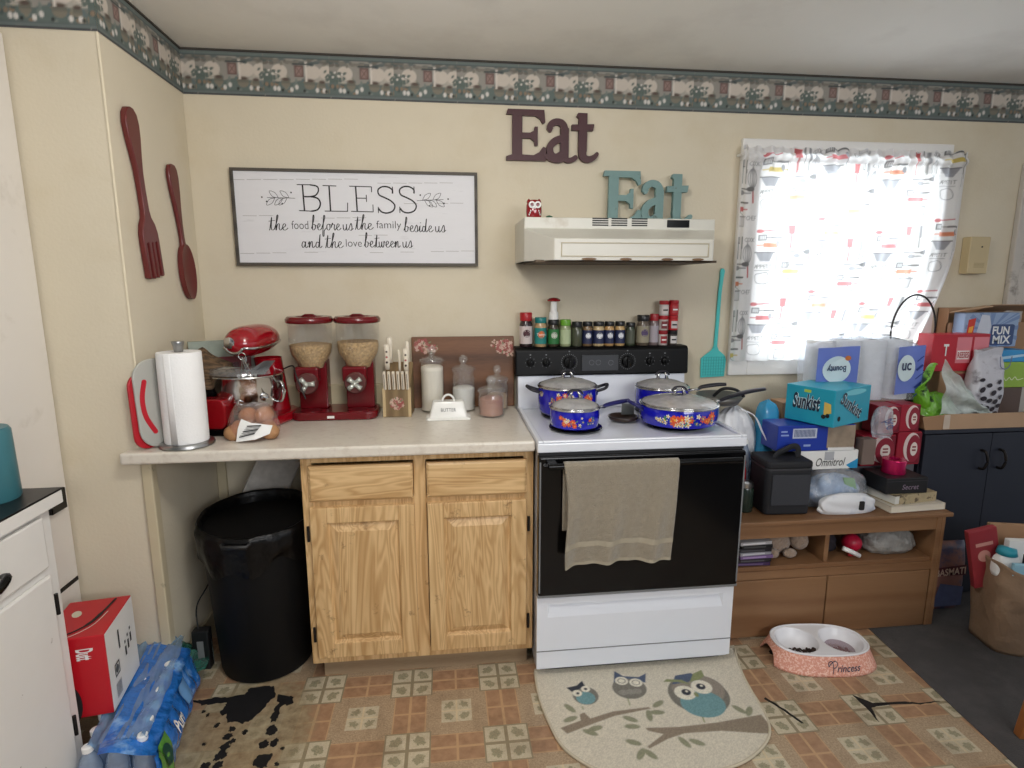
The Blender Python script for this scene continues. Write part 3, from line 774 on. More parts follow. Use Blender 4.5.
for x, z in ((.328,1.115),(.358,1.115),(.415,1.113)): m.stroke(sp2([(X(x)+cos(a)*.011, z+sin(a)*.011) for a in [i*pi/4 for i in range(8)]], 2, True), .0016, 0, 0, lambda a, b, h: (a, facep(a,1.10,.0040)[1], b), cap=0)
m.build('dial_marks', m_dial, dp)
# coil burners
m_coil = pm('black_coil', (24,22,22), .45, metal=.4, var=.2)
for x, y, r in ((.175,-.480,.100),(.175,-.245,.092),(.575,-.480,.112),(.585,-.235,.090)):
    m = MB(); m.lathe([(r*1.02,.9215),(r*1.0,.9245),(r*.93,.922),(r*.80,.914),(0,.913)], c=(X(x),Yy(y),0), n=32, caps=False)
    br = m.build('burner', m_black, st, smooth=60)
    m = MB(); sp = []
    for q in range(110):
        t = q/109; a = t*2*pi*3.6; sp.append((X(x)+cos(a)*r*(.22+.62*t), Yy(y)+sin(a)*r*(.22+.62*t), .9235))
    m.tube(sp, .0045, 6); m.build('coil', m_coil, br, smooth=180)
# oven door
m = MB().box(X(.0), Yy(-.690), .345, X(.757), Yy(-.648), .868)
od = m.build('oven_door', m_black, st, bevel=.007, seg=3)
MB().box(X(-.001), Yy(-.688), .338, X(.758), Yy(-.650), .350).build('door_trim', m_steelgrey, od, bevel=.002)
for a_ in (.0025,.7495): MB().box(X(a_),Yy(-.6915),.36,X(a_+.005),Yy(-.688),.85).build('door_edge_strip', m_steelgrey, od)
m = MB()
m.tube([(X(.03),Yy(-.717),.842),(X(.727),Yy(-.717),.842)], .011, 12)
for x in (.045,.712): m.obox((X(x),Yy(-.703),.842),(.03,.034,.018))
m.build('door_handle', m_black, od, smooth=50)
MB().text('GE', (X(.016),.836,X(.034),.846), lambda a, b: (a, Yy(-.6925), b)).build('door_mark', m_dial, od)
MB().box(X(.004),Yy(-.668),.868,X(.757),Yy(-.648),.879).build('vent_gap', m_blackm, st)
# storage drawer with moulded pull
m = MB(); x0, x1, z0, z1, yf = X(.0), X(.755), .045, .328, Yy(-.672)
m.box(x0, yf, z0, x1, yf+.02, .112)                     # lower lip
m.box(x0, yf, .112, x1, yf+.02, .250).box(x0, yf, .302, x1, yf+.02, z1).box(x0, yf, .250, x0+.04, yf+.02, .302).box(x1-.04, yf, .250, x1, yf+.02, .302)
m.box(x0+.04, yf+.014, .25, x1-.04, yf+.02, .302)
dr = m.build('storage_drawer', m_enamel, st)
m = MB(); a, b_ = x0+.04, x1-.04   # slanted recess
m.add([(a,yf,.250),(b_,yf,.250),(b_-.012,yf+.013,.298),(a+.012,yf+.013,.298)], [(0,1,2,3)]).add([(a,yf,.302),(a+.012,yf+.013,.298),(a,yf,.25)], [(0,1,2)]).add([(b_,yf,.302),(b_-.012,yf+.013,.298),(b_,yf,.25)], [(0,1,2)]).add([(a,yf,.302),(b_,yf,.302),(b_-.012,yf+.013,.298),(a+.012,yf+.013,.298)], [(0,1,2,3)])
m.build('drawer_pull', m_enamel, dr)
MB().box(x0-.001, yf-.002, .113, x1+.001, yf+.002, .116).build('crease', m_steelgrey, dr)
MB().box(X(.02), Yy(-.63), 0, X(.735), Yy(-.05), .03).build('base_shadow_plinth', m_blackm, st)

# towel over the oven handle
m_towel = pm('taupe_terry_cloth', (150, 140, 122), .95, var=.18, vs=60, bmp=1, bs=260, sheen=.4, bd=.006)
tw = thing('towel', 'taupe terry towel hanging over the oven door handle', 'towel', (.285, -.717, 0))
def tow(u, v):
    # v 0 bottom back .. over the handle .. 1 bottom front
    L = .648; s_ = v*L
    back = .24
    if s_ < back: y, z = .0135, .842-(back-s_); fr = 0
    elif s_ < back+.043:
        a = (s_-back)/.043*pi; y, z = .0135*cos(a), .842+.0145*sin(a); fr = 0
    else: y, z = -.0135, .842-(s_-back-.043); fr = (s_-back-.043)/.365
    x0, x1 = -.203+.010*fr+.008*sin(fr*5), .205-.020*fr**1.3
    x = x0+u*(x1-x0)
    if fr > 0:
        y -= (.005+.020*fr)*(.5+.5*sin(u*15+1.5*fr+.6))*min(1, fr*2)+.006*fr*sin(u*31+fr*2)
        z += (.012*sin(u*3.0+.3)*fr)+.012*fr*u
        z += .0
    else: y += .003*sin(u*14)*0
    return (x, y, z)
m = MB().grid(tow, 70, 110); tb = m.build('towel_cloth', m_towel, tw, smooth=180, solid=.005)
m = MB()
def tband(u, v):
    vv = .865+v*.03; p = tow(u, vv); return (p[0], p[1]-.0036, p[2])
m.grid(tband, 70, 3)
def them(u, v):
    vv = .982+v*.018; p = tow(u, vv); return (p[0], p[1]-.0036, p[2])
m.grid(them, 70, 2)
m.build('woven_band', pm('flat_woven_taupe', (164,155,136), .85, var=.06, vs=50, bmp=.4, bs=400), tw, smooth=180)

# ================================================================== range hood
m_hood = pm('yellowed_white_enamel', (205, 203, 193), .35, var=.03, dirt=(150,128,96), dscale=5, dlo=.62, dhi=.85)
rh = thing('range_hood', 'slim yellowed white range hood on the wall above the stove', 'range hood', (.385, 0, 1.545))
H = lambda x: x-.385
base = [(.0,0),(.0,-.30),(.09,-.45),(.70,-.45),(.772,-.30),(.772,0)]
m = MB(); zt, zm, zl = .168, .125, .078
P0 = [(H(a),b,0) for a,b in base]; P1 = [(H(a),b,zl if -.46<b<-.44 else (zm if b < -.2 else zt)) for a,b in base]
top = [(H(0),0,zt),(H(0),-.30,zt),(H(.772),-.30,zt),(H(.772),0,zt)]
v = P0+P1+top
# 0-5 base, 6-11 upper lip, 12-15 top
m.add(v, [(0,1,7,13,12),(1,2,8,7),(2,3,9,8),(3,4,10,9),(4,5,15,14,10),(7,8,9,10),(7,10,14,13),(12,13,14,15),(5,0,12,15)])
hb = m.build('canopy', m_hood, rh, bevel=.003)
for k_ in []: pass
m_slot = pm('dark_slot', (18,17,16), .7)
for x in (.268,.345,.427):
    m = MB()
    for i in range(4): m.box(H(x-.0),-.3016,.138+i*.0085,H(x+.064),-.2995,.1425+i*.0085)
    m.build('vent', m_slot, rh)
MB().box(H(.572),-.303,.134,H(.664),-.2995,.163).build('switch_panel', m_black, rh, bevel=.001)
m = MB(); x0, x1 = H(.115), H(.683)
for a in ((x0,.012,x1,.016),(x0,.060,x1,.064),(x0,.012,x0+.004,.064),(x1-.004,.012,x1,.064)): m.box(a[0],-.4525,a[1],a[2],-.449,a[3])
m.build('front_moulding', pm('aged_enamel_edge', (176,166,142), .4), rh, bevel=.001)
m = MB()
m.box(H(.03),-.40,-.006,H(.74),-.05,.002); m.build('filter', pm('greasy_filter', (86,70,52), .6, var=.3, vs=40), rh)
m = MB(); g = random.Random(2)
for x, s_ in ((.22,.05),(.36,.04),(.52,.04),(.64,.04)): m.disc((H(x),0),s_*.6,.012,lambda a,b:(a,-.4535+abs(b)*.0,b*.4+.004),10)
m.build('grease_mark', pm('brown_grease', (112,84,58), .6, var=.3, vs=60), rh)

# ================================================================== long TV bench
tvx0, tvx1, tvy0, tvy1, tvz = .800, 1.775, -.53, -.10, .515
tv = thing('media_bench', 'low brown wood-laminate bench with two open cubbies over two flat doors', 'cabinet', ((tvx0+tvx1)/2, (tvy0+tvy1)/2, .003))
cx, cy = (tvx0+tvx1)/2, (tvy0+tvy1)/2
def B(mb, x0, y0, z0, x1, y1, z1): return mb.box(x0-cx, y0-cy, z0-.003, x1-cx, y1-cy, z1-.003)
m = MB(); B(m, tvx0, tvy0, .497, tvx1+.012, tvy1, .515).build('bench_top', m_tv, tv, bevel=.004)
m = MB()
B(m, tvx0, tvy0+.012, .003, tvx0+.018, tvy1, .497); B(m, tvx1-.055, tvy0+.006, .003, tvx1-.035, tvy1, .497)
B(m, tvx1-.035, tvy0+.006, .003, tvx1-.017, tvy1, .497)
B(m, tvx0, tvy0+.02, .295, tvx1-.04, tvy1, .312); B(m, tvx0, tvy1-.012, .003, tvx1-.02, tvy1, .497)
B(m, tvx0, tvy0+.02, .440, tvx1-.04, tvy1, .455)
m.build('carcass', m_tv, tv, bevel=.002)
m = MB(); B(m, tvx0, tvy0+.010, .440, tvx1-.045, tvy0+.026, .497).build('top_rail', m_tv, tv, bevel=.002)
m = MB(); B(m, 1.238, tvy0+.03, .312, 1.258, tvy1, .44).build('divider', m_tv, tv, bevel=.002)
m = MB(); B(m, tvx0, tvy0+.008, .262, tvx1-.045, tvy0+.024, .297).build('middle_rail', m_tv, tv, bevel=.002)
for a, b_ in ((tvx0, 1.245), (1.250, tvx1-.062)):
    m = MB(); B(m, a, tvy0+.004, .006, b_, tvy0+.022, .260).build('door', m_tv, tv, bevel=.003)

# ================================================================== dark cabinet
dk = thing('dark_cabinet', 'blue-black two-door cabinet with arched pulls under the cardboard tray', 'cabinet', (2.205, -.17, .003))
m_navy = pm('blue_black_laminate', (34, 38, 50), .5, var=.08)
MB().box(-.40,-.13,0,.62,.13,.795).build('carcass', m_navy, dk, bevel=.003)
MB().box(-.41,-.155,.795,.63,.13,.815).build('cabinet_top', m_navy, dk, bevel=.003)
for a, b_, hx in ((-.398,-.067,-.112),(-.064,.30,-.020)):
    d = MB().box(a,-.150,.02,b_,-.131,.79).build('door', m_navy, dk, bevel=.002)
    m = MB(); m.tube(smooth_path([(hx,-.150,.712),(hx,-.174,.707),(hx+.006,-.182,.668),(hx,-.174,.632),(hx,-.150,.627)],5), [.006]*21, 8)
    m.build('handle', m_iron, d, smooth=60)

# ================================================================== left run: tall panel + base cabinet
tp_ = thing('tall_white_cabinet', 'tall white painted cabinet standing against the left wall', 'cabinet', (-2.0,-.757,0))
MB().box(-.4,-.145,.0,.412,.172,2.19).build('carcass', m_whitewall, tp_, bevel=.006)
m = MB().box(.412,-.14,.05,.422,.168,.463).box(.412,-.14,.475,.422,.168,2.18); m.build('door', m_whitewall, tp_, bevel=.004)
MB().box(.412,-.14,.463,.4235,.163,.475).build('door_gap', m_iron, tp_)
MB().box(.424,.060,.735,.440,.135,.805).build('catch', m_black, tp_, bevel=.003)
lc = thing('counter_cabinet', 'white painted base cabinet with a black countertop at the left edge', 'cabinet', (-1.68,-1.463,0))
m_w2 = pm('chipped_white_paint', (228,226,222), .42, var=.03, bmp=.15, bs=60, dirt=(150,140,128), dscale=30, dlo=.70, dhi=.76)
MB().box(-.17,-.5,0,.295,.490,.872).build('carcass', m_w2, lc, bevel=.004)
MB().box(-.17,-.52,.872,.320,.512,.909).build('counter_edge', m_w2, lc, bevel=.003)
MB().box(-.17,-.52,.909,.321,.513,.914).build('counter_top', pm('black_laminate', (20,20,21), .35), lc)
for z0, z1, nm in ((.715,.858,'drawer'),):
    d = MB().box(.296,-.48,z0,.308,.445,z1).build(nm, m_w2, lc, bevel=.006)
    yh = .232
    m = MB(); m.tube(smooth_path([(.308,yh-.05,z0+.06),(.328,yh-.04,z0+.062),(.333,yh,z0+.05),(.328,yh+.04,z0+.062),(.308,yh+.05,z0+.06)],4), [.006,.007,.008,.009,.009,.010,.010,.010,.011,.010,.010,.010,.009,.009,.008,.007,.006], 8); m.build('handle', m_black, d, smooth=60)
d = MB().box(.296,-.48,.06,.308,.445,.695).build('door', m_w2, lc, bevel=.006)
for z in (.231,.604): MB().tube([(.306,.452,z-.03),(.306,.452,z+.03)], .005, 8).build('hinge', m_iron, d, smooth=60)
cn = thing('canister', 'teal painted canister on the black counter at the left edge', 'canister', (-1.480,-1.03,.914))
MB().lathe([(.060,0),(.063,.006),(.060,.18),(.055,.188)], n=32).build('canister_body', pm('teal_enamel', (58,112,122), .4, var=.08), cn, smooth=40)

# ================================================================== things on the wall
# --- BLESS sign
SCR = {  # flowing hand lettering: x-height 1
 't': ([[(.05,.0),(.15,.2),(.42,2.0),(.30,.35),(.45,.0),(.7,.25)],[(.05,1.35),(.75,1.5)]], .62),
 'h': ([[(.0,.1),(.30,1.2),(.50,2.2),(.36,2.1),(.18,.0),(.38,.85),(.58,.95),(.55,.3),(.66,.0),(.9,.3)]], .82),
 'e': ([[(.0,.3),(.35,.55),(.45,.85),(.28,1.0),(.12,.55),(.22,.05),(.45,.05),(.7,.35)]], .62),
 'b': ([[(.0,.2),(.30,1.3),(.42,2.1),(.30,2.2),(.15,.3),(.30,.0),(.52,.35),(.48,.85),(.25,.8)],[(.48,.75),(.75,.6)]], .70),
 'f': ([[(.0,.2),(.35,1.4),(.50,2.1),(.36,2.2),(.22,.6),(.12,-.8),(.26,-.9),(.34,-.1),(.65,.35)]], .60),
 'o': ([[(.35,.95),(.12,.75),(.12,.2),(.32,.0),(.50,.3),(.48,.8),(.35,.95),(.75,.75)]], .66),
 'r': ([[(.0,.4),(.18,1.1),(.22,.85),(.45,.85),(.38,.3),(.48,.0),(.65,.3)]], .60),
 'u': ([[(.05,.9),(.08,.2),(.25,.0),(.45,.4),(.50,.95),(.48,.2),(.58,.0),(.8,.3)]], .78),
 's': ([[(.0,.2),(.30,1.1),(.42,.5),(.32,.0),(.05,.1)],[(.35,.05),(.6,.3)]], .55),
 'i': ([[(.05,.3),(.18,.95),(.14,.2),(.25,.0),(.45,.3)],[(.26,1.4),(.28,1.5)]], .40),
 'd': ([[(.42,.75),(.22,.9),(.08,.35),(.22,.0),(.42,.4),(.62,2.1),(.50,.3),(.60,.0),(.8,.3)]], .78),
 'a': ([[(.45,.8),(.25,.95),(.08,.4),(.20,.0),(.42,.4),(.50,.95),(.48,.2),(.58,.0),(.8,.3)]], .78),
 'n': ([[(.0,.5),(.16,.95),(.12,.0),(.30,.8),(.46,.95),(.46,.3),(.56,.0),(.8,.3)]], .78),
 'w': ([[(.05,.9),(.08,.2),(.22,.0),(.36,.4),(.40,.9),(.42,.2),(.55,.0),(.68,.4),(.70,.95),(.85,.75)]], .85),
 ' ': ([], .30)}
def script(mb, txt, x0, x1, yb, xh, fn, wt=.0026):
    tot = sum(SCR[c][1] for c in txt); k = (x1-x0)/tot; x = x0
    for c in txt:
        for s_ in SCR[c][0]:
            pts = sp2([(x+a*k, yb+b_*xh) for a, b_ in s_], 5)
            ws = [wt*(.55+.9*abs((pts[min(i+1,len(pts)-1)][1]-pts[max(i-1,0)][1]))/(1e-6+hypot(pts[min(i+1,len(pts)-1)][0]-pts[max(i-1,0)][0], pts[min(i+1,len(pts)-1)][1]-pts[max(i-1,0)][1]))) for i in range(len(pts))]
            mb.stroke(pts, ws, 0, 0, lambda a, b, h: fn(a, b), cap=0)
        x += SCR[c][1]*k
SW, SH = 1.0, .388
sg = thing('wall_sign', 'white plank sign in a dark frame reading BLESS above a line of script', 'sign', (-1.165, -.003, 1.533))
m = MB(); fw = .012
for a in ((0,0,SW,fw),(0,SH-fw,SW,SH),(0,fw,fw,SH-fw),(SW-fw,fw,SW,SH-fw)): m.box(a[0],-.026,a[1],a[2],0,a[3])
m.build('frame', wood('dark_grey_frame', (82,76,68), (58,54,50), 'x', .6, 20, 3), sg, bevel=.001)
m_plank = pm('whitewashed_planks', (224,224,228), .6, var=.03, vs=8, scale=(1,1,6), dirt=(200,200,204), dscale=8, dlo=.62, dhi=.8)
MB().box(fw,-.018,fw,SW-fw,-.004,SH-fw).build('board', m_plank, sg)
F = lambda a, b: (a, -.0185, b)
U_ = lambda px: (px-56)/932.; V_ = lambda px, py: SH*(1-((py-(72+ (px-45)*.024))/366.))
m = MB()
def q(*pts): return [(U_(x)*SW, V_(x, y)) for x, y in pts]
def st2(pts, wd, sm=False):
    p = q(*pts); m.stroke(sp2(p, 5) if sm else p, wd, 0, 0, lambda a, b, h: F(a, b), cap=0)
T, N = .0062, .0036
# B
st2([(318,138),(320,233)], T); st2([(297,136),(350,137)], N); st2([(300,233),(350,236)], N)
st2([(345,137),(372,143),(376,160),(365,176),(345,181),(322,181)], T*.9, True); st2([(345,181),(372,188),(381,208),(370,230),(345,236)], T, True)
# L
st2([(417,141),(418,236)], T); st2([(393,140),(444,142)], N); st2([(396,236),(482,238)], N); st2([(482,239),(484,205)], N)
# E
st2([(517,145),(519,238)], T); st2([(493,143),(577,146)], N); st2([(577,145),(577,166)], N); st2([(519,188),(556,189)], N); st2([(556,176),(556,203)], N); st2([(496,238),(580,241)], N); st2([(580,242),(580,213)], N)
for dx in (0, 83):
    st2([(656+dx,172),(656+dx,158),(640+dx,147),(618+dx,146),(602+dx,157),(605+dx,176),(628+dx,188),(650+dx,200),(664+dx,218),(656+dx,238),(632+dx,246),(612+dx,241),(601+dx,228)], T*.95, True)
    st2([(657+dx,146),(658+dx,172)], N); st2([(600+dx,222),(600+dx,246)], N)
# plain words
m.text('food', (U_(268),V_(300,303),U_(331),V_(300,272)), F, bold=-.01)
m.text('family', (U_(590),V_(635,314),U_(686),V_(635,276)), F, bold=-.01)
m.text('love', (U_(470),V_(500,374),U_(531),V_(500,345)), F, bold=-.01)
for t_, a, b_, yb in (('the',182,252,306),('before us',342,500,309),('the',506,576,308),('beside us',696,860,321),('and the',300,458,376),('between us',540,728,379)):
    script(m, t_, U_(a), U_(b_), V_((a+b_)/2, yb), .026, F, .0026)
def sprig(x0, y0, dx):
    st2([(x0,y0),(x0+dx*40,y0-2),(x0+dx*80,y0-12 if False else y0-3),(x0+dx*104,y0-4)], .0018, True)
    for t_, s_ in ((22,-1),(45,1),(30,1),(62,-1),(75,1)):
        bx_, by_ = x0+dx*t_, y0-2; ex, ey = bx_+dx*32, by_+s_*26
        p = q((bx_,by_),(bx_+dx*12,by_+s_*20),(ex,ey),(bx_+dx*22,by_+s_*6)); m.stroke(sp2(p+[p[0]], 4), .0018, 0, 0, lambda a, b, h: F(a, b), cap=0)
    for a_, b_ in ((125,-6),(108,12),(14,-24),(50,22)): m.disc(q((x0+dx*a_*.98, y0+b_*.9))[0], .0035, .0035, F, 8)
sprig(288,187,-1); sprig(750,200,1)
m.build('lettering', m_ink, sg)
m = MB()
for y, a, b_ in ((116,55,520),(132,600,960),(392,70,350),(398,560,960),(210,700,900),(262,380,560),(330,520,640),(250,90,200)):
    for i in range(0, b_-a, 60):
        if random.random() < .75: st2([(a+i,y),(a+i+52,y+1.2)], .0016)
m.build('plank_seams', pm('seam_grey', (158,156,154), .7), sg)

# --- Eat words: stout slab letters of one joined board each
def ribbon_plate(m, pts, W, h0, h1):
    L = len(pts); W = W if isinstance(W, list) else [W]*L; lf = []; rt = []
    for i, (a, b) in enumerate(pts):
        p0 = pts[max(i-1, 0)]; p1 = pts[min(i+1, L-1)]; tx, ty = p1[0]-p0[0], p1[1]-p0[1]; l = hypot(tx, ty) or 1
        lf.append((a-ty/l*W[i]/2, b+tx/l*W[i]/2)); rt.append((a+ty/l*W[i]/2, b-tx/l*W[i]/2))
    def cp(i, j):
        an = atan2(pts[i][1]-pts[j][1], pts[i][0]-pts[j][0]); return [(pts[i][0]+cos(an-pi/2+pi*q/8)*W[i]/2, pts[i][1]+sin(an-pi/2+pi*q/8)*W[i]/2) for q in range(1, 8)]
    n = 2*L; v = [(a, h, b) for h in (h0, h1) for a, b in lf+rt]
    f = [(i, L+i, L+i+1, i+1) for i in range(L-1)]+[(n+i, n+i+1, n+L+i+1, n+L+i) for i in range(L-1)]+[(i, i+1, n+i+1, n+i) for i in range(L-1)]+[(L+i, n+L+i, n+L+i+1, L+i+1) for i in range(L-1)]
    m.add(v, f)
    for i, j, a0, a1 in ((L-1, L-2, rt[-1], lf[-1]), (0, 1, lf[0], rt[0])):
        q = [a0]+cp(i, j)+[a1]; m.prism(q, h0, h1, 'xz')
def eat(parent, mat, H_, W_, th):
    m = MB(); k = H_/100.; kx = W_/197.
    ct_ = [0]
    def S(pts, wd):
        ct_[0] += 1; pts = [(a*kx, b*k) for a, b in pts]; e = ct_[0]*.00045; L = len(pts)
        W = wd*k if not isinstance(wd, list) else [w_*k for w_ in (wd+[wd[-1]]*L)[:L]]
        ribbon_plate(m, pts, W, -th-e, 0)
    def Pz(pts):
        ct_[0] += 1; m.prism([(a*kx, b*k) for a, b in pts], -th-ct_[0]*.00045, 0, 'xz')
    # E
    Pz([(12,8),(32,8),(32,92),(12,92)])
    Pz([(0,90),(3,100),(76,100),(78,76),(73,73),(68,82),(58,88),(30,88),(12,90)]); Pz([(0,0),(0,8),(12,12),(32,12),(55,11),(66,17),(74,28),(80,26),(80,0)])
    Pz([(30,44),(48,44),(56,38),(57,30),(63,30),(63,67),(57,67),(56,60),(48,55),(30,55)])
    # a
    S(sp2([(88,62),(88,70),(97,77),(108,77),(116,70),(117,60)], 5), [9,13,13,12,12,12,13,13,13,13,13,13,13,13,13,13,14,14,14,14,14,14,15,15,16,16][:26])
    Pz([(109,4),(126,4),(126,66),(109,66)])
    S(sp2([(114,46),(98,40),(88,28),(90,14),(100,8),(112,14)], 5), 14)
    S(sp2([(80,10),(90,4),(104,1),(116,4)], 4), 9)
    S(sp2([(117,12),(122,3),(132,3),(140,8)], 5), 10)
    # t
    Pz([(146,20),(163,20),(163,96),(144,96),(141,90),(146,86)])
    Pz([(132,62),(175,62),(177,72),(177,75),(132,73)])
    S(sp2([(154,24),(156,10),(166,5),(178,9),(184,16)], 5), [17,17,16,16,16,15,15,15,14,14,13,13,12,12,11,11,10,10,9,9,8][:21])
    Pz([(28,0),(28,8),(150,8),(150,0)]) if False else None
    return m.build('board', mat, parent)
er = thing('word_sign', 'dark maroon wooden word reading Eat, high on the wall', 'sign', (-.040, -.002, 1.976))
eat(er, pm('maroon_wood', (66,26,32), .5, var=.12, vs=20), .205, .42, .016)
et = thing('word_sign', 'weathered teal wooden word reading Eat standing on the range hood', 'sign', (.375, -.035, 1.7145))
eat(et, pm('weathered_teal_paint', (116,146,144), .6, var=.1, vs=20, dirt=(70,74,62), dscale=14, dlo=.62, dhi=.7), .222, .425, .018)
# --- owl ornament and green bauble on the hood
ow = thing('owl_figurine', 'small red ceramic owl ornament with white-ringed eyes on the range hood', 'figurine', (.052, -.20, 1.7135))
m = MB(); m.lathe([(.0,0),(.026,.001),(.030,.008),(.032,.03),(.031,.055),(.027,.068),(.016,.076),(0,.078)], n=24, sy=.8, caps=False)
for s_ in (-1, 1): m.lathe([(.010,0),(.006,.010),(0,.016)], c=(s_*.021,0,.066), n=8)
m.build('body', m_red, ow, smooth=60)
for s_ in (-1,1):
    e = MB().lathe([(.0135,0),(.0135,.003),(.008,.004),(0,.004)], c=(s_*.0115,-.0245,.055), n=18, rot=(pi/2,0,0)).build('eye_ring', m_whitep, ow, smooth=40)
    MB().lathe([(.0075,0),(.006,.0025),(0,.003)], c=(s_*.0115,-.028,.055), n=14, rot=(pi/2,0,0)).build('pupil', m_dred, e, smooth=40)
MB().lathe([(.004,0),(.002,.006),(0,.008)], c=(0,-.026,.043), n=8, rot=(pi/2+.5,0,0)).build('beak', m_whitep, ow)
m = MB()
for s_ in (-1,1):
    for i in range(3): m.disc((s_*(.016+.003*i), .032-.007*i), .002, .004, lambda a,b: (a, -.8*sqrt(max(0,.0325**2-a*a))-.0008, b), 8)
m.build('wing_marks', m_whitep, ow)
gb = thing('green_ornament', 'tiny dark green leaf-shaped ornament beside the red owl on the hood', 'ornament', (.115,-.20,1.7135))
MB().lathe([(.0,0),(.017,.0),(.018,.006),(.013,.014),(0,.018)], n=16, sy=.7).build('ornament_body', pm('deep_green_glaze', (24,84,58), .3), gb, smooth=60)

# --- wooden fork and spoon on the left wall (they hang in the yz plane at x=-1.322)
m_mar = pm('maroon_painted_wood', (98,32,32), .4, var=.12, vs=14, coat=.1)
def flatware(parent, outline, th, name, tilt, dome=.0, extra=None):
    m = MB()
    m.prism([(a, b) for a, b in outline], 0.003, .003+th, 'yz'); return m.build(name, m_mar, parent, bevel=.005, seg=3, smooth=50)
wf = thing('wall_fork', 'large maroon wooden fork hung on the left side wall', 'fork', (-1.324, -.442, 1.750), rot=(radians(7),0,0)); FS_ = .94
# local y along wall (towards the corner is +), z up
half = [(0,.29),(.018,.286),(.034,.268),(.040,.235),(.036,.19),(.024,.13),(.0165,.08),(.0145,.02),(.016,-.05),(.022,-.075),(.040,-.10),(.050,-.13),(.052,-.16)]
out = half + [(.052,-.285),(.044,-.290),(.036,-.284),(.035,-.165),(.0285,-.160),(.022,-.165),(.020,-.288),(.0125,-.292),(.005,-.286),(.004,-.165),(0,-.160),
      (-.004,-.165),(-.005,-.286),(-.0125,-.292),(-.020,-.288),(-.022,-.165),(-.0285,-.160),(-.035,-.165),(-.036,-.284),(-.044,-.290),(-.052,-.285)] + [(-a, b) for a, b in half[::-1][:-1]]
flatware(wf, [(a*1.04, b*FS_) for a, b in out], .018, 'fork_body', 0)
ws = thing('wall_spoon', 'large maroon wooden spoon hung on the left side wall beside the fork', 'spoon', (-1.324, -.165, 1.635), rot=(radians(8),0,0))
hs = [(0,.265),(.020,.262),(.034,.245),(.038,.215),(.033,.165),(.022,.11),(.014,.05),(.012,.0),(.014,-.025),(.028,-.045)]
flatware(ws, hs+[(-a, b) for a, b in hs[::-1][:-1]], .015, 'spoon_handle', 0)
m = MB()
def bowl_(u, v):
    a = u*2*pi; r = v; yy = cos(a)*.052*r; zz = -.125+sin(a)*.10*r*(1.0 if sin(a) > 0 else 1.05); 
    return (.022-.016*(1-r*r), yy*1.1, zz*1.04)
m.grid(bowl_, 28, 8, cu=True); m.add([bowl_(i/28, 1) for i in range(28)]+[(.004, *bowl_(i/28, 1)[1:]) for i in range(28)], [(i,(i+1)%28,28+(i+1)%28,28+i) for i in range(28)]+[tuple(range(28,56))])
m.build('spoon_bowl', m_mar, ws, smooth=50)

# --- fly swatter
fs = thing('fly_swatter', 'turquoise plastic fly swatter hanging on the wall left of the window', 'fly swatter', (.945,-.004,1.02))
m_tq = pm('turquoise_plastic', (78,198,196), .4, var=.04)
m = MB(); m.prism([(-.062,.0),(.055,.004),(.060,.085),(.052,.105),(.020,.130),(.010,.155),(-.004,.155),(-.015,.130),(-.050,.105),(-.066,.09)], -.006, -.002, 'xz')
m.build('paddle', m_tq, fs, bevel=.001)
m = MB().prism([(-.006,.14),(.010,.14),(.016,.40),(.022,.47),(.026,.495),(.020,.507),(.008,.507),(.004,.495),(.004,.47),(.000,.40)], -.010, -.001, 'xz').build('handle', m_tq, fs, bevel=.0015)
m = MB()
for i in range(9): m.box(-.052+i*.0125,-.0066,.010,-.0505+i*.0125,-.0058,.098)
for i in range(7): m.box(-.056,-.0066,.012+i*.014,.052,-.0058,.0132+i*.014)
m.build('mesh_lines', pm('deeper_turquoise', (30,142,142), .5), fs)
# --- door-chime box
dc = thing('chime_box', 'beige plastic box on the wall right of the curtained window', 'wall box', (2.165,-.002,1.505))
MB().box(0,-.048,0,.105,0,.172).build('housing', pm('beige_plastic', (196,178,138), .45), dc, bevel=.004)
MB().lathe([(.004,0),(.003,.003)], c=(.062,-.048,.125), n=10, rot=(pi/2,0,0)).build('button', m_blackm, dc)
m = MB()
for i in range(4): m.box(.03,-.0486,.03+i*.006,.085,-.0478,.032+i*.006)
m.build('speaker_slots', pm('brown_beige', (150,130,96), .6), dc)

# ================================================================== things on the counter
ZT = .9145
# --- paper towel on its holder
pth = thing('paper_towel_holder', 'brushed steel upright paper towel holder at the left end of the counter', 'paper towel holder', (-1.200,-.548,ZT))
MB().lathe([(.082,0),(.086,.004),(.084,.012),(.078,.015),(0,.015)], n=40).build('base_plate', m_brush, pth, smooth=40)
m = MB().lathe([(.006,.012),(.006,.318),(.014,.322),(.016,.338),(.020,.352),(.019,.356),(0,.357)], n=20, caps=False).build('post', m_brush, pth, smooth=50)
ptr = thing('paper_towel_roll', 'white paper towel roll standing on the steel holder', 'paper towel roll', (-1.200,-.548,ZT+.016))
def rollf(u, v): 
    a = u*2*pi; r = .0685+.0008*sin(a*3); return (r*cos(a), r*sin(a), v*.300)
m = MB(); m.lathe([(.020,.003),(.0685,0),(.0690,.150),(.0680,.302),(.066,.305),(.022,.305),(.020,.300),(.020,.003)], n=44, caps=False)
m_paper = pm('soft_white_paper', (240,240,240), .85, var=.02, bmp=.5, bs=140)
rb = m.build('paper', m_paper, ptr, smooth=40)
MB().grid(lambda u, v: ((.0692+.003*u)*cos(-1.9+u*.35), (.0692+.003*u)*sin(-1.9+u*.35), .002+v*.300), 8, 2).build('loose_sheet', m_paper, ptr, smooth=180, solid=.0006)

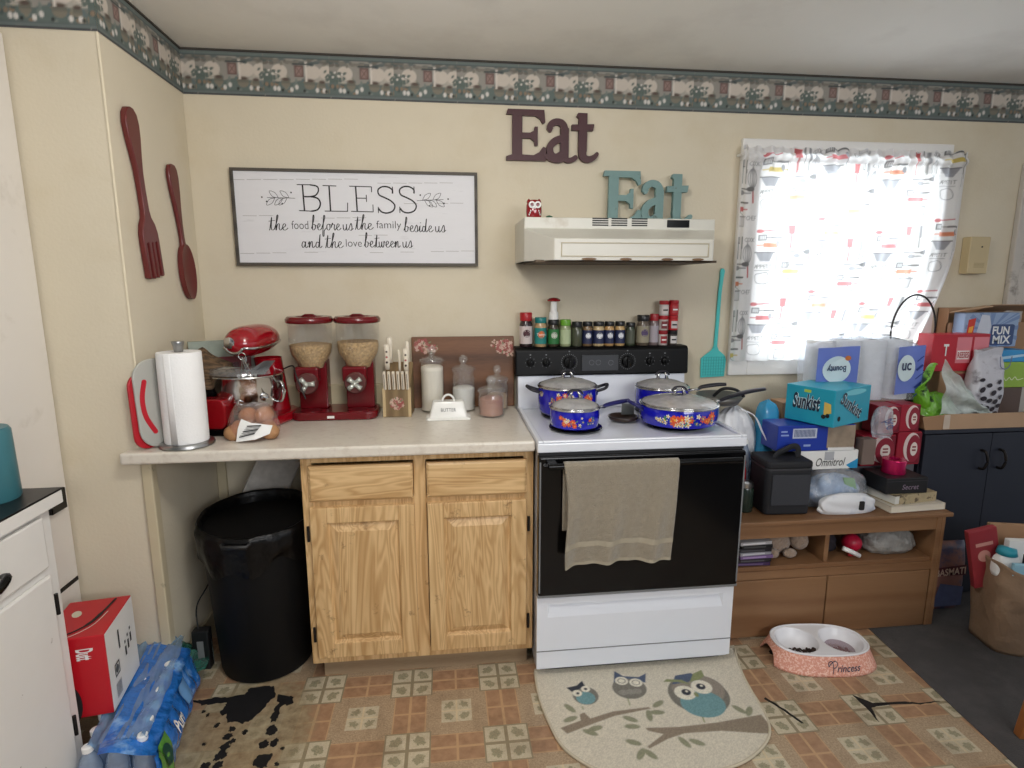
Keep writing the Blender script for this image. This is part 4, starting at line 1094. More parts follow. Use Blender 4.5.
# --- cutting boards leaning on the side wall
def board_outline(w_, h_, r): return rrect(-w_/2, 0, w_/2, h_, r, 6)
cb = thing('cutting_board', 'bright red plastic cutting board leaning in the left corner of the counter', 'cutting board', (-1.284,-.556,ZT+.002), rot=(0, radians(-2), radians(-30)))
MB().prism(board_outline(.165,.255,.045), -.010, .0, 'yz').build('board', pm('bright_red_plastic', (178,24,38), .35), cb, bevel=.003)
cb2 = thing('cutting_board', 'pale grey cutting board with a red handle slot in front of the bright red one', 'cutting board', (-1.256,-.530,ZT+.002), rot=(0, radians(-3), radians(-30)))
m = MB()
def arcb(u, v):   # bowed handle side
    return None
o_ = rrect(-.105, 0, .115, .298, .065, 8)
m.prism(o_, -.009, 0, 'yz'); m.build('board', pm('pale_grey_plastic', (176,176,170), .4), cb2, bevel=.003)
m = MB(); m.stroke(sp2([(-.070,.225),(-.084,.17),(-.080,.11),(-.055,.055)], 6), .016, 0.0003, .0016, lambda a, b, h: (h, a, b)); m.build('handle_slot', pm('bright_red_slot', (190,26,44), .4), cb2)
# --- dark lidded pot, magazine and brown basket behind the roll
mg = thing('recipe_binder', 'worn red recipe binder with pale printed pages standing in the corner', 'binder', (-1.215,-.15,ZT), rz=radians(28))
MB().box(-.115,-.02,0,.11,-.014,.255).box(-.115,.014,0,.11,.02,.255).box(-.12,-.02,0,-.113,.02,.255).build('cover', pm('faded_red_cover', (120,40,46), .5), mg, bevel=.002)
MB().box(-.112,-.013,.004,.125,.012,.32).build('pages', pm('aged_printed_pages', (150,160,150), .7, var=.35, vs=22), mg)
bk = thing('woven_basket', 'brown woven wicker basket bag behind the paper towel roll', 'basket', (-1.205,-.30,ZT))
m_wick = wood('brown_wicker', (112,88,62), (62,46,32), 'x', .8, 120, 10, .35)
m = MB()
def bsk(u, v):
    a = u*2*pi; z = .16+.130*v; r = (.098-.02*v-.06*max(0,v-.75)/.25)*(1+.03*sin(a*16+v*10)+.03*sin(v*60))
    return (r*cos(a)*1.0, r*sin(a)*.8, z-.02*cos(a)*v)
m.grid(bsk, 64, 26, cu=True); m.add([bsk(i/64,1) for i in range(64)], [tuple(range(64))]).build('weave', m_wick, bk, smooth=180)
MB().lathe([(.085,0),(.09,.01),(.09,.158),(0,.16)], n=28, sy=.8).build('pot', m_black, bk, smooth=40)
tr = thing('toaster', 'red toaster with black base half hidden behind the paper towel roll', 'toaster', (-1.155,-.415,ZT), rz=radians(-10))
m = MB().prism(rrect(-.05,.025,.058,.135,.028,6), -.03, .03, 'xz'); m.build('shell', m_red, tr, bevel=.006, seg=3, smooth=40)
MB().box(-.055,-.034,0,.062,.034,.026).build('base', m_black, tr, bevel=.005)

# --- stand mixer
mx = thing('stand_mixer', 'red stand mixer with a polished steel bowl', 'stand mixer', (-1.050,-.225,ZT), rz=radians(-16))
m_mred = pm('mixer_red_enamel', (150,12,26), .14, var=.03, coat=.6)
m = MB()   # base plate: wide horseshoe foot, front at -y
m.prism(sp2([(-.105,-.12),(-.07,-.165),(0,-.178),(.07,-.165),(.105,-.12),(.115,0),(.105,.10),(.06,.16),(0,.17),(-.06,.16),(-.105,.10),(-.115,0)], 5, True), 0, .036)
m.build('foot', m_mred, mx, bevel=.012, seg=4, smooth=50)
m = MB()   # neck
def neck(u, v):
    a = u*2*pi; z = .03+v*.22; r = .052+.012*(1-v)**2
    return (r*cos(a)*1.0, .095+r*1.05*sin(a)-.025*v**2, z)
m.grid(neck, 28, 12, cu=True).build('neck', m_mred, mx, smooth=180)
m = MB()   # head: long rounded body along y
def head(u, v):
    a = u*2*pi; y = -.150+.275*v
    env = sqrt(max(0, 1-(2*max(0,.5-v*1.6))**2.6)) if v < .3125 else sqrt(max(0, 1-((v-.3125)/.6875)**3.2))
    rx, rz_ = .068*max(env, .02), .066*max(env, .02)
    s_ = sin(a); return (rx*cos(a)*(1 if s_ > -.2 else .97), y, .318+rz_*(s_ if s_ > 0 else s_*.78)+.012*v)
m.grid(head, 36, 30, cu=True); m.add([head(i/36,0) for i in range(36)], [tuple(range(36))])
m.build('head', m_mred, mx, smooth=180)
m = MB()
def band(u, v):
    t = .02+u*.9; side = 1
    return None
for s_ in (-1,1):
    pts = []
    for i in range(20):
        v = .04+.84*i/19; a = -0.28 if s_ > 0 else pi+.28; p = head(a/(2*pi) % 1, v); pts.append((p[0]+s_*.0015, p[1], p[2]))
    m.tube(pts, .0055, 8)
m.tube([ (head(((-.28+ (-(pi-.56))*i/14) / (2*pi)) % 1, .04)) for i in range(15)], .006, 8)
m.build('chrome_band', m_chrome, mx, smooth=180)
m = MB(); m.lathe([(.0,0),(.021,.0),(.021,.004),(.017,.006),(0,.006)][1:], c=(-.012,-.144,.330), n=24, rot=(pi/2,0,0)); hub = m.build('attachment_hub', m_chrome, mx, smooth=40)
MB().text('mixer', (-.026,.326,.002,.334), lambda a, b: (a, -.1648, b)).build('badge_text', m_ink, hub) if False else None
MB().lathe([(.013,0),(.012,.030),(.006,.034),(.005,.07)], c=(0,-.075,.215), n=16).build('beater_shaft', m_chrome, mx, smooth=50)
m = MB()   # bowl
m.lathe([(.050,.0),(.060,.004),(.058,.016),(.095,.034),(.116,.075),(.126,.125),(.129,.165),(.133,.168),(.131,.172),(.125,.167),(.121,.125),(.110,.075),(.088,.040),(0,.034)], c=(0,-.075,.036), n=48, caps=False)
bw_ = m.build('bowl', m_chrome, mx, smooth=60)
MB().tube(smooth_path([(.124,-.08,.18),(.150,-.085,.178),(.156,-.085,.14),(.142,-.082,.105),(.114,-.078,.105)],5), [.009]*21, 8, flat=.4).build('bowl_handle', m_chrome, bw_, smooth=180)
m = MB().lathe([(.126,.209),(.134,.214),(.128,.232),(.100,.240),(.075,.241)], c=(-.004,-.07,0), n=40, caps=False, a0=pi*.75, a1=pi*1.9); m.build('pouring_shield', film('smoky_clear_plastic', (226,228,230), .15, .1, .1, 10, .35), mx, smooth=60)
MB().add([(.065,-.15,.232),(.128,-.155,.268),(.132,-.09,.262),(.080,-.06,.222),(.068,-.14,.214),(.085,-.09,.208)], [(0,1,2,3),(4,0,3,5),(4,1,0),(3,2,5),(4,5,2,1)]).build('pouring_chute', m_steelgrey, mx)
MB().tube(smooth_path([(.05,.10,.2),(.12,.05,.22),(.16,.0,.19),(.20,-.01,.10)],6), .003, 6).build('cord', m_blackm, mx, smooth=60)
ms = thing('measuring_spoons', 'bunch of shiny steel measuring spoons hung on the front of the red mixer', 'measuring spoons', (-1.050,-.395,1.02), rz=radians(14))
m = MB()
for i, (dx, r, l, tilt) in enumerate(((-.012,.026,.135,-.05),(.010,.020,.110,.15),(.026,.016,.135,.40))):
    top_ = Vector((.0,0,.175)); bot = Vector((dx+tilt*.10, -.004*i-.004, .175-l)); 
    m2 = MB(); m2.tube([top_, (top_+bot)/2+Vector((0,-.004,0)), bot], .0035, 6, flat=.5)
    m2.lathe([(0,-r*.6),(r*.6,-r*.45),(r*.9,-r*.15),(r,.0)], c=tuple(bot-Vector((0,-.0,r))), n=18, rot=(-pi/2-.3,0,0), caps=False)
    m2.build('spoon', m_chrome, ms, smooth=60)
MB().tube([(cos(a)*.012, -.006, .180+sin(a)*.012) for a in [i*pi/8 for i in range(16)]], .0014, 6, closed=True).build('ring', m_chrome, ms, smooth=180)

# --- bag of potatoes in front of the mixer
pb_ = thing('potato_bag', 'clear bag of small brown potatoes with a white printed label, in front of the mixer', 'bag of potatoes', (-1.0,-.475,ZT), rz=radians(-4))
m_pot = pm('brown_potato_skin', (172,128,88), .7, var=.15, vs=30, bmp=.3, bs=60)
g = random.Random(4)
for i, (x, y, z, a) in enumerate(((-.05,0,.035,.3),(.0,.02,.035,1.2),(.045,.005,.033,.2),(-.02,.0,.080,.8),(.03,.012,.078,2.4),(-.058,-.03,.025,1.5),(.0,-.035,.028,.1),(.06,-.025,.03,1.0))):
    m = MB(); m.lathe([(0,-.036),(.018,-.031),(.029,-.012),(.030,.010),(.020,.030),(0,.037)], n=16, caps=False, c=(x,y,z), rot=(pi/2+g.uniform(-.3,.3),0,a))
    m.build('potato', m_pot, pb_, smooth=180)
m = MB()
def pbag(u, v):
    a = u*2*pi; z = .002+.118*v; r = .092*(1-.35*v**2.5)*(1-.25*(1-v)**6)*(1+.05*sin(a*3+v*4)+.03*sin(a*9+v*6))
    return (r*cos(a)*1.0, r*sin(a)*.66-.012*(1-v), z)
m.grid(pbag, 60, 20, cu=True); m.add([pbag(i/60,1) for i in range(60)], [tuple(range(60))]); m.build('bag_film', film('amber_clear_bag', (246,226,214), .10, .12, .8, 40, .35), pb_, smooth=180)
m = MB(); lab = [(-.035,.004),(.03,.012),(.075,.028),(.082,.055),(.015,.068),(-.02,.082),(-.03,.05)]
m.add([(a, -.064-.004*sin(b*60)+a*a*3.2-.018*(1-b/.08), b) for a, b in lab], [tuple(range(7))])
lb = m.build('label', m_whitep, pb_)
m = MB()
for i in range(7): m.stroke([(-.022+.004*i,.030+i*.006-.008),(.03+.003*i,.034+i*.004)], .0016 if i % 3 else .004, 0, 0, lambda a, b, h: (a, -.066-.004*sin(b*60)+a*a*3.2-.018*(1-b/.08), b), cap=0)
m.build('label_print', m_ink, lb)

# --- double cereal dispenser
cdp = thing('cereal_dispenser', 'dark red double cereal dispenser with two clear canisters of oat cereal', 'cereal dispenser', (-.765,-.165,ZT))
m = MB(); m.prism(rrect(-.170,-.085,.170,.095,.04,6), 0, .034); m.build('base', m_dred, cdp, bevel=.008, seg=3)
m_oats = pm('oat_cereal', (186,156,112), .85, var=.7, vs=110, bmp=1, bs=90, bd=.01)
for sx_ in (-.097,.092):
    m = MB(); m.prism(rrect(sx_-.052,.034,sx_+.062,.235,.008,3), -.0, .075, 'xz'); m.build('column', m_dred, cdp, bevel=.005)
    m = MB(); m.box(sx_-.058,-.055,.150,sx_+.040,.0,.215).build('spout_housing', m_dred, cdp, bevel=.010, seg=3)
    m = MB(); m.lathe([(.043,0),(.043,.02),(.038,.026)], c=(sx_-.004,-.055,.150), n=28, rot=(pi/2,0,0)).build('portion_wheel', pm('smoky_wheel', (98,60,58), .2), cdp, smooth=40)
    m = MB()
    c = (sx_-.004,-.082,.150)
    for i in range(3 if sx_ < 0 else 4):
        a = (2.2 if sx_ < 0 else .78)+i*(2*pi/3 if sx_ < 0 else pi/2)
        m.tube([c, (c[0]+cos(a)*.020, c[1]-.006, c[2]+sin(a)*.018), (c[0]+cos(a)*.034, c[1]-.004, c[2]+sin(a)*.028)], [.010,.009,.012], 10)
    m.lathe([(.012,0),(.010,.012),(0,.014)], c=(c[0],c[1],c[2]), n=14, rot=(pi/2,0,0))
    m.build('turn_knob', pm('pale_metallic_knob', (196,200,192), .2, metal=.5), cdp, smooth=180)
    cc = (sx_+.003,.010,0)
    m = MB(); m.lathe([(.050,.205),(.058,.225),(.080,.262),(.086,.290),(.086,.392)], c=cc, n=40, caps=False); m.build('canister', m_glass, cdp, smooth=60)
    m = MB(); m.lathe([(0,.200),(.046,.206),(.055,.228),(.077,.264),(.082,.290),(.082,.300 if sx_ < 0 else .312),(.05,.306),(.0,.312)], c=cc, n=32, caps=False); m.build('cereal', m_oats, cdp, smooth=60)
    m = MB(); m.lathe([(.088,.388),(.093,.392),(.094,.404),(.086,.414),(.055,.414),(.050,.408),(0,.408)], c=cc, n=40, caps=False); ld = m.build('lid', m_dred, cdp, smooth=50)
    MB().tube([(cc[0]-.035,cc[1],.410),(cc[0]-.015,cc[1],.420),(cc[0]+.015,cc[1],.420),(cc[0]+.035,cc[1],.410)], .007, 8, flat=.6).build('lid_grip', m_dred, ld, smooth=180)
    MB().lathe([(.042,.034),(.042,.037),(0,.037)], c=(sx_,-.04,0), n=28).build('drip_ring', m_dred, cdp, smooth=40)
MB().box(-.026,-.0862,.010,.002,-.0848,.020).build('mark', m_whitep, cdp)

# --- knife block
kb = thing('knife_block', 'wooden knife block with a flower print and cream-handled knives', 'knife block', (-.512,-.155,ZT), rz=radians(-4))
m_kb = wood('olive_wood', (140,118,84), (112,90,62), 'z', .55, 40, 3)
m_kl = pm('light_edge_wood', (196,172,132), .5)
m = MB().prism([(-.055,0),(.055,0),(.055,.20),(-.055,.13)][:0] or [(-.060,0),(.065,0),(.065,.215),(-.060,.125)], -.055, .055, 'yz')
kbb = m.build('block', m_kb, kb, bevel=.002)
for s_ in (-1,1): MB().box(s_*.052-.006,-.0615,.001,s_*.052+.006,-.058,.124).build('light_edge', m_kl, kb)
m_fl = [pm('dusty_red_flower', (158,84,80), .7), pm('pale_pink_flower', (206,176,160), .7), pm('sage_leaf', (120,128,96), .7)]
g = random.Random(9)
def bouquet(mb, cx_, cz_, R_, n, fn, sz=.011):
    n = int(n*1.8); sz *= .72
    for i in range(n):
        a = g.uniform(0,2*pi); r = R_*sqrt(g.random()); k = g.choice((0,0,1,1,2)); p = (cx_+cos(a)*r, cz_+sin(a)*r*.9)
        e = i*.00004
        f2 = lambda a_, b_, e=e: (lambda q_: (q_[0], q_[1]-e, q_[2]))(fn(a_, b_))
        if k == 2: mb.disc(p, sz*.9, sz*.35, f2, 8, 2, a)
        else: mb.flower(p, sz*g.uniform(.7,1.15), f2, 6, k)
m = MB(); bouquet(m, 0, .058, .026, 26, lambda a, b: (a, -.0606, b)); m.build('flower_print', m_fl, kbb)
m_cream = pm('cream_knife_handle', (226,216,198), .4)
m_dot = pm('rivet_dark', (60,42,38), .5)
def knife(x, y, z, l, w_, tilt, rosette=False, nm='steak_knife'):
    k_ = thing_part(nm, kb, (x, y, z), (tilt, 0, 0))
    return k_
for i in range(6):
    x = -.046+i*.0184 if True else 0
    m = MB(); m.obox((x,-.066,.155),(.0115,.014,.078),(.20,0,0)); h_ = m.build('steak_knife', m_cream, kb, bevel=.003)
    MB().obox((x,-.0735,.150),(.0016,.003,.066),(.20,0,0)).build('seam', m_dot, h_)
for x, y, z, l, w_, ros in ((-.042,-.01,.245,.105,.022,1),(-.036,.03,.27,.11,.022,0),(.006,.01,.225,.095,.010,0),(.036,-.015,.232,.100,.021,1),(.038,.03,.262,.09,.014,0)):
    m = MB(); pts = [(x,y,z-l/2),(x,y-.002,z-l/4),(x+.001,y-.004,z),(x,y-.004,z+l/4),(x-.002,y-.002,z+l/2-.008),(x-.004,y,z+l/2)]
    m.tube(pts, [w_*.45,w_*.5,w_*.46,w_*.52,w_*.6,w_*.3], 12, flat=.6, up=(0,1,0)); h_ = m.build('kitchen_knife', m_cream, kb, smooth=180)
    if ros:
        for dz in (-.022,.0,.022): MB().lathe([(.005,0),(.004,.002),(0,.002)], c=(x,y-w_*.36-.001,z+dz), n=10, rot=(pi/2,0,0)).build('rivet', m_dot if dz else m_fl[0], h_)

# --- serving board behind the jars
sb = thing('serving_board', 'long wooden serving board with painted pink flowers leaning on the backsplash', 'serving board', (-.235,-.042,ZT), rot=(radians(-2.5),0,0))
MB().box(-.225,-.010,0,.225,.006,.315).build('board', wood('acacia_wood', (122,82,54), (82,52,32), 'x', .45, 14, 8, .1), sb, bevel=.004)
m = MB(); f3 = lambda a, b: (a, -.0106, b)
bouquet(m, -.175, .275, .034, 34, f3, .012); bouquet(m, -.135, .262, .022, 12, f3, .010); bouquet(m, .18, .270, .034, 34, f3, .013); bouquet(m, .205, .245, .022, 12, f3, .010); bouquet(m, .14,.285,.02,8,f3,.009)
m.build('flower_print', m_fl, sb)

# --- glass jars
m_flour = pm('flour', (236,230,218), .95, var=.02, bmp=.4, bs=60)
m_sugar = pm('sugar', (232,232,230), .9, var=.03, bmp=.4, bs=300)
m_choc = pm('pinkish_cocoa_powder', (176,132,116), .95, var=.1, bmp=.5, bs=120)
m_oat2 = pm('pale_oats', (188,164,138), .95, var=.2, vs=80)
def jar(loc, r, h, fill, fmat, label):
    j = thing('glass_jar', label, 'jar', loc, group=None)
    MB().lathe([(r*.88,0),(r,.006),(r,h*.84),(r*.93,h*.92),(r*.95,h),(r*.90,h),(r*.88,h*.93),(r*.95,h*.83),(r*.95,.008)], n=36, caps=False).build('glass', m_glass, j, smooth=50)
    MB().lathe([(0,.006),(r*.93,.008),(r*.94,h*fill-.004),(r*.7,h*fill+.003),(0,h*fill)], n=32, caps=False).build('contents', fmat, j, smooth=50)
    m = MB().lathe([(r*1.02,h+.001),(r*1.06,h+.006),(r*1.02,h+.016),(r*.75,h+.022),(r*.30,h+.028),(r*.22,h+.034),(r*.36,h+.044),(r*.40,h+.056),(r*.25,h+.068),(0,h+.071)], n=32, caps=False)
    m.build('lid', film('lid_glass', (250,250,248), .08, .05, gloss=.32), j, smooth=180)
    return j
jar((-.372,-.110,ZT), .050, .212, .93, m_flour, 'tallest glass canister, full of white flour, in front of the serving board')
jar((-.238,-.110,ZT), .050, .172, .60, m_sugar, 'medium glass canister just over half full of white sugar')
jar((-.092,-.105,ZT), .047, .125, .55, m_oat2, 'lidded glass jar of pale oats at the back, nearest the stove')
jar((-.128,-.232,ZT), .053, .100, .78, m_choc, 'short glass jar of pinkish brown powder in front of the others')
# --- butter dish
bd = thing('butter_dish', 'white enamel butter dish lettered BUTTER with a loop handle', 'butter dish', (-.306,-.255,ZT))
m_wen = pm('white_enamel', (238,238,234), .3, var=.02, coat=.2)
m = MB().prism(rrect(-.090,-.045,.090,.045,.012), 0, .008).prism(rrect(-.086,-.042,.086,.042,.012), .008, .011); m.build('tray', m_wen, bd, bevel=.002)
m = MB(); lo, hi = rrect(-.078,-.036,.078,.036,.012), rrect(-.064,-.028,.064,.028,.014); n = len(lo)
m.add([(a,b,.011) for a,b in lo]+[(a,b,.068) for a,b in hi]+[(a*.94,b*.9,.073) for a,b in hi], [(i,(i+1)%n,n+(i+1)%n,n+i) for i in range(n)]+[(n+i,n+(i+1)%n,2*n+(i+1)%n,2*n+i) for i in range(n)]+[tuple(range(2*n,3*n))])
bl = m.build('cover', m_wen, bd, smooth=40)
MB().tube([(cos(a)*.024, 0, .070+sin(a)*.028) for a in [i*pi/10 for i in range(11)]], .0045, 10).build('loop_handle', m_wen, bl, smooth=180)
MB().text('BUTTER', (-.030,.034,.030,.048), lambda a, b: (a, -.0365+(b-.011)*(.008/.057)-.0006, b), spacing=1.1).build('lettering', pm('grey_lettering', (90,90,92), .6), bl)
# ================================================================== spices on the stove back
ZS = 1.1845
def spice(x, r, h, label, glass_c, cap_c, lab_c=None, cap_h=.022, sq=False, txt=None, y=-.062, z=ZS, accent=None, group=None, cat='spice jar', fill=.9, clear=True):
    s_ = thing('spice_jar', label, cat, (x, y, z), group=group)
    n = 4 if sq else 20
    hb_ = h-cap_h
    prof = [(r*.92,0),(r,.003),(r,hb_*.86),(r*.86,hb_*.95),(r*.82,hb_)]
    MB().lathe(prof, n=20).build('bottle', pm('spice_'+str(glass_c), glass_c, .25, var=.25, vs=120, coat=.3), s_, smooth=40)
    MB().lathe([(r*.93,hb_),(r*.95,hb_+.002),(r*.95,h-.003),(r*.88,h)], n=20).build('cap', pm('cap_'+str(cap_c), cap_c, .35), s_, smooth=40)
    if lab_c:
        m = MB(); m.lathe([(r*1.012,hb_*.12),(r*1.012,hb_*.80)], n=24, caps=False); l_ = m.build('label', pm('label_'+str(lab_c), lab_c, .5), s_, smooth=60)
        R_ = r*1.035; f = lambda a, b: (R_*sin(a/R_), -R_*cos(a/R_), b)
        f_hi = lambda a, b: ((R_+.0012)*sin(a/R_), -(R_+.0012)*cos(a/R_), b)
        if accent:
            m = MB(); [m.disc((0,hb_*.52), r*.58*q, hb_*.15*q, (lambda a, b, q=q: ((R_+.0006*(1-q))*sin(a/R_), -(R_+.0006*(1-q))*cos(a/R_), b)), 20) for q in (1,.7,.4)]; m.build('emblem', pm('emblem_'+str(accent), accent, .5), l_)
        if txt:
            m = MB(); m.text(txt, (-r*.8,hb_*.44,r*.8,hb_*.58), f_hi); m.build('label_text', m_ink if sum(lab_c) > 330 and not (accent and sum(accent) < 200) else m_whitep, l_)
    return s_
SPB = 'dark-labelled spice jars in the middle of the row'
spice(.041,.0285,.150,'red-capped seasoning salt jar, first in the spice row above the stove',(44,30,34),(168,26,34),(200,188,186),.036,txt=None,accent=(70,28,38))
spice(.106,.0270,.128,'teal-capped seasoning jar with an orange emblem, second in the spice row',(180,150,110),(20,120,118),(30,126,120),.024,txt='Tonys',accent=(214,110,50))
spice(.164,.0255,.118,'green-labelled black-capped seasoning jar under the white shaker',(60,52,40),(22,22,24),(40,112,56),.022,txt=None,accent=(190,196,180))
ws_ = thing('salt_shaker', 'white shaker with a red flip lid standing on the green-labelled jar', 'shaker', (.164,-.062,ZS+.1185))
MB().lathe([(.021,0),(.022,.003),(.020,.030),(.015,.034),(.0145,.078)], n=20).build('shaker_body', m_whitep, ws_, smooth=40)
MB().lathe([(.015,.078),(.025,.080),(.026,.086),(.016,.094),(0,.096)], n=20, sx=1.15).build('lid', m_red, ws_, smooth=40)
spice(.218,.0250,.118,'lime-green-capped seasoning jar, fourth in the spice row',(150,160,120),(108,168,50),(176,190,150),.026,txt=None)
spice(.270,.0240,.108,'black-capped jar of dull olive herbs right of the lime-green cap',(72,76,58),(22,22,24),None,.024)
for x, c, lb_ in ((.318,(120,96,66),'black-capped navy-label spice jar with a white disc beside the olive herb jar'),(.369,(200,176,130),'widest of the navy-label spice jars with a white disc'),(.418,(190,150,96),'navy-label spice jar with a white disc just right of the widest one'),(.467,(196,162,108),'navy-label spice jar with a white disc, last of its kind to the right')):
    spice(x, .0225 if x != .369 else .0258, .108, lb_, c, (20,20,22), (34,42,78), .020, accent=(226,228,232), group='navy-label spice jars with white discs', txt=None)
spice(.516,.0215,.103,'slim jar of dark green leaves with a black cap right of the navy labels',(58,66,48),(24,24,24),(80,84,70),.020)
spice(.574,.0290,.135,'square-shouldered black-capped pepper jar with a purple emblem',(96,84,72),(20,20,22),(150,142,120),.026,accent=(84,66,104),txt=None)
spice(.625,.0210,.140,'red-capped jar with a grey and violet label left of the stacked tins',(120,104,104),(160,32,40),(168,160,168),.030,txt=None)
def tin(x, z, label, cap_c, body_c, lab_c, h=.066, y=-.062, txt='SPICE'):
    s_ = thing('spice_tin', label, 'spice tin', (x, y, z)); r = .0215
    MB().lathe([(r*.95,0),(r,.002),(r,h*.72),(r*.95,h*.74)], n=20).build('tin_body', pm('tin_'+str(body_c), body_c, .35), s_, smooth=40)
    MB().lathe([(r*.98,h*.74),(r,h*.76),(r,h*.97),(r*.9,h)], n=20).build('cap', pm('tincap_'+str(cap_c), cap_c, .35), s_, smooth=40)
    R_ = r*1.015; f = lambda a, b: (R_*sin(a/R_), -R_*cos(a/R_), b)
    m = MB(); m.grid(lambda u, v: f(-.016+.032*u, h*.12+h*.5*v), 8, 1); l_ = m.build('label', pm('tinlab_'+str(lab_c), lab_c, .5), s_)
    MB().grid(lambda u, v: (lambda a, b: ((R_+.0008)*sin(a/R_), -(R_+.0008)*cos(a/R_), b))(-.011+.022*u, h*(.32+.10*v)), 8, 1).build('label_bar', m_ink if sum(lab_c) > 400 else m_whitep, l_)
for i, (lb_, c, b_, l_) in enumerate((('bottom tin of the left stack of spice tins, red label',(150,28,36),(190,180,176),(150,30,40)),('middle tin of the left stack of spice tins',(176,34,42),(186,176,170),(120,40,46)),('top tin of the left stack of spice tins, pale label',(170,30,38),(196,190,186),(214,204,200)))):
    tin(.668, ZS+i*.0665, lb_, c, b_, l_)
for i, (lb_, c, b_, l_) in enumerate((('black-capped bottom tin of the right stack of spice tins',(24,22,22),(60,52,50),(214,210,206)),('red and white middle tin of the right stack of spice tins',(172,30,38),(190,40,46),(206,196,194)),('red-capped top tin of the right stack of spice tins',(168,28,36),(180,36,44),(176,60,64)))):
    tin(.714, ZS+i*.0675, lb_, c, b_, l_)

# ================================================================== cookware
m_blue = pm('cobalt_enamel', (22,24,170), .12, var=.06, coat=.5)
m_rim = m_chrome
m_hnd = pm('black_bakelite', (30,28,38), .35)
m_hndb = pm('dark_blue_handle', (34,34,96), .3)
m_lidg = film('pot_lid_glass', (226,224,216), .50, .06, gloss=.30)
m_pf = [pm('orange_red_petal', (214,84,40), .4), pm('white_petal', (226,222,206), .4), pm('leaf_green_paint', (72,128,84), .4), pm('teal_paint', (44,96,150), .4), pm('yellow_centre', (232,184,70), .4)]
def pot_flowers(mb, R_, z0, h, a0, n, seed, big):
    g = random.Random(seed)
    for i in range(n):
        u = a0+g.uniform(-.80,.80); v = z0+h*g.uniform(-.26,.26)*(1-.4*abs(u-a0)); e = .0006+i*.00003
        k = g.choice((0,0,1,1,2,3,3)); s_ = big*g.uniform(.5,1.0)
        fn = lambda a, b, e=e: ((R_(b)+e)*sin(a/R_(z0)), -(R_(b)+e)*cos(a/R_(z0)), b)
        c = (u*R_(z0), v)
        if k == 2: mb.disc(c, s_*.7, s_*.3, fn, 8, 2, g.uniform(0,3))
        else: mb.flower(c, s_*(1.25 if k == 0 else .8), fn, 7 if k == 0 else 5, k, None); mb.disc(c, s_*.28, s_*.28, lambda a, b, e=e+.0004: ((R_(b)+e)*sin(a/R_(z0)), -(R_(b)+e)*cos(a/R_(z0)), b), 8, 4)
def cookpot(name, label, cat, loc, r, h, handle, lid=True, flow=18, rz=0, knob='arch', fa=0, big=.011, belly=.06):
    p = thing(name, label, cat, loc, rz=rz)
    Rf = lambda z: r*(.93+belly*sin(min(1, max(0, z/h))*pi*.85)+.02*(z/h))
    prof = [(0,.0),(r*.80,.0),(r*.88,.006)]+[(Rf(h*q/10), h*q/10) for q in range(1, 11)]
    prof += [(Rf(h)+.004,h+.001),(Rf(h)+.004,h+.005),(Rf(h)-.004,h+.003),(Rf(h)-.005,h*.5),(r*.8,.01),(0,.008)]
    MB().lathe(prof, n=56, caps=False).build('pot_body', m_blue, p, smooth=50)
    MB().lathe([(Rf(h)+.0045,h+.0005),(Rf(h)+.0065,h+.003),(Rf(h)+.0045,h+.0065),(Rf(h)-.003,h+.0065)], n=56, caps=False).build('steel_rim', m_rim, p, smooth=180)
    m = MB(); pot_flowers(m, Rf, h*(.66 if flow == 44 else .52), h, fa, flow, int(r*1000), big); m.build('flower_print', m_pf, p)
    if lid:
        R0 = Rf(h)
        m = MB().lathe([(R0*.97,h+.008),(R0*.9,h+.016),(R0*.6,h+.028),(R0*.25,h+.034),(.012,h+.035)], n=48, caps=False); l_ = m.build('lid', m_lidg, p, smooth=180)
        MB().lathe([(R0*1.00,h+.006),(R0*1.01,h+.0085),(R0*.99,h+.011),(R0*.975,h+.009)], n=56, caps=False).build('lid_rim', m_rim, l_, smooth=180)
        m = MB()
        for s_ in (-1,1): m.tube([(s_*.020,0,h+.034),(s_*.017,0,h+.052),(s_*.010,0,h+.060)], [.009,.005,.005], 10)
        m.build('knob_post', m_chrome, l_, smooth=180)
        MB().tube(smooth_path([(-.030,0,h+.052),(-.016,0,h+.066),(.016,0,h+.066),(.030,0,h+.052)],5), .0055, 10, flat=.7).build('lid_handle', m_hnd if knob == 'arch' else m_chrome, l_, smooth=180)
    R0 = Rf(h)
    if handle == 'loops':
        for s_ in (-1,1):
            m = MB().tube(smooth_path([(s_*R0*.98,-.028,h-.018),(s_*(R0+.034),-.030,h-.006),(s_*(R0+.050),0,h+.004),(s_*(R0+.034),.030,h-.006),(s_*R0*.98,.028,h-.018)],5), .0065, 10)
            m.build('side_handle', m_hnd, p, smooth=180)
            MB().lathe([(.014,0),(.010,.006),(0,.007)], c=(s_*R0*.93,-R0*.34,h-.022), n=16, rot=(pi/2,0,s_*.9)).build('rivet', m_chrome, p, smooth=40)
    else:
        a, L_, up_, mat_ = handle      # direction, length, rise, material
        d = Vector((cos(a), sin(a), 0))
        b0 = d*(R0-.002)+Vector((0,0,h-.016))
        MB().tube([b0, b0+d*.022+Vector((0,0,.006)), b0+d*.05+Vector((0,0,up_*.28))], [.012,.009,.010], 12, flat=.6).build('handle_bracket', m_chrome, p, smooth=180)
        pts = smooth_path([b0+d*.045+Vector((0,0,up_*.25)), b0+d*(L_*.4)+Vector((0,0,up_*.62)), b0+d*(L_*.75)+Vector((0,0,up_*.92)), b0+d*L_+Vector((0,0,up_))], 5)
        MB().tube(pts, [.009+.004*sin(min(1,i/(len(pts)-1)*1.05)*pi*.8) for i in range(len(pts))], 12, flat=.65).build('long_handle', mat_, p, smooth=180)
    return p
ZK = .929
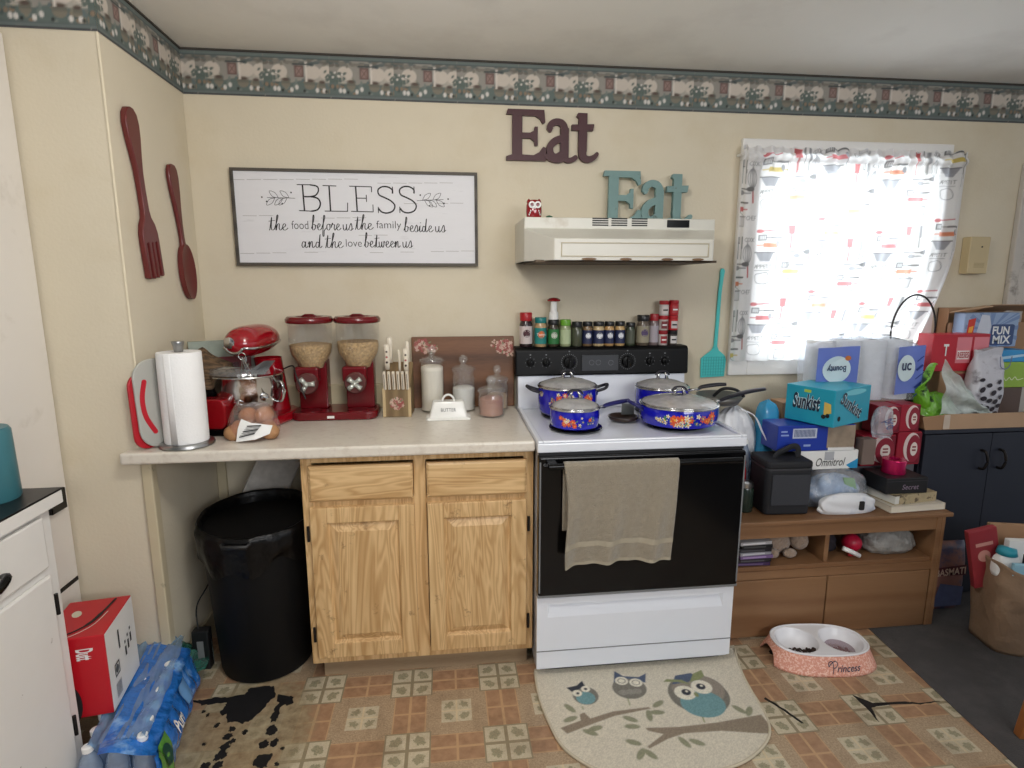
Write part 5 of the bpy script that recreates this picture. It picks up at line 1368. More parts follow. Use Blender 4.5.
cookpot('stock_pot', 'deep cobalt blue stock pot with a glass lid on the back left burner', 'pot', (.185,-.275,ZK), .122, .112, 'loops', flow=44, fa=.0, big=.012)
cookpot('saucepan', 'small cobalt blue saucepan with a flower print at the front left of the stove', 'saucepan', (.165,-.505,ZK), .092, .072, (radians(22), .17, .018, m_hndb), flow=38, big=.009)
fp = cookpot('saute_pan', 'wide cobalt blue lidded pan with orange flowers at the front right of the stove', 'pan', (.580,-.485,ZK), .148, .072, (radians(15), .285, .045, m_hnd), flow=46, big=.015, fa=-.15)
MB().tube(smooth_path([(-.138,.05,.056),(-.175,.055,.072),(-.192,.02,.082),(-.172,-.015,.072),(-.143,-.01,.056)],5), .0065, 10).build('helper_handle', m_hndb, fp, smooth=180)
cookpot('saucepan', 'cobalt blue lidded saucepan behind the wide pan on the back right burner', 'saucepan', (.603,-.245,ZK), .112, .095, (radians(-10), .16, .03, m_hnd), flow=14)
# spoon rest with a wire stand between the pots
sr = thing('spoon_rest', 'small dark brown dish with a grey square tab between the pots', 'spoon rest', (.395,-.375,.913))
MB().lathe([(.035,0),(.055,.006),(.062,.02),(.058,.021),(.05,.010),(0,.006)], n=28, caps=False).build('dish', pm('dark_brown_glaze', (52,38,32), .3), sr, smooth=180)
m = MB().prism([(-.002,.02),(.052,.02),(.052,.075),(.046,.066),(.006,.066),(.0,.078)], .018, .022, 'xz'); m.build('tab', pm('grey_stoneware', (110,114,112), .4, var=.2), sr, bevel=.001)
# dull pan and crumpled white bag past the right edge of the stove
dpn = thing('grey_pan', 'dull grey pan with a black handle behind the right edge of the stove', 'pan', (.905,-.17,.935))
MB().lathe([(0,0),(.075,.0),(.10,.035),(.104,.036),(.078,-.004),(0,-.004)], n=36, caps=False).build('pan_body', pm('dull_grey_metal', (112,110,106), .4, metal=.5), dpn, smooth=180)
MB().tube(smooth_path([(-.06,-.06,.04),(-.03,-.08,.075),(.03,-.08,.07),(.08,-.06,.035)],6), .007, 8).build('pan_handle', m_blackm, dpn, smooth=180)

# ================================================================== helpers for packages
def carton(name, label, cat, loc, size, rz=0, mats=None, front=None, side=None, top=None, body='box_body', bevel=.003, rot=None, group=None, topname='top_print'):
    """size (w,d,h); origin at the middle of the base; front faces -y"""
    o = thing(name, label, cat, loc, rz=rz, rot=rot, group=group); w_, d, h = size
    MB().box(-w_/2, -d/2, 0, w_/2, d/2, h).build(body, mats, o, bevel=bevel)
    if front:
        for nm, mt, fn in front:
            m = MB(); fn(m, lambda a, b, e=.0008: (-w_/2+a*w_, -d/2-e, b*h)); m.build(nm, mt, o)
    if side:
        for nm, mt, fn in side:
            m = MB(); fn(m, lambda a, b, e=.0008: (w_/2+e, -d/2+a*d, b*h)); m.build(nm, mt, o)
    if top:
        for nm, mt, fn in top:
            m = MB(); fn(m, lambda a, b, e=.0008: (-w_/2+a*w_, -d/2+b*d, h+e)); m.build(nm, mt, o)
    return o
def rectf(x0, y0, x1, y1, e=.0008):
    return lambda m, F: m.add([F(x0,y0,e),F(x1,y0,e),F(x1,y1,e),F(x0,y1,e)], [(0,1,2,3)])
def polyf(pts, e=.0008): return lambda m, F: m.add([F(a,b,e) for a, b in pts], [tuple(range(len(pts)))])
def discf(cx_, cy_, rx, ry, e=.0012): return lambda m, F: m.disc((cx_, cy_), rx, ry, lambda a, b: F(a, b, e), 24)
def textf(t, box, e=.0016, bold=.0, shear=0, rot=0): return lambda m, F: m.text(t, box, lambda a, b: F(a, b, e), bold=bold, shear=shear, rot=rot)
_pc = {}
def pk(c, rough=.4):
    k = (c, rough)
    if k not in _pc: _pc[k] = pm('print_%d_%d_%d' % c, c, rough, var=.05)
    return _pc[k]
def lump(r, h, seed, amp=.10, squash=.7, n=48, nv=22, shape=.55, fn=None, foot=.85):
    """crumpled bag surface; r=(rx,ry)"""
    g = random.Random(seed); ph = [(g.randint(2,11), g.uniform(0,6.3), g.uniform(2,16), g.uniform(.3,1)) for _ in range(9)]
    m = MB()
    def f(u, v):
        a = u*2*pi
        e = (foot+(1-foot)*min(1, v/.15))*(sqrt(max(0, 1-max(0, (v-shape)/(1-shape))**2.4)) if v > shape else 1)
        w_ = sum(q[3]*sin(q[0]*a+q[1]+q[2]*v) for q in ph)/9
        k = e*(1+amp*w_*2.2)
        c, s_ = cos(a), sin(a); p = .72
        return (r[0]*k*abs(c)**p*(1 if c > 0 else -1), r[1]*k*abs(s_)**p*(1 if s_ > 0 else -1), h*v*(1+.05*amp*10*w_*v))
    m.grid(f, n, nv, cu=True); m.add([f(i/n, 1) for i in range(n)], [tuple(range(n))]); m.add([f(i/n, 0) for i in range(n)], [tuple(range(n))[::-1]])
    return m
ZB_ = .5175     # bench top

# ================================================================== on the bench
# --- black insulated lunch bag
lb_ = thing('lunch_bag', 'black insulated lunch bag with a carry strap at the left of the bench', 'lunch bag', (1.078,-.396,ZB_), rz=radians(-3))
lb_.scale = (.90, 1, .97)
m_nyl = pm('black_nylon', (22,23,28), .7, var=.2, bmp=.4, bs=200)
MB().prism(rrect(-.108,-.08,.108,.08,.022), .0, .200).build('bag_body', m_nyl, lb_, bevel=.010, seg=3)
MB().prism(rrect(-.111,-.083,.111,.083,.024), .203, .235).build('bag_lid', m_nyl, lb_, bevel=.010, seg=3)
MB().prism(rrect(-.110,-.082,.110,.082,.023), .198, .205).build('zip', pm('dull_zip', (60,60,64), .5), lb_)
m = MB(); m.prism([(-.085,.045),(-.04,.045),(-.005,.045),(.06,.045),(.095,.045),(.095,.18),(-.085,.18)], -.088, -.079, 'xz').build('front_pocket', pm('charcoal_mesh', (50,52,58), .75, var=.2, vs=200, bmp=.6, bs=400), lb_, bevel=.003)
MB().tube(smooth_path([(-.045,-.02,.232),(-.03,-.02,.255),(.0,-.02,.268),(.04,-.02,.285),(.065,-.02,.275),(.068,-.02,.235)],6), .013, 10, flat=.3, up=(0,1,0)).build('carry_strap', m_nyl, lb_, smooth=180)
# --- bottle, tin and jar between stove and lunch bag
jr = thing('tin_jar', 'dark green glass jar with a pale metal lid between the stove and the lunch bag', 'jar', (.925,-.405,ZB_))
MB().lathe([(.030,0),(.033,.005),(.033,.095),(.029,.105)], n=24).build('jar_body', pm('dark_green_glass', (38,50,42), .2), jr, smooth=40)
MB().lathe([(.030,.105),(.031,.109),(.030,.124),(.024,.128)], n=24).build('lid', m_brush, jr, smooth=40)
rb_ = thing('red_bottle', 'glossy red squeeze bottle behind the green jar', 'bottle', (.938,-.315,ZB_))
MB().lathe([(.028,0),(.032,.006),(.032,.15),(.027,.17),(.029,.185),(.024,.205),(.012,.22)], n=24).build('bottle_body', pm('glossy_red_plastic', (176,22,34), .25, coat=.3), rb_, smooth=50)
MB().lathe([(.014,.22),(.014,.24),(.008,.246)], n=16).build('cap', m_whitep, rb_, smooth=40)
wb = thing('water_bottle', 'clear plastic water bottle with a white cap left of the lunch bag', 'bottle', (.975,-.285,ZB_))
MB().lathe([(.024,0),(.027,.004),(.027,.10),(.025,.105),(.027,.11),(.027,.19),(.023,.215),(.013,.245),(.012,.258)], n=24, caps=False).build('bottle_body', film('bottle_plastic', (200,212,228), .3, .08, .2, 20), wb, smooth=60)
MB().lathe([(.0145,.256),(.0145,.272),(.012,.274)], n=18).build('cap', m_whitep, wb, smooth=40)
# --- white carrier bag standing behind them, blue pack
wbg = thing('carrier_bag', 'crumpled white plastic carrier bag leaning by the right side of the stove', 'bag', (.975,-.175,ZB_))
lump((.095,.062), .400, 11, .11, shape=.50).build('bag_body', m_bagw, wbg, smooth=180)
MB().tube(smooth_path([(-.01,-.065,.40),(.05,-.085,.37),(.08,-.11,.30),(.11,-.13,.24),(.15,-.15,.20)],6), [.010]*25, 8, flat=.3).build('bag_strap', m_bagw, wbg, smooth=180)
bp = thing('blue_pack', 'turquoise plastic wrapped pack behind the lunch bag', 'pack', (1.118,-.20,ZB_))
lump((.045,.045), .430, 5, .06, shape=.8).build('wrap', pm('turquoise_film', (64,160,206), .25, coat=.4, bmp=.4, bs=20, bd=.01), bp, smooth=180)
# --- plain carton that the stack is built against
carton('cardboard_carton', 'brown cardboard carton standing behind the stack of food boxes', 'box', (1.485,-.155,ZB_), (.60,.10,.415), mats=m_card)
# --- clear bag with diaper wipes and dolls clothes
bag = thing('zip_bag', 'clear zip bag of pale blue patterned cloth lying on the bench', 'bag', (1.345,-.36,ZB_))
m_cloth = pm('pale_blue_print_cloth', (150,176,206), .8, var=.4, vs=26, bmp=.5, bs=40, dirt=(214,224,236), dscale=16, dlo=.5, dhi=.62)
lump((.115,.065), .130, 21, .16, shape=.3).build('folded_cloth', m_cloth, bag, smooth=180)
m = MB(); m.prism([(.02,.10),(.075,.075),(.06,.125),(.01,.13)], -.06, -.052, 'xz').build('green_patch', pk((110,176,84)), bag)
lump((.140,.090), .165, 22, .12, shape=.35).build('bag_film', m_film, bag, smooth=180)
wp = thing('wipes_pack', 'white soft pack of wipes with a black opening slot in front of the clear bag', 'wipes pack', (1.335,-.478,ZB_))
lump((.122,.024), .085, 31, .10, shape=.5).build('pack_body', pm('soft_white_pack', (226,228,232), .4, var=.03, bmp=.3, bs=30, dirt=(190,198,214), dscale=14), wp, smooth=180)
MB().prism(rrect(.038,.018,.060,.056,.005), -.0275, -.023, 'xz').build('slot', m_ink, wp)
gb_ = thing('silver_bag', 'crumpled silvery grey bag squeezed between the lunch bag and the patterned cloth', 'bag', (1.23,-.29,ZB_))
lump((.045,.040), .150, 41, .15, shape=.5).build('bag_body', pm('silver_grey_film', (128,122,122), .35, metal=.3, var=.3, bmp=1, bs=30, bd=.02), gb_, smooth=180)
# --- white carton lettered Omnitrol
ob = carton('medicine_carton', 'white carton with black script lettering and a blue corner, under the blue carton', 'box', (1.300,-.325,ZB_+.160), (.268,.13,.082), mats=m_whitep,
    front=[('grey_bars', pk((176,178,184)), lambda m, F: (rectf(.42,.5,.58,.95)(m, F))), ('blue_corner', pk((44,146,196)), polyf([(.8,.2),(1,.55),(1,.02),(.88,.02)])),
           ('lettering', m_ink, textf('Omnitrol', (.28,.18,.78,.62), shear=.3))])
# --- blue carton with a photo side
bl_ = carton('blue_carton', 'royal blue carton with a white bar-code panel and a brown pictured end', 'box', (1.235,-.325,ZB_+.244), (.345,.13,.112), mats=pk((30,58,160)), rz=radians(-1),
    front=[('bar_code_panel', pk((196,204,222)), rectf(.19,.50,.50,.88)), ('picture_panel', pm('pictured_panel', (150,134,116), .5, var=.5, vs=22), rectf(.64,.10,1.0,.97)), ('white_strip', m_whitep, rectf(.66,.0,1.0,.12)),
           ('pale_marks', pk((150,170,220)), lambda m, F: (rectf(.34,.18,.43,.26)(m, F), rectf(.04,.60,.14,.66)(m, F), rectf(.04,.74,.12,.80)(m, F)))])
m = MB()
for i in range(16): m.box(-.5*.345+.345*(.21+i*.017), -.0668, .112*.56, -.5*.345+.345*(.21+i*.017+.008), -.0660, .112*.84)
m.build('bars', pk((70,84,130)), bl_)
# --- Sunkist box, turned
th = radians(-65); fW, fD = .215, .27
cx0, cy0 = 1.262, -.468
cc_ = (cx0-cos(th)*fW/2-sin(th)*fD/2, cy0-sin(th)*fW/2+cos(th)*fD/2)
sk = carton('fruit_snack_box', 'bright teal Sunkist box turned with one corner forward, on top of the blue carton', 'box', (cc_[0]-.012, cc_[1]+.006, ZB_+.360), (fW,fD,.155), rz=th, mats=pk((36,160,186)),
    front=[('lettering_shadow', pk((220,240,244)), textf('Sunkist', (.16,.36,.72,.80), e=.0012, bold=.07, shear=.15)), ('lettering', pk((26,44,66)), textf('Sunkist', (.16,.36,.72,.80), e=.0020, bold=.03, shear=.15)),
           ('gummy_picture', pk((222,190,92)), polyf([(.80,.30),(.95,.38),(.93,.62),(.80,.66)])), ('blackberry', m_ink, lambda m, F: (discf(.80,.26,.045,.06,.0014)(m, F), discf(.88,.30,.04,.06,.0014)(m, F))), ('green_flash', pk((180,206,80)), rectf(.38,.84,.52,.92))],
    side=[('lettering_shadow', pk((220,240,244)), lambda m, F: m.text('Sunkist', (.035,.055,.215,.108), lambda a, b: F(a/fD, b/.155, .0012), bold=.05, shear=.15, rot=-.5)), ('lettering', pk((26,44,66)), lambda m, F: m.text('Sunkist', (.035,.055,.215,.108), lambda a, b: F(a/fD, b/.155, .0022), bold=.02, shear=.15, rot=-.5)),
          ('blackberry', m_ink, discf(.14,.22,.04,.07)), ('pale_arc', pk((120,206,220)), discf(.55,.88,.3,.08,.0009))])
# --- red boxes
m_rbox = pk((156,24,46))
def redbox(name, label, x, y, z, w_, h, d=.10, lt=True):
    return carton(name, label, 'box', (x, y+d/2, z), (w_, d, h), mats=m_rbox,
      front=[('dark_panel', pk((112,18,36)), rectf(.55,.04,1,.96)), ('pale_ring', pk((222,204,200)), discf(.62,.54,.35,.44,.0010)), ('dark_disc', pk((140,34,52)), discf(.70,.49,.29,.42,.0014)), ('pale_emblem', pk((226,214,206)), discf(.71,.48,.15,.21,.0018)),
             ('emblem_bars', pk((140,60,60)), lambda m, F: (rectf(.63,.52,.79,.57,.0024)(m, F), rectf(.63,.42,.79,.47,.0024)(m, F)))])
carton('low_carton', 'grey low carton under the dark red boxes', 'box', (1.625,-.262,ZB_), (.30,.10,.140), mats=pk((96,92,98)))
redbox('cookie_box', 'dark red box with a round pale emblem, lower left of the four', 1.578, -.325, ZB_+.144, .160, .140)
redbox('cookie_box', 'dark red box with a round pale emblem, lower right of the four', 1.725, -.325, ZB_+.144, .115, .150)
redbox('cookie_box', 'dark red box in the upper row directly above the lower left one', 1.615, -.325, ZB_+.290, .100, .125, lt=False)
redbox('cookie_box', 'dark red box with a face picture, upper right of the four', 1.714, -.325, ZB_+.296, .092, .122, lt=False)
ps = thing('plastic_sack', 'crinkled clear wrapper with blue print between the Sunkist box and the red boxes', 'wrapper', (1.545,-.372,ZB_+.290))
lump((.040,.025), .135, 51, .16, shape=.6).build('wrapper_film', m_film, ps, smooth=180)
MB().text('pro', (-.022,.035,.022,.085), lambda a, b: (a, -.029, b), rot=-1.2).build('wrapper_print', pk((60,80,130)), ps)
carton('wrapper_support_box', 'small dull carton beneath the crinkled clear wrapper', 'box', (1.475,-.375,ZB_+.176), (.06,.05,.112), mats=pk((120,104,96)))
# --- books, black box and pink roll
bkl = thing('book', 'large pale hardback book lying lowest at the right end of the bench', 'book', (1.640,-.415,ZB_), rz=radians(3))
MB().box(-.128,-.085,.003,.126,.083,.026).build('pages', pm('cream_pages', (222,214,196), .8, var=.05, scale=(1,1,30)), bkl)
MB().box(-.132,-.088,0,.130,.086,.003).box(-.132,-.088,.026,.130,.086,.029).box(.126,-.088,0,.130,.086,.029).build('cover', pk((206,198,184)), bkl, bevel=.001)
bku = thing('book', 'smaller book with a mottled tan cover lying on the large pale hardback', 'book', (1.632,-.405,ZB_+.0295), rz=radians(8))
MB().box(-.106,-.078,.003,.104,.076,.038).build('pages', pm('white_pages', (216,216,210), .8, var=.05, scale=(1,1,30)), bku)
m = MB().box(-.110,-.080,0,.110,.080,.003).box(-.110,-.080,.038,.110,.080,.041).box(-.085,-.0805,0,.110,-.077,.041)
m.build('cover', pm('mottled_tan_cover', (176,160,126), .5, var=.35, vs=40, dirt=(96,82,62), dscale=40, dlo=.55, dhi=.62), bku, bevel=.001)
bb = carton('black_box', 'flat black box with pale lettering lying on the mottled tan book', 'box', (1.600,-.405,ZB_+.071), (.190,.15,.068), mats=m_blackm, front=[('lettering', pk((150,132,150)), textf('Secret', (.38,.28,.78,.60), shear=.2)), ('lid_line', pk((60,58,64)), rectf(0,.80,1,.83))])
pr = thing('ribbon_roll', 'metallic pink roll of ribbon on top of the black box', 'ribbon roll', (1.597,-.400,ZB_+.1395))
MB().lathe([(.022,0),(.046,0),(.0475,.004),(.044,.028),(.0475,.056),(.046,.060),(.022,.060),(.022,0)], n=36, caps=False).build('ribbon', pm('metallic_pink', (196,30,92), .25, metal=.6, var=.05), pr, smooth=40)
# --- pack of paper towels in clear film
tp2 = thing('paper_towel_pack', 'big clear-wrapped pack of white paper towel rolls with blue printed ends', 'paper towel pack', (1.562,-.160,ZB_+.418))
PW, PD, PH = .510, .145, .285
for i, x in enumerate((-.188,-.063,.063,.188)):
    for y in (0,):
        MB().lathe([(.02,.004),(.060,.002),(.0605,.268),(.058,.272),(.02,.272)], n=28, c=(x,y,0), caps=False).build('roll', m_paper, tp2, smooth=40)
m = MB()
def wrapf(x, z, e): return (x, -PD/2*1.05-.011-e+.004*sin(x*40), z)
m_bwp = pm('blue_wrapper_print', (108,128,206), .3, var=.15, vs=8, coat=.3)
for a, b_ in ((-.255,-.062), (.125,.255)):
    MB().grid(lambda u, v: wrapf(a+(b_-a)*u, .030+.215*v+ .008*u, 0), 12, 6).build('blue_print', m_bwp, tp2, smooth=180)
MB().grid(lambda u, v: wrapf(-.253+.105*u, .0+.05*v, .001), 8, 2).build('aqua_band', pk((120,196,220)), tp2)
for c in (-.165, .170): MB().disc((c,.150), .068 if c < 0 else .045, .060, lambda a, b: wrapf(a, b, .005), 28).build('oval_panel', pk((214,232,238)), tp2)
m = MB(); m.text('Bounty', (-.215,.138,-.120,.175), lambda a, b: wrapf(a, b, .0075), bold=.02, rot=pi).text('uc', (.145,.140,.195,.175), lambda a, b: wrapf(a, b, .0075), bold=.02); m.build('lettering', pk((40,54,96)), tp2)
MB().disc((-.115,.200), .014, .011, lambda a, b: wrapf(a, b, .007), 16).build('orange_spot', pk((206,120,60)), tp2)
m = MB(); m.grid(lambda u, v: wrapf(-.180+.075*u, .0+.035*v, .003), 6, 2); m.build('red_label', pk((206,50,50)), tp2)
m = MB(); m.text('2=8', (-.175,.004,-.11,.030), lambda a, b: wrapf(a, b, .004), bold=.03); m.build('label_number', m_whitep, tp2)
m = MB()
for i in range(5): m.stroke([(.222,.02+i*.04),(.248,.045+i*.04)], .010 if i % 2 else .004, 0, 0, lambda a, b, h: wrapf(a, b, .005), cap=0)
m.build('edge_print', pk((40,60,140)), tp2)
g = random.Random(77); ph = [(g.uniform(8,60), g.uniform(0,6), g.uniform(8,50)) for _ in range(8)]
def pack(u, v):
    a = u*2*pi; c, s_ = cos(a), sin(a); p = .30
    k = 1.0 if v < .84 else sqrt(max(0, 1-((v-.84)/.16)**2*.65))
    x = PW/2*1.02*abs(c)**p*(1 if c > 0 else -1)*k; y = (PD/2*1.05)*abs(s_)**p*(1 if s_ > 0 else -1)*k
    w_ = sum(sin(q[0]*x+q[1]+q[2]*v) for q in ph)/8
    return (x+.008*w_, y-.006*w_, .002+PH*v+.010*w_*v)
m = MB().grid(pack, 90, 40, cu=True); m.add([pack(i/90, 1) for i in range(90)], [tuple(range(90))]); m.build('clear_wrap', m_film, tp2, smooth=180)

# ================================================================== inside the bench
dv = []
for i, (c, w_) in enumerate((((60,40,78),.145),((36,34,40),.140),((120,96,140),.142),((150,150,158),.138),((30,28,34),.140),((28,28,30),.135),((170,168,170),.138))):
    lb2 = ['purple-spined case, lowest in the stack in the left cubby','black case second from the bottom in the left cubby stack','lilac-spined case in the left cubby stack','silver-grey case in the middle of the left cubby stack','black case just above the silver-grey one in the left cubby','dark case second from the top of the left cubby stack','pale grey case on top of the left cubby stack'][i]
    o = thing('disc_case', lb2, 'disc case', (.930+(i % 3)*.004,-.415,.3155+i*.0150), rz=radians((i*37 % 7)-3), group=None)
    MB().box(-w_/2,-.09,0,w_/2,.09,.0142).build('case', pk(c, .3), o, bevel=.001)
    MB().box(-w_/2+.01,-.0908,.004,w_/2-.03,-.0898,.010).build('spine_print', pk(tuple(min(255, x+50) for x in c)), o)
ty = thing('plush_toy', 'beige and grey plush toy lying in the left cubby', 'plush toy', (1.115,-.40,.3155))
m_pl = pm('beige_plush', (168,146,128), .95, var=.25, vs=40, bmp=1, bs=120, sheen=.4, bd=.01)
for nm, c, r_, s_ in (('body',(-.03,0,.045),.045,(1.4,.9,.9)),('head',(.06,-.02,.060),.040,(1,.9,.9)),('ear',(.085,-.01,.098),.016,(1,.5,1)),('ear',(.035,-.01,.100),.016,(1,.5,1)),('paw',(.0,-.055,.022),.02,(1.5,1,.9)),('paw',(-.07,-.05,.022),.02,(1.2,1,.9))):
    MB().lathe([(0,-r_),(r_*.5,-r_*.87),(r_*.87,-r_*.5),(r_,0),(r_*.87,r_*.5),(r_*.5,r_*.87),(0,r_)], n=18, sx=s_[0], sy=s_[1], c=c, caps=False).build(nm, m_pl, ty, smooth=180)
rt = thing('red_ball', 'crimson ball in the right cubby', 'ball', (1.415,-.43,.3155))
MB().lathe([(0,0),(.020,.006),(.036,.024),(.040,.042),(.036,.058),(.020,.074),(0,.080)], n=24, caps=False).build('ball_skin', pk((190,24,60)), rt, smooth=180)
pn = thing('toy_tube', 'white and red plastic tube lying in front of the crimson ball', 'toy', (1.370,-.485,.3155))
MB().tube([(-.035,.0,.045),(.0,-.005,.030),(.035,-.01,.012)], .010, 10).build('white_tube', m_whitep, pn, smooth=180)
MB().tube([(.0,.012,.012),(.04,.006,.012)], .010, 10).build('red_tube', pk((200,40,54)), pn, smooth=180)
dkt = thing('dark_cloth', 'dark bundled cloth at the left of the right cubby', 'cloth', (1.315,-.37,.3155))
lump((.048,.06), .085, 61, .15, shape=.4).build('bundle', pm('near_black_cloth', (40,34,42), .8, var=.4, vs=30), dkt, smooth=180)
gbg = thing('grey_bag', 'crumpled grey plastic bag filling the right cubby', 'bag', (1.585,-.41,.3155))
lump((.115,.075), .112, 71, .10, shape=.25).build('bag_body', pm('grey_translucent_bag', (148,146,142), .3, var=.12, bmp=1, bs=22, bd=.02), gbg, smooth=180)

# ================================================================== on the dark cabinet
ZD = .8185
m_cardl = pm('light_cardboard', (190,158,128), .8, var=.06, bmp=.2, bs=40)
ty_ = thing('cardboard_tray', 'wide shallow brown cardboard tray on top of the dark cabinet', 'box', (2.10,-.19,ZD))
m = MB(); m.box(-.305,-.135,0,.36,.13,.004); m.build('tray_base', m_card, ty_)
MB().add([(-.22,-.137,0),(.36,-.137,0),(.36,-.150,.072),(-.235,-.150,.072),(-.22,-.133,0),(.36,-.133,0),(.36,-.146,.072),(-.235,-.146,.072)], [(0,1,2,3),(7,6,5,4),(3,2,6,7),(0,3,7,4),(1,5,6,2)]).build('front_wall', m_cardl, ty_)
MB().add([(-.222,-.1375,.002),(-.190,-.1375,.002),(-.205,-.1508,.070),(-.236,-.1508,.070)], [(0,1,2,3)]).build('torn_tape', pm('shiny_tape', (212,196,180), .2), ty_)
MB().add([(-.305,-.13,0),(-.225,-.136,0),(-.235,-.150,.070),(-.33,-.140,.060)], [(0,1,2,3)]).build('corner_flap', m_card, ty_, solid=.004)
MB().box(-.305,-.13,0,-.301,.13,.06).build('side_wall', m_card, ty_)
# basket with hoop handle
hb2 = thing('wire_basket', 'small dark basket with a tall thin hoop handle in front of the curtain', 'basket', (1.862,-.13,ZD+.0045))
lump((.056,.050), .24, 81, .03, shape=.9).build('basket_body', pm('dark_brown_weave', (52,44,40), .8, var=.4, vs=60, bmp=1, bs=80), hb2, smooth=180)
MB().tube([(cos(a)*.112-.012, 0, .415+sin(a)*.170) for a in [pi*i/24 for i in range(25)]]+[(-.118,0,.33),(-.075,0,.20)], .0042, 8).build('hoop_handle', m_iron, hb2, smooth=180)
MB().tube([(.100,0,.415),(.092,0,.30),(.070,0,.20)], .0042, 8).build('hoop_end', m_iron, hb2, smooth=180)
MB().obox((.085,-.01,.255),(.045,.04,.055)).build('clip', m_blackm, hb2, bevel=.006)
# supports and boxes at the back
carton('small_carton', 'plain tan carton in the tray, holding up the red candy box', 'box', (2.035,-.160,ZD+.0045), (.17,.08,.237), mats=m_card, front=[('red_panel', pk((146,60,66)), rectf(.35,.3,.98,.95)), ('pale_mark', pk((206,170,166)), rectf(.45,.5,.9,.75,.0014))])
carton('candy_box', 'long red candy box with white-lettered panels behind the speckled bag', 'box', (2.030,-.165,ZD+.243), (.285,.09,.170), mats=pk((184,34,50)),
    front=[('pink_panel', pk((220,130,140)), lambda m, F: (rectf(.42,.22,.68,.92)(m, F), rectf(.72,.22,.985,.92)(m, F))), ('white_plate', pk((240,226,224)), lambda m, F: (rectf(.44,.32,.66,.56,.0012)(m, F), rectf(.74,.32,.965,.56,.0012)(m, F))),
           ('lettering', pk((176,30,44)), lambda m, F: (textf('REESES', (.45,.36,.65,.52), bold=.02)(m, F), textf('HERSHEYS', (.75,.36,.955,.52), bold=.02)(m, F))), ('white_letter', m_whitep, textf('T', (.19,.42,.28,.74), bold=.03))])
carton('storage_carton', 'dark plain carton at the right end of the tray under the green box', 'box', (2.31,-.15,ZD+.0045), (.16,.10,.153), mats=pk((92,74,66)))
carton('green_box', 'lime green box with a pale line of lettering at the right edge', 'box', (2.325,-.15,ZD+.1585), (.15,.10,.120), mats=pk((150,186,70)), front=[('pale_script_line', pk((226,236,190)), lambda m, F: m.stroke(sp2([(.1,.3),(.2,.4),(.3,.28),(.4,.4),(.5,.3),(.6,.42),(.7,.3),(.9,.36)], 4), .03, 0, 0, lambda a, b, h: F(a, b, .001), cap=0))])
carton('blue_snack_box', 'small sky blue box between the lime green box and the candy box', 'box', (2.318,-.15,ZD+.2795), (.17,.10,.055), mats=pk((52,150,210)), front=[('white_stripe', pk((180,214,236)), polyf([(.1,.2),(.9,.5),(.9,.7),(.1,.45)]))])
fm = carton('candy_bag_box', 'pale blue rayed box lettered FUN MIX on top of the blue box', 'box', (2.245,-.106,ZD+.345), (.285,.062,.160), rot=(0,0,0), mats=pk((150,172,204)),
    front=[('rays', pk((120,144,186)), lambda m, F: [polyf([(.5,.5),(.5+.7*cos(a),.5+.7*sin(a)) if False else (min(1,max(0,.62+.6*cos(a))), min(1,max(0,.5+.8*sin(a)))), (min(1,max(0,.62+.6*cos(a+.16))), min(1,max(0,.5+.8*sin(a+.16))))], .0009)(m, F) for a in [i*.42 for i in range(15)]]),
           ('blue_plate', pk((56,78,124)), lambda m, F: m.add([F(a, b, .0014) for a, b in rrect(.50,.04,.93,.66,.05)], [tuple(range(24))])),
           ('lettering', m_whitep, lambda m, F: (textf('FUN', (.53,.36,.84,.60), e=.002, bold=.03)(m, F), textf('MIX', (.55,.09,.88,.33), e=.002, bold=.03)(m, F))),
           ('candy_picture', pk((206,60,40)), polyf([(.05,.25),(.17,.30),(.20,.85),(.07,.80)], .0014)), ('candy_picture', pk((236,170,60)), polyf([(.07,.30),(.15,.34),(.17,.62),(.09,.58)], .0018)),
           ('silver_burst', pk((206,212,224)), polyf([(.22,.30),(.46,.22),(.50,.6),(.44,.92),(.30,.95)], .0012))])
carton('stacking_carton', 'plain carton hidden behind the small blue box, carrying the FUN MIX box', 'box', (2.165,-.095,ZD+.0045), (.085,.03,.338), mats=m_card)
bc_ = thing('open_carton', 'tall open brown cardboard carton with raised flaps against the wall at the right', 'box', (2.28,-.042,ZD+.005))
m = MB(); m.box(-.205,-.030,0,-.201,.030,.52).box(-.205,.026,0,.25,.030,.52).box(-.205,-.030,0,.25,-.026,.45).box(.246,-.03,0,.25,.03,.52); m.build('carton_walls', m_card, bc_)
MB().add([(-.20,-.03,.500),(-.02,-.028,.530),(-.04,-.095,.530),(-.215,-.11,.512)], [(0,1,2,3)]).build('flap', m_cardl, bc_, solid=.004)
MB().add([(-.02,.028,.50),(.25,.028,.50),(.25,-.06,.535),(.0,-.055,.535)], [(0,1,2,3)]).build('flap', m_card, bc_, solid=.004)
# popcorn bag, greens
pp = thing('speckled_bag', 'upright clear bag with large dark dots and a pale crest in the tray', 'bag', (2.125,-.245,ZD+.0045))
def popf(u, v):
    a = u*2*pi; k = 1 if v < .8 else 1; c, s_ = cos(a), sin(a)
    t = .045*(sin(min(1, v*1.1)*pi)**.5 if v < .92 else .25)+.004
    x = .078*abs(c)**.5*(1 if c > 0 else -1)*(1+.10*sin(v*5)+.04*sin(v*19)); return (x+.012*v, t*abs(s_)**.8*(1 if s_ > 0 else -1), v*.345+.008*sin(x*40)*v)
m = MB().grid(popf, 48, 30, cu=True); m.add([popf(i/48,1) for i in range(48)], [tuple(range(48))]); pbd = m.build('bag_body', pm('grey_white_sack', (196,196,204), .35, var=.08, bmp=.6, bs=24, bd=.01, dirt=(110,104,112), dscale=14, dlo=.55, dhi=.7), pp, smooth=180)
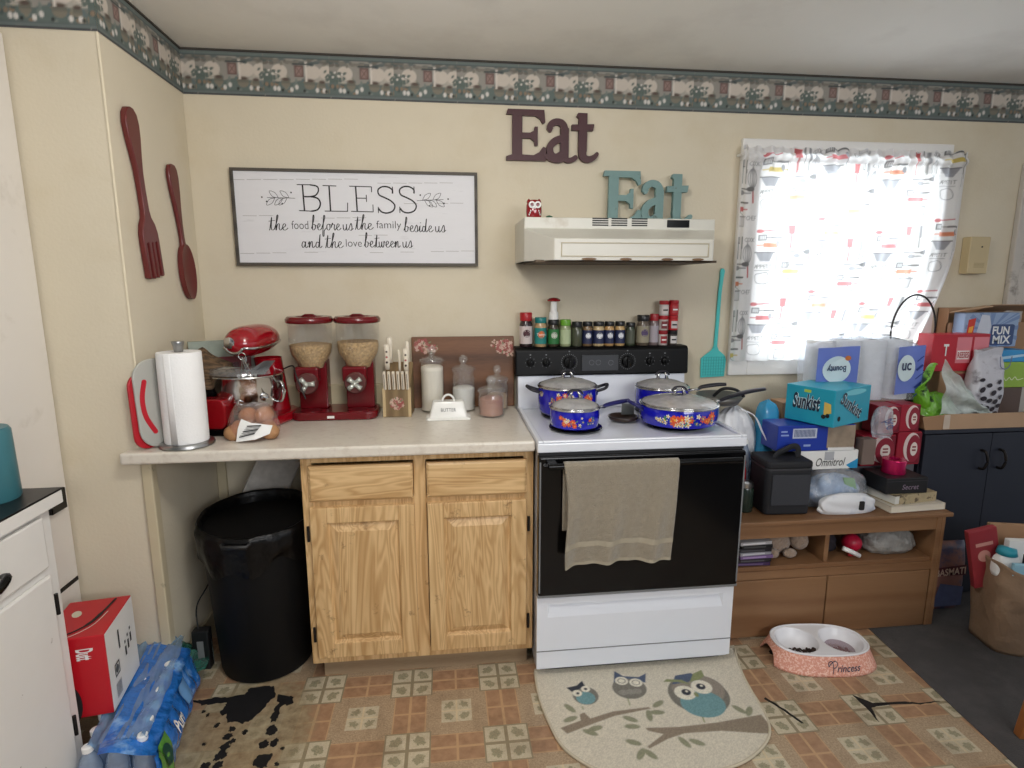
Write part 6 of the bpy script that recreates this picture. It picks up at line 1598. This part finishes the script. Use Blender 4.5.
m = MB(); g = random.Random(8)
for (x, z, r_) in ((-.055,.21,.010),(-.05,.165,.013),(-.02,.185,.012),(.005,.15,.013),(-.04,.125,.013),(-.01,.115,.012),(.03,.20,.010),(.035,.17,.011),(.02,.11,.012),(-.05,.09,.012),(-.02,.08,.013),(.01,.075,.012),(.04,.09,.012),(.045,.13,.011),(-.045,.06,.01),(.0,.05,.012),(.03,.055,.012)):
    m.disc((x+.006, z), r_*1.15, r_*.85, lambda a, b: (a, -.0545+.010*(abs(b-.16)/.16)**2+(a/.08)**4*.02, b), 12, None, g.uniform(0,1))
m.build('dark_dots', pk((44,38,46)), pp)
m = MB(); m.stroke(sp2([(.022,.315),(.030,.270),(.055,.258),(.075,.275),(.080,.315)], 5), .005, 0, 0, lambda a, b, h: (a, -.050, b), cap=0); m.build('crest', pk((110,116,150)), pp)
gn = thing('greens_bag', 'bright green printed bag slumped at the left end of the cardboard tray', 'bag', (1.905,-.235,ZD+.0045))
m_grn = pm('leaf_green_bag', (112,176,48), .3, var=.25, vs=14, coat=.3, bmp=.8, bs=24, bd=.02, dirt=(40,70,30), dscale=16, dlo=.58, dhi=.64)
lump((.090,.058), .150, 91, .12, shape=.2).build('bag_body', m_grn, gn, smooth=180)
MB().tube(smooth_path([(-.065,-.01,.08),(-.088,-.02,.15),(-.082,-.03,.22),(-.050,-.02,.275),(-.03,-.02,.28)],6), [.034,.036,.037,.036,.035,.033,.031,.029,.026,.025,.024,.023,.022,.020,.019,.018,.017,.016,.015,.014,.013,.012,.011,.010,.008], 12, flat=.45).build('bag_neck', m_grn, gn, smooth=180)
cg = thing('produce_bag', 'pale clear produce bag draped over the green bag in the tray', 'bag', (1.945,-.270,ZD+.078))
m = MB()
def drape(u, v):
    x = -.085+.23*u; z = .235*(1-u)**.95+.01
    s_ = v; zz = z*s_+.0; return (x+.02*sin(v*9+u*5)*.4+.03*(1-v)*u, -.035-.020*sin(u*8+v*5)*.5-.014*cos(v*12)-.02*sin(v*pi), zz+.006*sin(u*20+v*7)-.012)
m.grid(drape, 36, 24).build('bag_film', film('frosted_bag', (224,234,230), .62, .15, .9, 30, .3), cg, smooth=180)

# ================================================================== floor, right side
rc = thing('rice_bag', 'printed red and blue bag lettered BASMATI standing beside the bench', 'rice bag', (1.893,-.40,.0035))
m_rice = pm('red_blue_print', (146,104,96), .35, var=.35, vs=14, bmp=.4, bs=30, dirt=(84,84,110), dscale=8, dlo=.5, dhi=.6)
def ricef(u, v):
    a = u*2*pi; c, s_ = cos(a), sin(a); t = .040*(sin(min(1,max(.02,v))*pi)**.35)+.003
    return (.093*abs(c)**.4*(1 if c > 0 else -1)*(1+.02*sin(v*20)), t*abs(s_)**.8*(1 if s_ > 0 else -1), v*.32)
m = MB().grid(ricef, 40, 24, cu=True); m.add([ricef(i/40,1) for i in range(40)], [tuple(range(40))]); m.add([ricef(i/40,0) for i in range(40)], [tuple(range(40))[::-1]]); m.build('bag_body', m_rice, rc, smooth=180)
MB().add([(-.08,-.0455,.18+.0),(.08,-.0455,.175),(.08,-.0455,.225),(-.08,-.0455,.215)], [(0,1,2,3)]).build('dark_band', pk((84,34,44)), rc)
MB().text('BASMATI', (-.070,.178,.075,.212), lambda a, b: (a, -.0465, b), bold=.02, rot=.06).build('lettering', pk((214,190,170)), rc)
MB().add([(-.07,-.0455,.03),(.075,-.0455,.03),(.075,-.0455,.12),(-.04,-.0455,.14)], [(0,1,2,3)]).build('blue_panel', pm('blue_grey_panel', (84,92,124), .4, var=.3, vs=30), rc)
pbg = thing('paper_bag', 'large crumpled brown paper bag full of packaging on the carpet at the right edge', 'paper bag', (2.02,-.685,.0035), rz=radians(-14))
m_kraft = pm('brown_kraft_paper', (150,124,100), .85, var=.08, vs=6, bmp=.9, bs=12, bd=.02)
g = random.Random(15); ph = [(g.uniform(6,26), g.uniform(0,6), g.uniform(6,22)) for _ in range(8)]
def pbf(u, v):
    a = u*2*pi; c, s_ = cos(a), sin(a); p = .35; k = .86+.16*v
    x = .185*k*abs(c)**p*(1 if c > 0 else -1); y = .115*k*abs(s_)**p*(1 if s_ > 0 else -1)
    w_ = sum(sin(q[0]*x*1.3+q[1]+q[2]*v+q[0]*y) for q in ph)/8
    return (x+.012*w_, y+.012*w_, .365*v+.020*sin(a*2+1)*v)
m = MB().grid(pbf, 80, 26, cu=True); m.add([pbf(i/80, 0) for i in range(80)], [tuple(range(80))[::-1]]); m.build('bag_body', m_kraft, pbg, smooth=40, solid=.002)
carton('white_packaging', 'white box with a small black label standing in the brown paper bag', 'box', (1.975,-.705,.22), (.20,.03,.245), rz=radians(-12), mats=m_whitep, front=[('black_label', m_ink, rectf(.28,.62,.40,.78))])
carton('blue_packaging', 'pale blue foam sheet lying across the front of the paper bag opening', 'packaging', (1.945,-.770,.345), (.20,.015,.05), rz=radians(-14), mats=pk((150,196,216)))
tt = thing('teal_wrapper', 'white and teal rounded pack at the left of the paper bag opening', 'pack', (1.872,-.695,.32))
lump((.050,.030), .10, 97, .08, shape=.4).build('pack_body', m_whitep, tt, smooth=180)
MB().lathe([(.0,.085),(.035,.088),(.030,.112),(0,.118)], n=20, caps=False).build('teal_top', pk((40,150,170)), tt, smooth=180)
carton('cardboard_flap_box', 'dull tan cardboard piece standing at the back of the paper bag', 'box', (2.02,-.615,.18), (.26,.02,.31), rz=radians(-14), mats=m_card)
rcb = carton('red_snack_bag', 'red printed snack packet leaning out of the paper bag to the left', 'packet', (1.872,-.635,.245), (.11,.025,.26), rot=(radians(4),radians(-16),radians(-10)), mats=pk((150,50,58)), front=[('pale_print', pk((206,150,140)), lambda m, F: (discf(.45,.55,.22,.10)(m, F), rectf(.2,.72,.8,.78)(m, F)))])

# --- pet bowl
pbw = thing('pet_bowl', 'pink speckled double pet bowl lettered Princess on the vinyl floor', 'pet bowl', (1.130,-.664,.0015), rz=radians(-6))
m_pinkt = pm('pink_terrazzo', (218,150,130), .45, var=.08, dirt=(238,196,178), dscale=140, dlo=.5, dhi=.56)
def oval(sx_, sy_, n, p=2.6):
    return [(sx_*abs(cos(a))**(2/p)*(1 if cos(a) > 0 else -1), sy_*abs(sin(a))**(2/p)*(1 if sin(a) > 0 else -1)) for a in [2*pi*i/n for i in range(n)]]
NB = 96
lo, hi = oval(.212,.128,NB), oval(.178,.100,NB)
def skirt(u, v):
    i = int(round(u*NB)) % NB; z0 = 0
    d = min(abs(u-.5), 1)     # arch cut out at the left end
    if d < .055: z0 = .042*sqrt(1-(d/.055)**2)
    d2 = min(u, 1-u)
    if d2 < .055: z0 = .042*sqrt(1-(d2/.055)**2)
    z = z0+(.070-z0)*v; t = z/.070
    return (lo[i][0]*(1-t)+hi[i][0]*t, lo[i][1]*(1-t)+hi[i][1]*t, z)
MB().grid(skirt, NB, 8, cu=True).build('shell', m_pinkt, pbw, smooth=60, solid=.004)
m_wp = pm('white_melamine', (234,234,238), .25, var=.02)
m = MB()
# white top: rim ring plus two dishes
CX = (-.088, .088)
def topz(x, y):
    z = .072
    for c in CX:
        r = sqrt(((x-c)/.078)**2+(y/.082)**2)
        if r < 1: z = min(z, .072-.045*(1-r**5))
    return z
def topf(u, v):
    i = (u*NB) % NB; i0 = int(i) % NB; sx_, sy_ = hi[i0]; return (sx_*v*1.01, sy_*v*1.01, topz(sx_*v, sy_*v))
v_ = []; nx_, ny_ = 110, 62; idx = {}
fs_ = []
for j in range(ny_+1):
    for i in range(nx_+1):
        x = -.181+.362*i/nx_; y = -.103+.206*j/ny_
        idx[(i,j)] = len(v_); v_.append((x, y, topz(x, y)))
ins = lambda x, y: abs(x/.181)**2.6+abs(y/.103)**2.6 <= 1.0
for j in range(ny_):
    for i in range(nx_):
        x = -.181+.362*(i+.5)/nx_; y = -.103+.206*(j+.5)/ny_
        if ins(x, y): fs_.append((idx[(i,j)],idx[(i+1,j)],idx[(i+1,j+1)],idx[(i,j+1)]))
m.add(v_, fs_); m.tube([(a*1.01, b_*1.01, .071) for a, b_ in hi], .0042, 8, closed=True)
m.build('dish_insert', m_wp, pbw, smooth=50)
m = MB(); g = random.Random(6); 
for _ in range(150):
    a = g.uniform(0,6.28); r = sqrt(g.random())*.048; x, y = CX[0]+cos(a)*r*1.1+.008, -.030+sin(a)*r*.7
    m.lathe([(0,-.003),(.004,-.002),(.005,0),(.003,.003),(0,.0035)], n=6, c=(x, y, topz(x, y)+.0035+g.uniform(0,.004)), caps=False)
kb_ = m.build('kibble', pm('dark_kibble', (52,36,30), .8, var=.4, vs=60), pbw); kb_['kind'] = 'stuff'
m = MB().lathe([(.064,.034),(0,.034)], n=36, c=(CX[1],0,0), sy=1.04, caps=False).build('water', film('bowl_water', (206,190,196), .25, .03, .1, 12, .4), pbw)
m = MB(); 
for _ in range(14):
    a = g.uniform(0,6.28); r = sqrt(g.random())*.035; m.disc((CX[1]+cos(a)*r, -.01+sin(a)*r*.6), .012, .006, lambda a_, b_: (a_, b_, .0285+.0002*_), 8, None, g.uniform(0,3))
m.build('soaked_scraps', pk((176,120,128)), pbw)
def skf(a, b):   # front skirt mapping: a along x, b height
    t = b/.070; 
    k = abs(a)
    yl = -.128*(1-min(1,(k/.212))**2.6)**(1/2.6); yh = -.100*(1-min(1,(k/.178))**2.6)**(1/2.6)
    return (a, yl*(1-t)+yh*t-.0035, b)
m = MB(); m.text('rincess', (.010,.018,.104,.040), skf, shear=.35, bold=.01); m.stroke(sp2([(-.006,.012),(-.002,.034),(-.006,.052),(-.018,.050),(-.020,.036),(-.010,.046),(.006,.054),(.014,.044),(.006,.033),(-.004,.032)], 5), .0028, 0, 0, lambda a, b, h: skf(a, b), cap=0)
m.build('lettering', pk((44,50,74)), pbw)

# --- owl mat
def mat_print():
    W, H = .84, .56      # origin x=-.015,y=-1.165
    I = Img(W, H, .0036, (216,208,190))
    g = np.random.RandomState(3)
    OX, OY = -.015, -1.165
    e = lambda x, y, rx, ry, c, rot=0, al=1: I.ell(x-OX, y-OY, rx, ry, c, rot, al)
    pl = lambda pts, c, al=1: I.poly([(x-OX, y-OY) for x, y in pts], c, al)
    ln = lambda pts, w_, c: I.line([(x-OX, y-OY) for x, y in pts], w_, c)
    BR, BL, GY, TL, CR, GN, DK = (146,132,114), (84,96,120), (126,122,112), (116,156,160), (232,226,208), (140,146,104), (52,56,66)
    leaf = lambda x, y, a, s_=.026, c=(146,146,120): e(x, y, s_, s_*.42, c, a)
    # branches
    pl([(.040,-.925),(.058,-.952),(.135,-.925),(.235,-.893),(.370,-.874),(.365,-.866),(.235,-.872),(.150,-.895),(.136,-.865),(.118,-.872),(.115,-.900)], BR)
    pl([(.320,-.957),(.430,-.966),(.565,-.962),(.735,-.945),(.738,-1.030),(.690,-1.024),(.563,-.998),(.440,-.995),(.380,-1.010),(.305,-1.042),(.300,-1.034),(.370,-.990),(.325,-.970)], BR)
    for x, y, a in ((.403,-.855,.5),(.385,-.894,-.1),(.353,-.905,1.4),(.091,-.840,2.2),(.082,-.890,.3),(.155,-.940,.2),(.134,-.955,2.6),(.284,-.913,2.6),(.279,-.946,3.0),(.672,-.913,2.2),(.702,-.925,.9),(.425,-1.030,2.0),(.465,-1.035,2.6),(.262,-1.012,2.7),(.270,-1.060,.9),(.300,-1.064,2.2)): leaf(x, y, a)
    # left owl
    e(.160,-.785,.046,.046,GY); e(.158,-.797,.034,.032,TL); pl([(.100,-.738),(.118,-.765),(.170,-.735),(.165,-.708),(.140,-.730)], DK)
    e(.133,-.770,.0175,.0165,CR); e(.168,-.752,.0165,.0155,CR); e(.135,-.771,.006,.006,DK); e(.168,-.752,.006,.006,DK)
    # middle owl
    e(.328,-.765,.062,.056,GY); pl([(.280,-.730),(.300,-.668),(.325,-.700),(.380,-.712),(.415,-.695),(.395,-.745),(.340,-.716)], BL)
    e(.311,-.725,.024,.022,CR); e(.361,-.740,.024,.022,CR); I.ell(.311-OX,-.725-OY,.014,.012,GY,0,1,.003); I.ell(.361-OX,-.740-OY,.014,.012,GY,0,1,.003)
    for x in (.30,.325,.35): e(x,-.785,.018,.014,(148,144,134))
    # big owl
    e(.565,-.825,.108,.100,GY); e(.575,-.800,.095,.078,(150,140,128)); e(.560,-.872,.078,.066,TL); pl([(.490,-.765),(.520,-.720),(.585,-.712),(.600,-.745),(.550,-.760)], BL)
    pl([(.462,-.748),(.515,-.755),(.560,-.775),(.535,-.745),(.480,-.735)], GN); pl([(.560,-.760),(.590,-.718),(.632,-.700),(.628,-.735),(.600,-.752)], GN)
    e(.520,-.812,.038,.036,CR); e(.592,-.790,.038,.036,CR); e(.525,-.810,.017,.016,DK); e(.590,-.788,.017,.016,DK); e(.528,-.806,.005,.005,CR); e(.594,-.784,.005,.005,CR)
    e(.556,-.826,.008,.012,GN)
    ln([(.135,-.838),(.135,-.850)], .004, GN); ln([(.305,-.818),(.303,-.850)], .004, GN); ln([(.530,-.935),(.527,-.955)], .005, GN)
    # woven speckle belongs to the yarn
    I.a *= (1+g.uniform(-.13,.13,I.a.shape[:2]))[..., None]
    return I
MI = mat_print()
edge = sp2([(0.0,-.627),(-.006,-.754),(.001,-.853),(.027,-.987),(.075,-1.06),(.135,-1.108),(.25,-1.143),(.38,-1.153),(.526,-1.138),(.63,-1.098),(.715,-1.03),(.752,-.94),(.762,-.843),(.778,-.736),(.812,-.603)], 6)
def inpoly(px, py, P):
    ins = False; n = len(P); j = n-1
    for i in range(n):
        if (P[i][1] > py) != (P[j][1] > py) and px < (P[j][0]-P[i][0])*(py-P[i][1])/(P[j][1]-P[i][1])+P[i][0]: ins = not ins
        j = i
    return ins
mt = thing('floor_mat', 'cream half-round kitchen mat with three owls on branches in front of the stove', 'mat', (0,0,.0005))
def matf(x, y):
    X_, Y_ = x-.015, y-1.165
    lift = .020*max(0, (X_-.70)/.11)**2*max(0, (Y_+.75)/.15) if X_ > .70 and Y_ > -.75 else 0
    return (X_, Y_, .007+lift)
MI.sheet('mat_surface', printed('woven_mat_print', .95, bmp=.8, bs=500), matf, mt, mask=lambda x, y: inpoly(x-.015, y-1.165, edge), solid=.006)
MB().tube([(a, b_, .0055+(.020*max(0,(a-.70)/.11)**2*max(0,(b_+.75)/.15) if a > .7 and b_ > -.75 else 0)) for a, b_ in edge], .0048, 8, closed=True).build('bound_edge', pm('bound_edge_cream', (196,186,164), .9, bmp=.5, bs=300), mt, smooth=180)

# ================================================================== floor, left side
# shrink-wrapped bottles
wpk = thing('water_bottle_pack', 'shrink-wrapped pack of water bottles in crumpled blue film on the floor', 'bottle pack', (-1.30,-.83,.001), rz=radians(12))
m_wat = film('water_bottle_clear', (206,222,240), .30, .08, .2, 20)
g = random.Random(3); proto = None
for j in range(6):
    for i in range(3):
        x, y = -.070+i*.066, -.21+j*.066
        h_ = MB().lathe([(.029,0),(.031,.004),(.031,.07),(.029,.074),(.031,.078),(.030,.125),(.022,.155),(.013,.170),(.013,.178)], n=14, caps=False) if proto is None else None
        if proto is None:
            b_ = h_.build('bottle', m_wat, wpk, smooth=60); c_ = MB().lathe([(.0145,.176),(.0145,.190),(.012,.192)], n=14).build('cap', m_whitep, b_, smooth=40); proto = (b_, c_)
        else:
            b_ = proto[0].copy(); COL.objects.link(b_); b_.parent = wpk; c_ = proto[1].copy(); COL.objects.link(c_); c_.parent = b_
        b_.location = (x, y, .002)
m_bfilm = pm('blue_printed_film', (40,112,196), .2, var=.25, vs=9, coat=.5, bmp=1, bs=16, bd=.03, dirt=(150,190,226), dscale=9, dlo=.55, dhi=.7)
ph = [(g.uniform(9,60), g.uniform(0,6), g.uniform(10,60)) for _ in range(9)]
def wrap_(u, v):       # side sheet facing +x, wraps up over the shoulder
    y = -.27+.51*u; w_ = sum(sin(q[0]*y+q[1]+q[2]*v*.3) for q in ph)/9+.55*abs(sin((y+.21)*pi/.066))*(1-v)
    if v < .62: x, z = .104+.012*sin(v*8), .010+v/.62*.150
    else: t = (v-.62)/.38; x, z = .104-.135*t, .160+.042*sin(t*pi*.5)
    return (x+.016*w_, y, z+.012*w_*v)
m = MB().grid(wrap_, 70, 24).build('blue_film', m_bfilm, wpk, smooth=180)
MB().grid(lambda u, v: (lambda p: (p[0]+.004, p[1], p[2]))(wrap_(.62+.12*u, .25+.30*v)), 12, 8).build('pale_patch', pk((110,160,214)), wpk)
# green label patch and lettering
m = MB(); m.grid(lambda u, v: (lambda p: (p[0]+.005, p[1], p[2]))(wrap_(.03+.22*u, .06+.48*v)), 14, 10); m.build('green_label', pm('green_film_label', (96,160,70), .25, var=.15, coat=.3), wpk, smooth=180)
m = MB(); m.disc((.15,.36), .055, .13, lambda a, b: (lambda p: (p[0]+.008, p[1], p[2]))(wrap_(a, b)), 20); m.build('dark_seal', pk((24,74,60)), wpk)
m = MB(); m.text('Pure', (.36,.26,.50,.44), lambda a, b: (lambda p: (p[0]+.007, p[1], p[2]))(wrap_(a, b)), bold=.02); m.build('lettering', m_whitep, wpk)
def endc(u, v):      # crumpled green end of the wrap near the wall
    y = .215+.17*u; w_ = sum(sin(q[0]*(y+v)+q[1]) for q in ph)/9
    return (.135-.20*v*(1-.3*u)+.03*w_, y+.02*w_, .02+.17*sin(min(1,(1-u*.75))*pi*.5)*sin(max(.12,v)*pi*.8)+.02*w_)
MB().grid(endc, 26, 26).build('crumpled_end', pm('green_blue_film', (52,112,96), .25, var=.5, vs=12, coat=.5, bmp=1, bs=20, bd=.02), wpk, smooth=180)
MB().text('45', (.06,.0,.15,.065), lambda a, b: (.172-.25*(a-.06), .21+a*1.1-.02, .05+b*1.05), bold=.03).build('pack_count', m_whitep, wpk)
def toss(u, v):
    y = -.22+.50*u; x = .085-.155*v; w_ = sum(sin(q[0]*y+q[1]+q[2]*v) for q in ph)/9
    return (x, y, .196+.030*w_)
MB().grid(toss, 60, 16).build('top_film', film('blue_tinted_film', (170,206,240), .35, .12, .9, 22, .4), wpk, smooth=180)
# red box on top: near bottom corner at (-1.312,-.939)
a_ = radians(9.2); bw2, bd2, bh2 = .17, .224, .255
c0 = (-1.312-cos(a_)*bw2/2-sin(a_)*bd2/2, -.939-sin(a_)*bw2/2+cos(a_)*bd2/2)
dx = carton('drink_box', 'red and white carton with a black swoosh sitting on the pack of water bottles', 'box', (c0[0], c0[1], .206), (bw2,bd2,bh2), rz=a_, mats=pk((186,20,34)),
  front=[('white_letters', m_whitep, textf('Dutt', (.62,.66,.76,.92), bold=.03, rot=-pi/2)), ('dark_disc', m_ink, discf(.36,.18,.20,.26))],
  top=[('pale_oval', pk((206,200,180)), lambda m, F: m.disc((.30,.62), .07, .10, lambda a, b: F(a, b, .001), 20, None, .7)), ('black_swoosh', m_ink, lambda m, F: m.stroke(sp2([(.05,.22),(.35,.10),(.62,.30),(.72,.60),(.78,.95)], 6), [.02]*6+[.04]*6+[.07]*6+[.05]*6+[.03], 0, 0, lambda a, b, h: F(a, b, .0016), cap=0)), ('pale_swoosh', pk((226,222,214)), lambda m, F: m.stroke(sp2([(.05,.08),(.4,.03),(.70,.25),(.80,.60)], 6), .015, 0, 0, lambda a, b, h: F(a, b, .0012), cap=0))],
  side=[('white_side', m_whitep, rectf(.005,.005,.995,.995,.0008)),
        ('small_print', m_ink, lambda m, F: (rectf(.38,.60,.42,.84,.002)(m, F), [rectf(.56+.10*i,.40+.04*i,.61+.10*i,.52+.04*i,.002)(m, F) for i in range(3)], [rectf(.56+.10*i,.56+.04*i,.60+.10*i,.60+.04*i,.002)(m, F) for i in range(3)])),
        ('seal', pk((70,70,70)), lambda m, F: (rectf(.18,.34,.32,.36,.002)(m, F), rectf(.18,.48,.32,.50,.002)(m, F), rectf(.17,.34,.19,.50,.002)(m, F), rectf(.31,.34,.33,.50,.002)(m, F), discf(.25,.42,.05,.05,.002)(m, F))),
        ('bar_code', pk((150,150,150)), lambda m, F: [rectf(.16+.02*i,.08,.17+.02*i,.26,.002)(m, F) for i in range(9)])])

# --- wooden chair whose leg enters at the lower right
ch = thing('wooden_chair', 'brown wooden chair of which one leg shows on the carpet at the lower right edge', 'chair', (1.703,-1.405,.0035), rz=radians(-14))
m_chw = wood('chair_wood', (158,98,50), (118,70,34), 'z', .4, 24, 3, .1)
for sx_, sy_ in ((-1,-1),(1,-1),(-1,1),(1,1)):
    m = MB(); t = 1; x1, y1 = sx_*.20, sy_*.19; x0_, y0_ = sx_*.235, sy_*.225
    m.add([(x0_-.016,y0_-.016,0),(x0_+.016,y0_-.016,0),(x0_+.016,y0_+.016,0),(x0_-.016,y0_+.016,0),(x1-.022,y1-.022,.43),(x1+.022,y1-.022,.43),(x1+.022,y1+.022,.43),(x1-.022,y1+.022,.43)], [(0,3,2,1),(4,5,6,7),(0,1,5,4),(1,2,6,5),(2,3,7,6),(3,0,4,7)])
    m.build('leg', m_chw, ch, bevel=.004)
MB().prism(rrect(-.22,-.21,.22,.21,.05), .43, .46).build('seat', m_chw, ch, bevel=.008)
for x in (-.19,.19): MB().tube([(x,-.19,.455),(x*1.02,-.23,.95)], .017, 10).build('back_post', m_chw, ch, smooth=60)
for z in (.62,.76,.90): MB().box(-.19,-.245+.0,z,.19,-.215,z+.05).build('back_slat', m_chw, ch, bevel=.005)
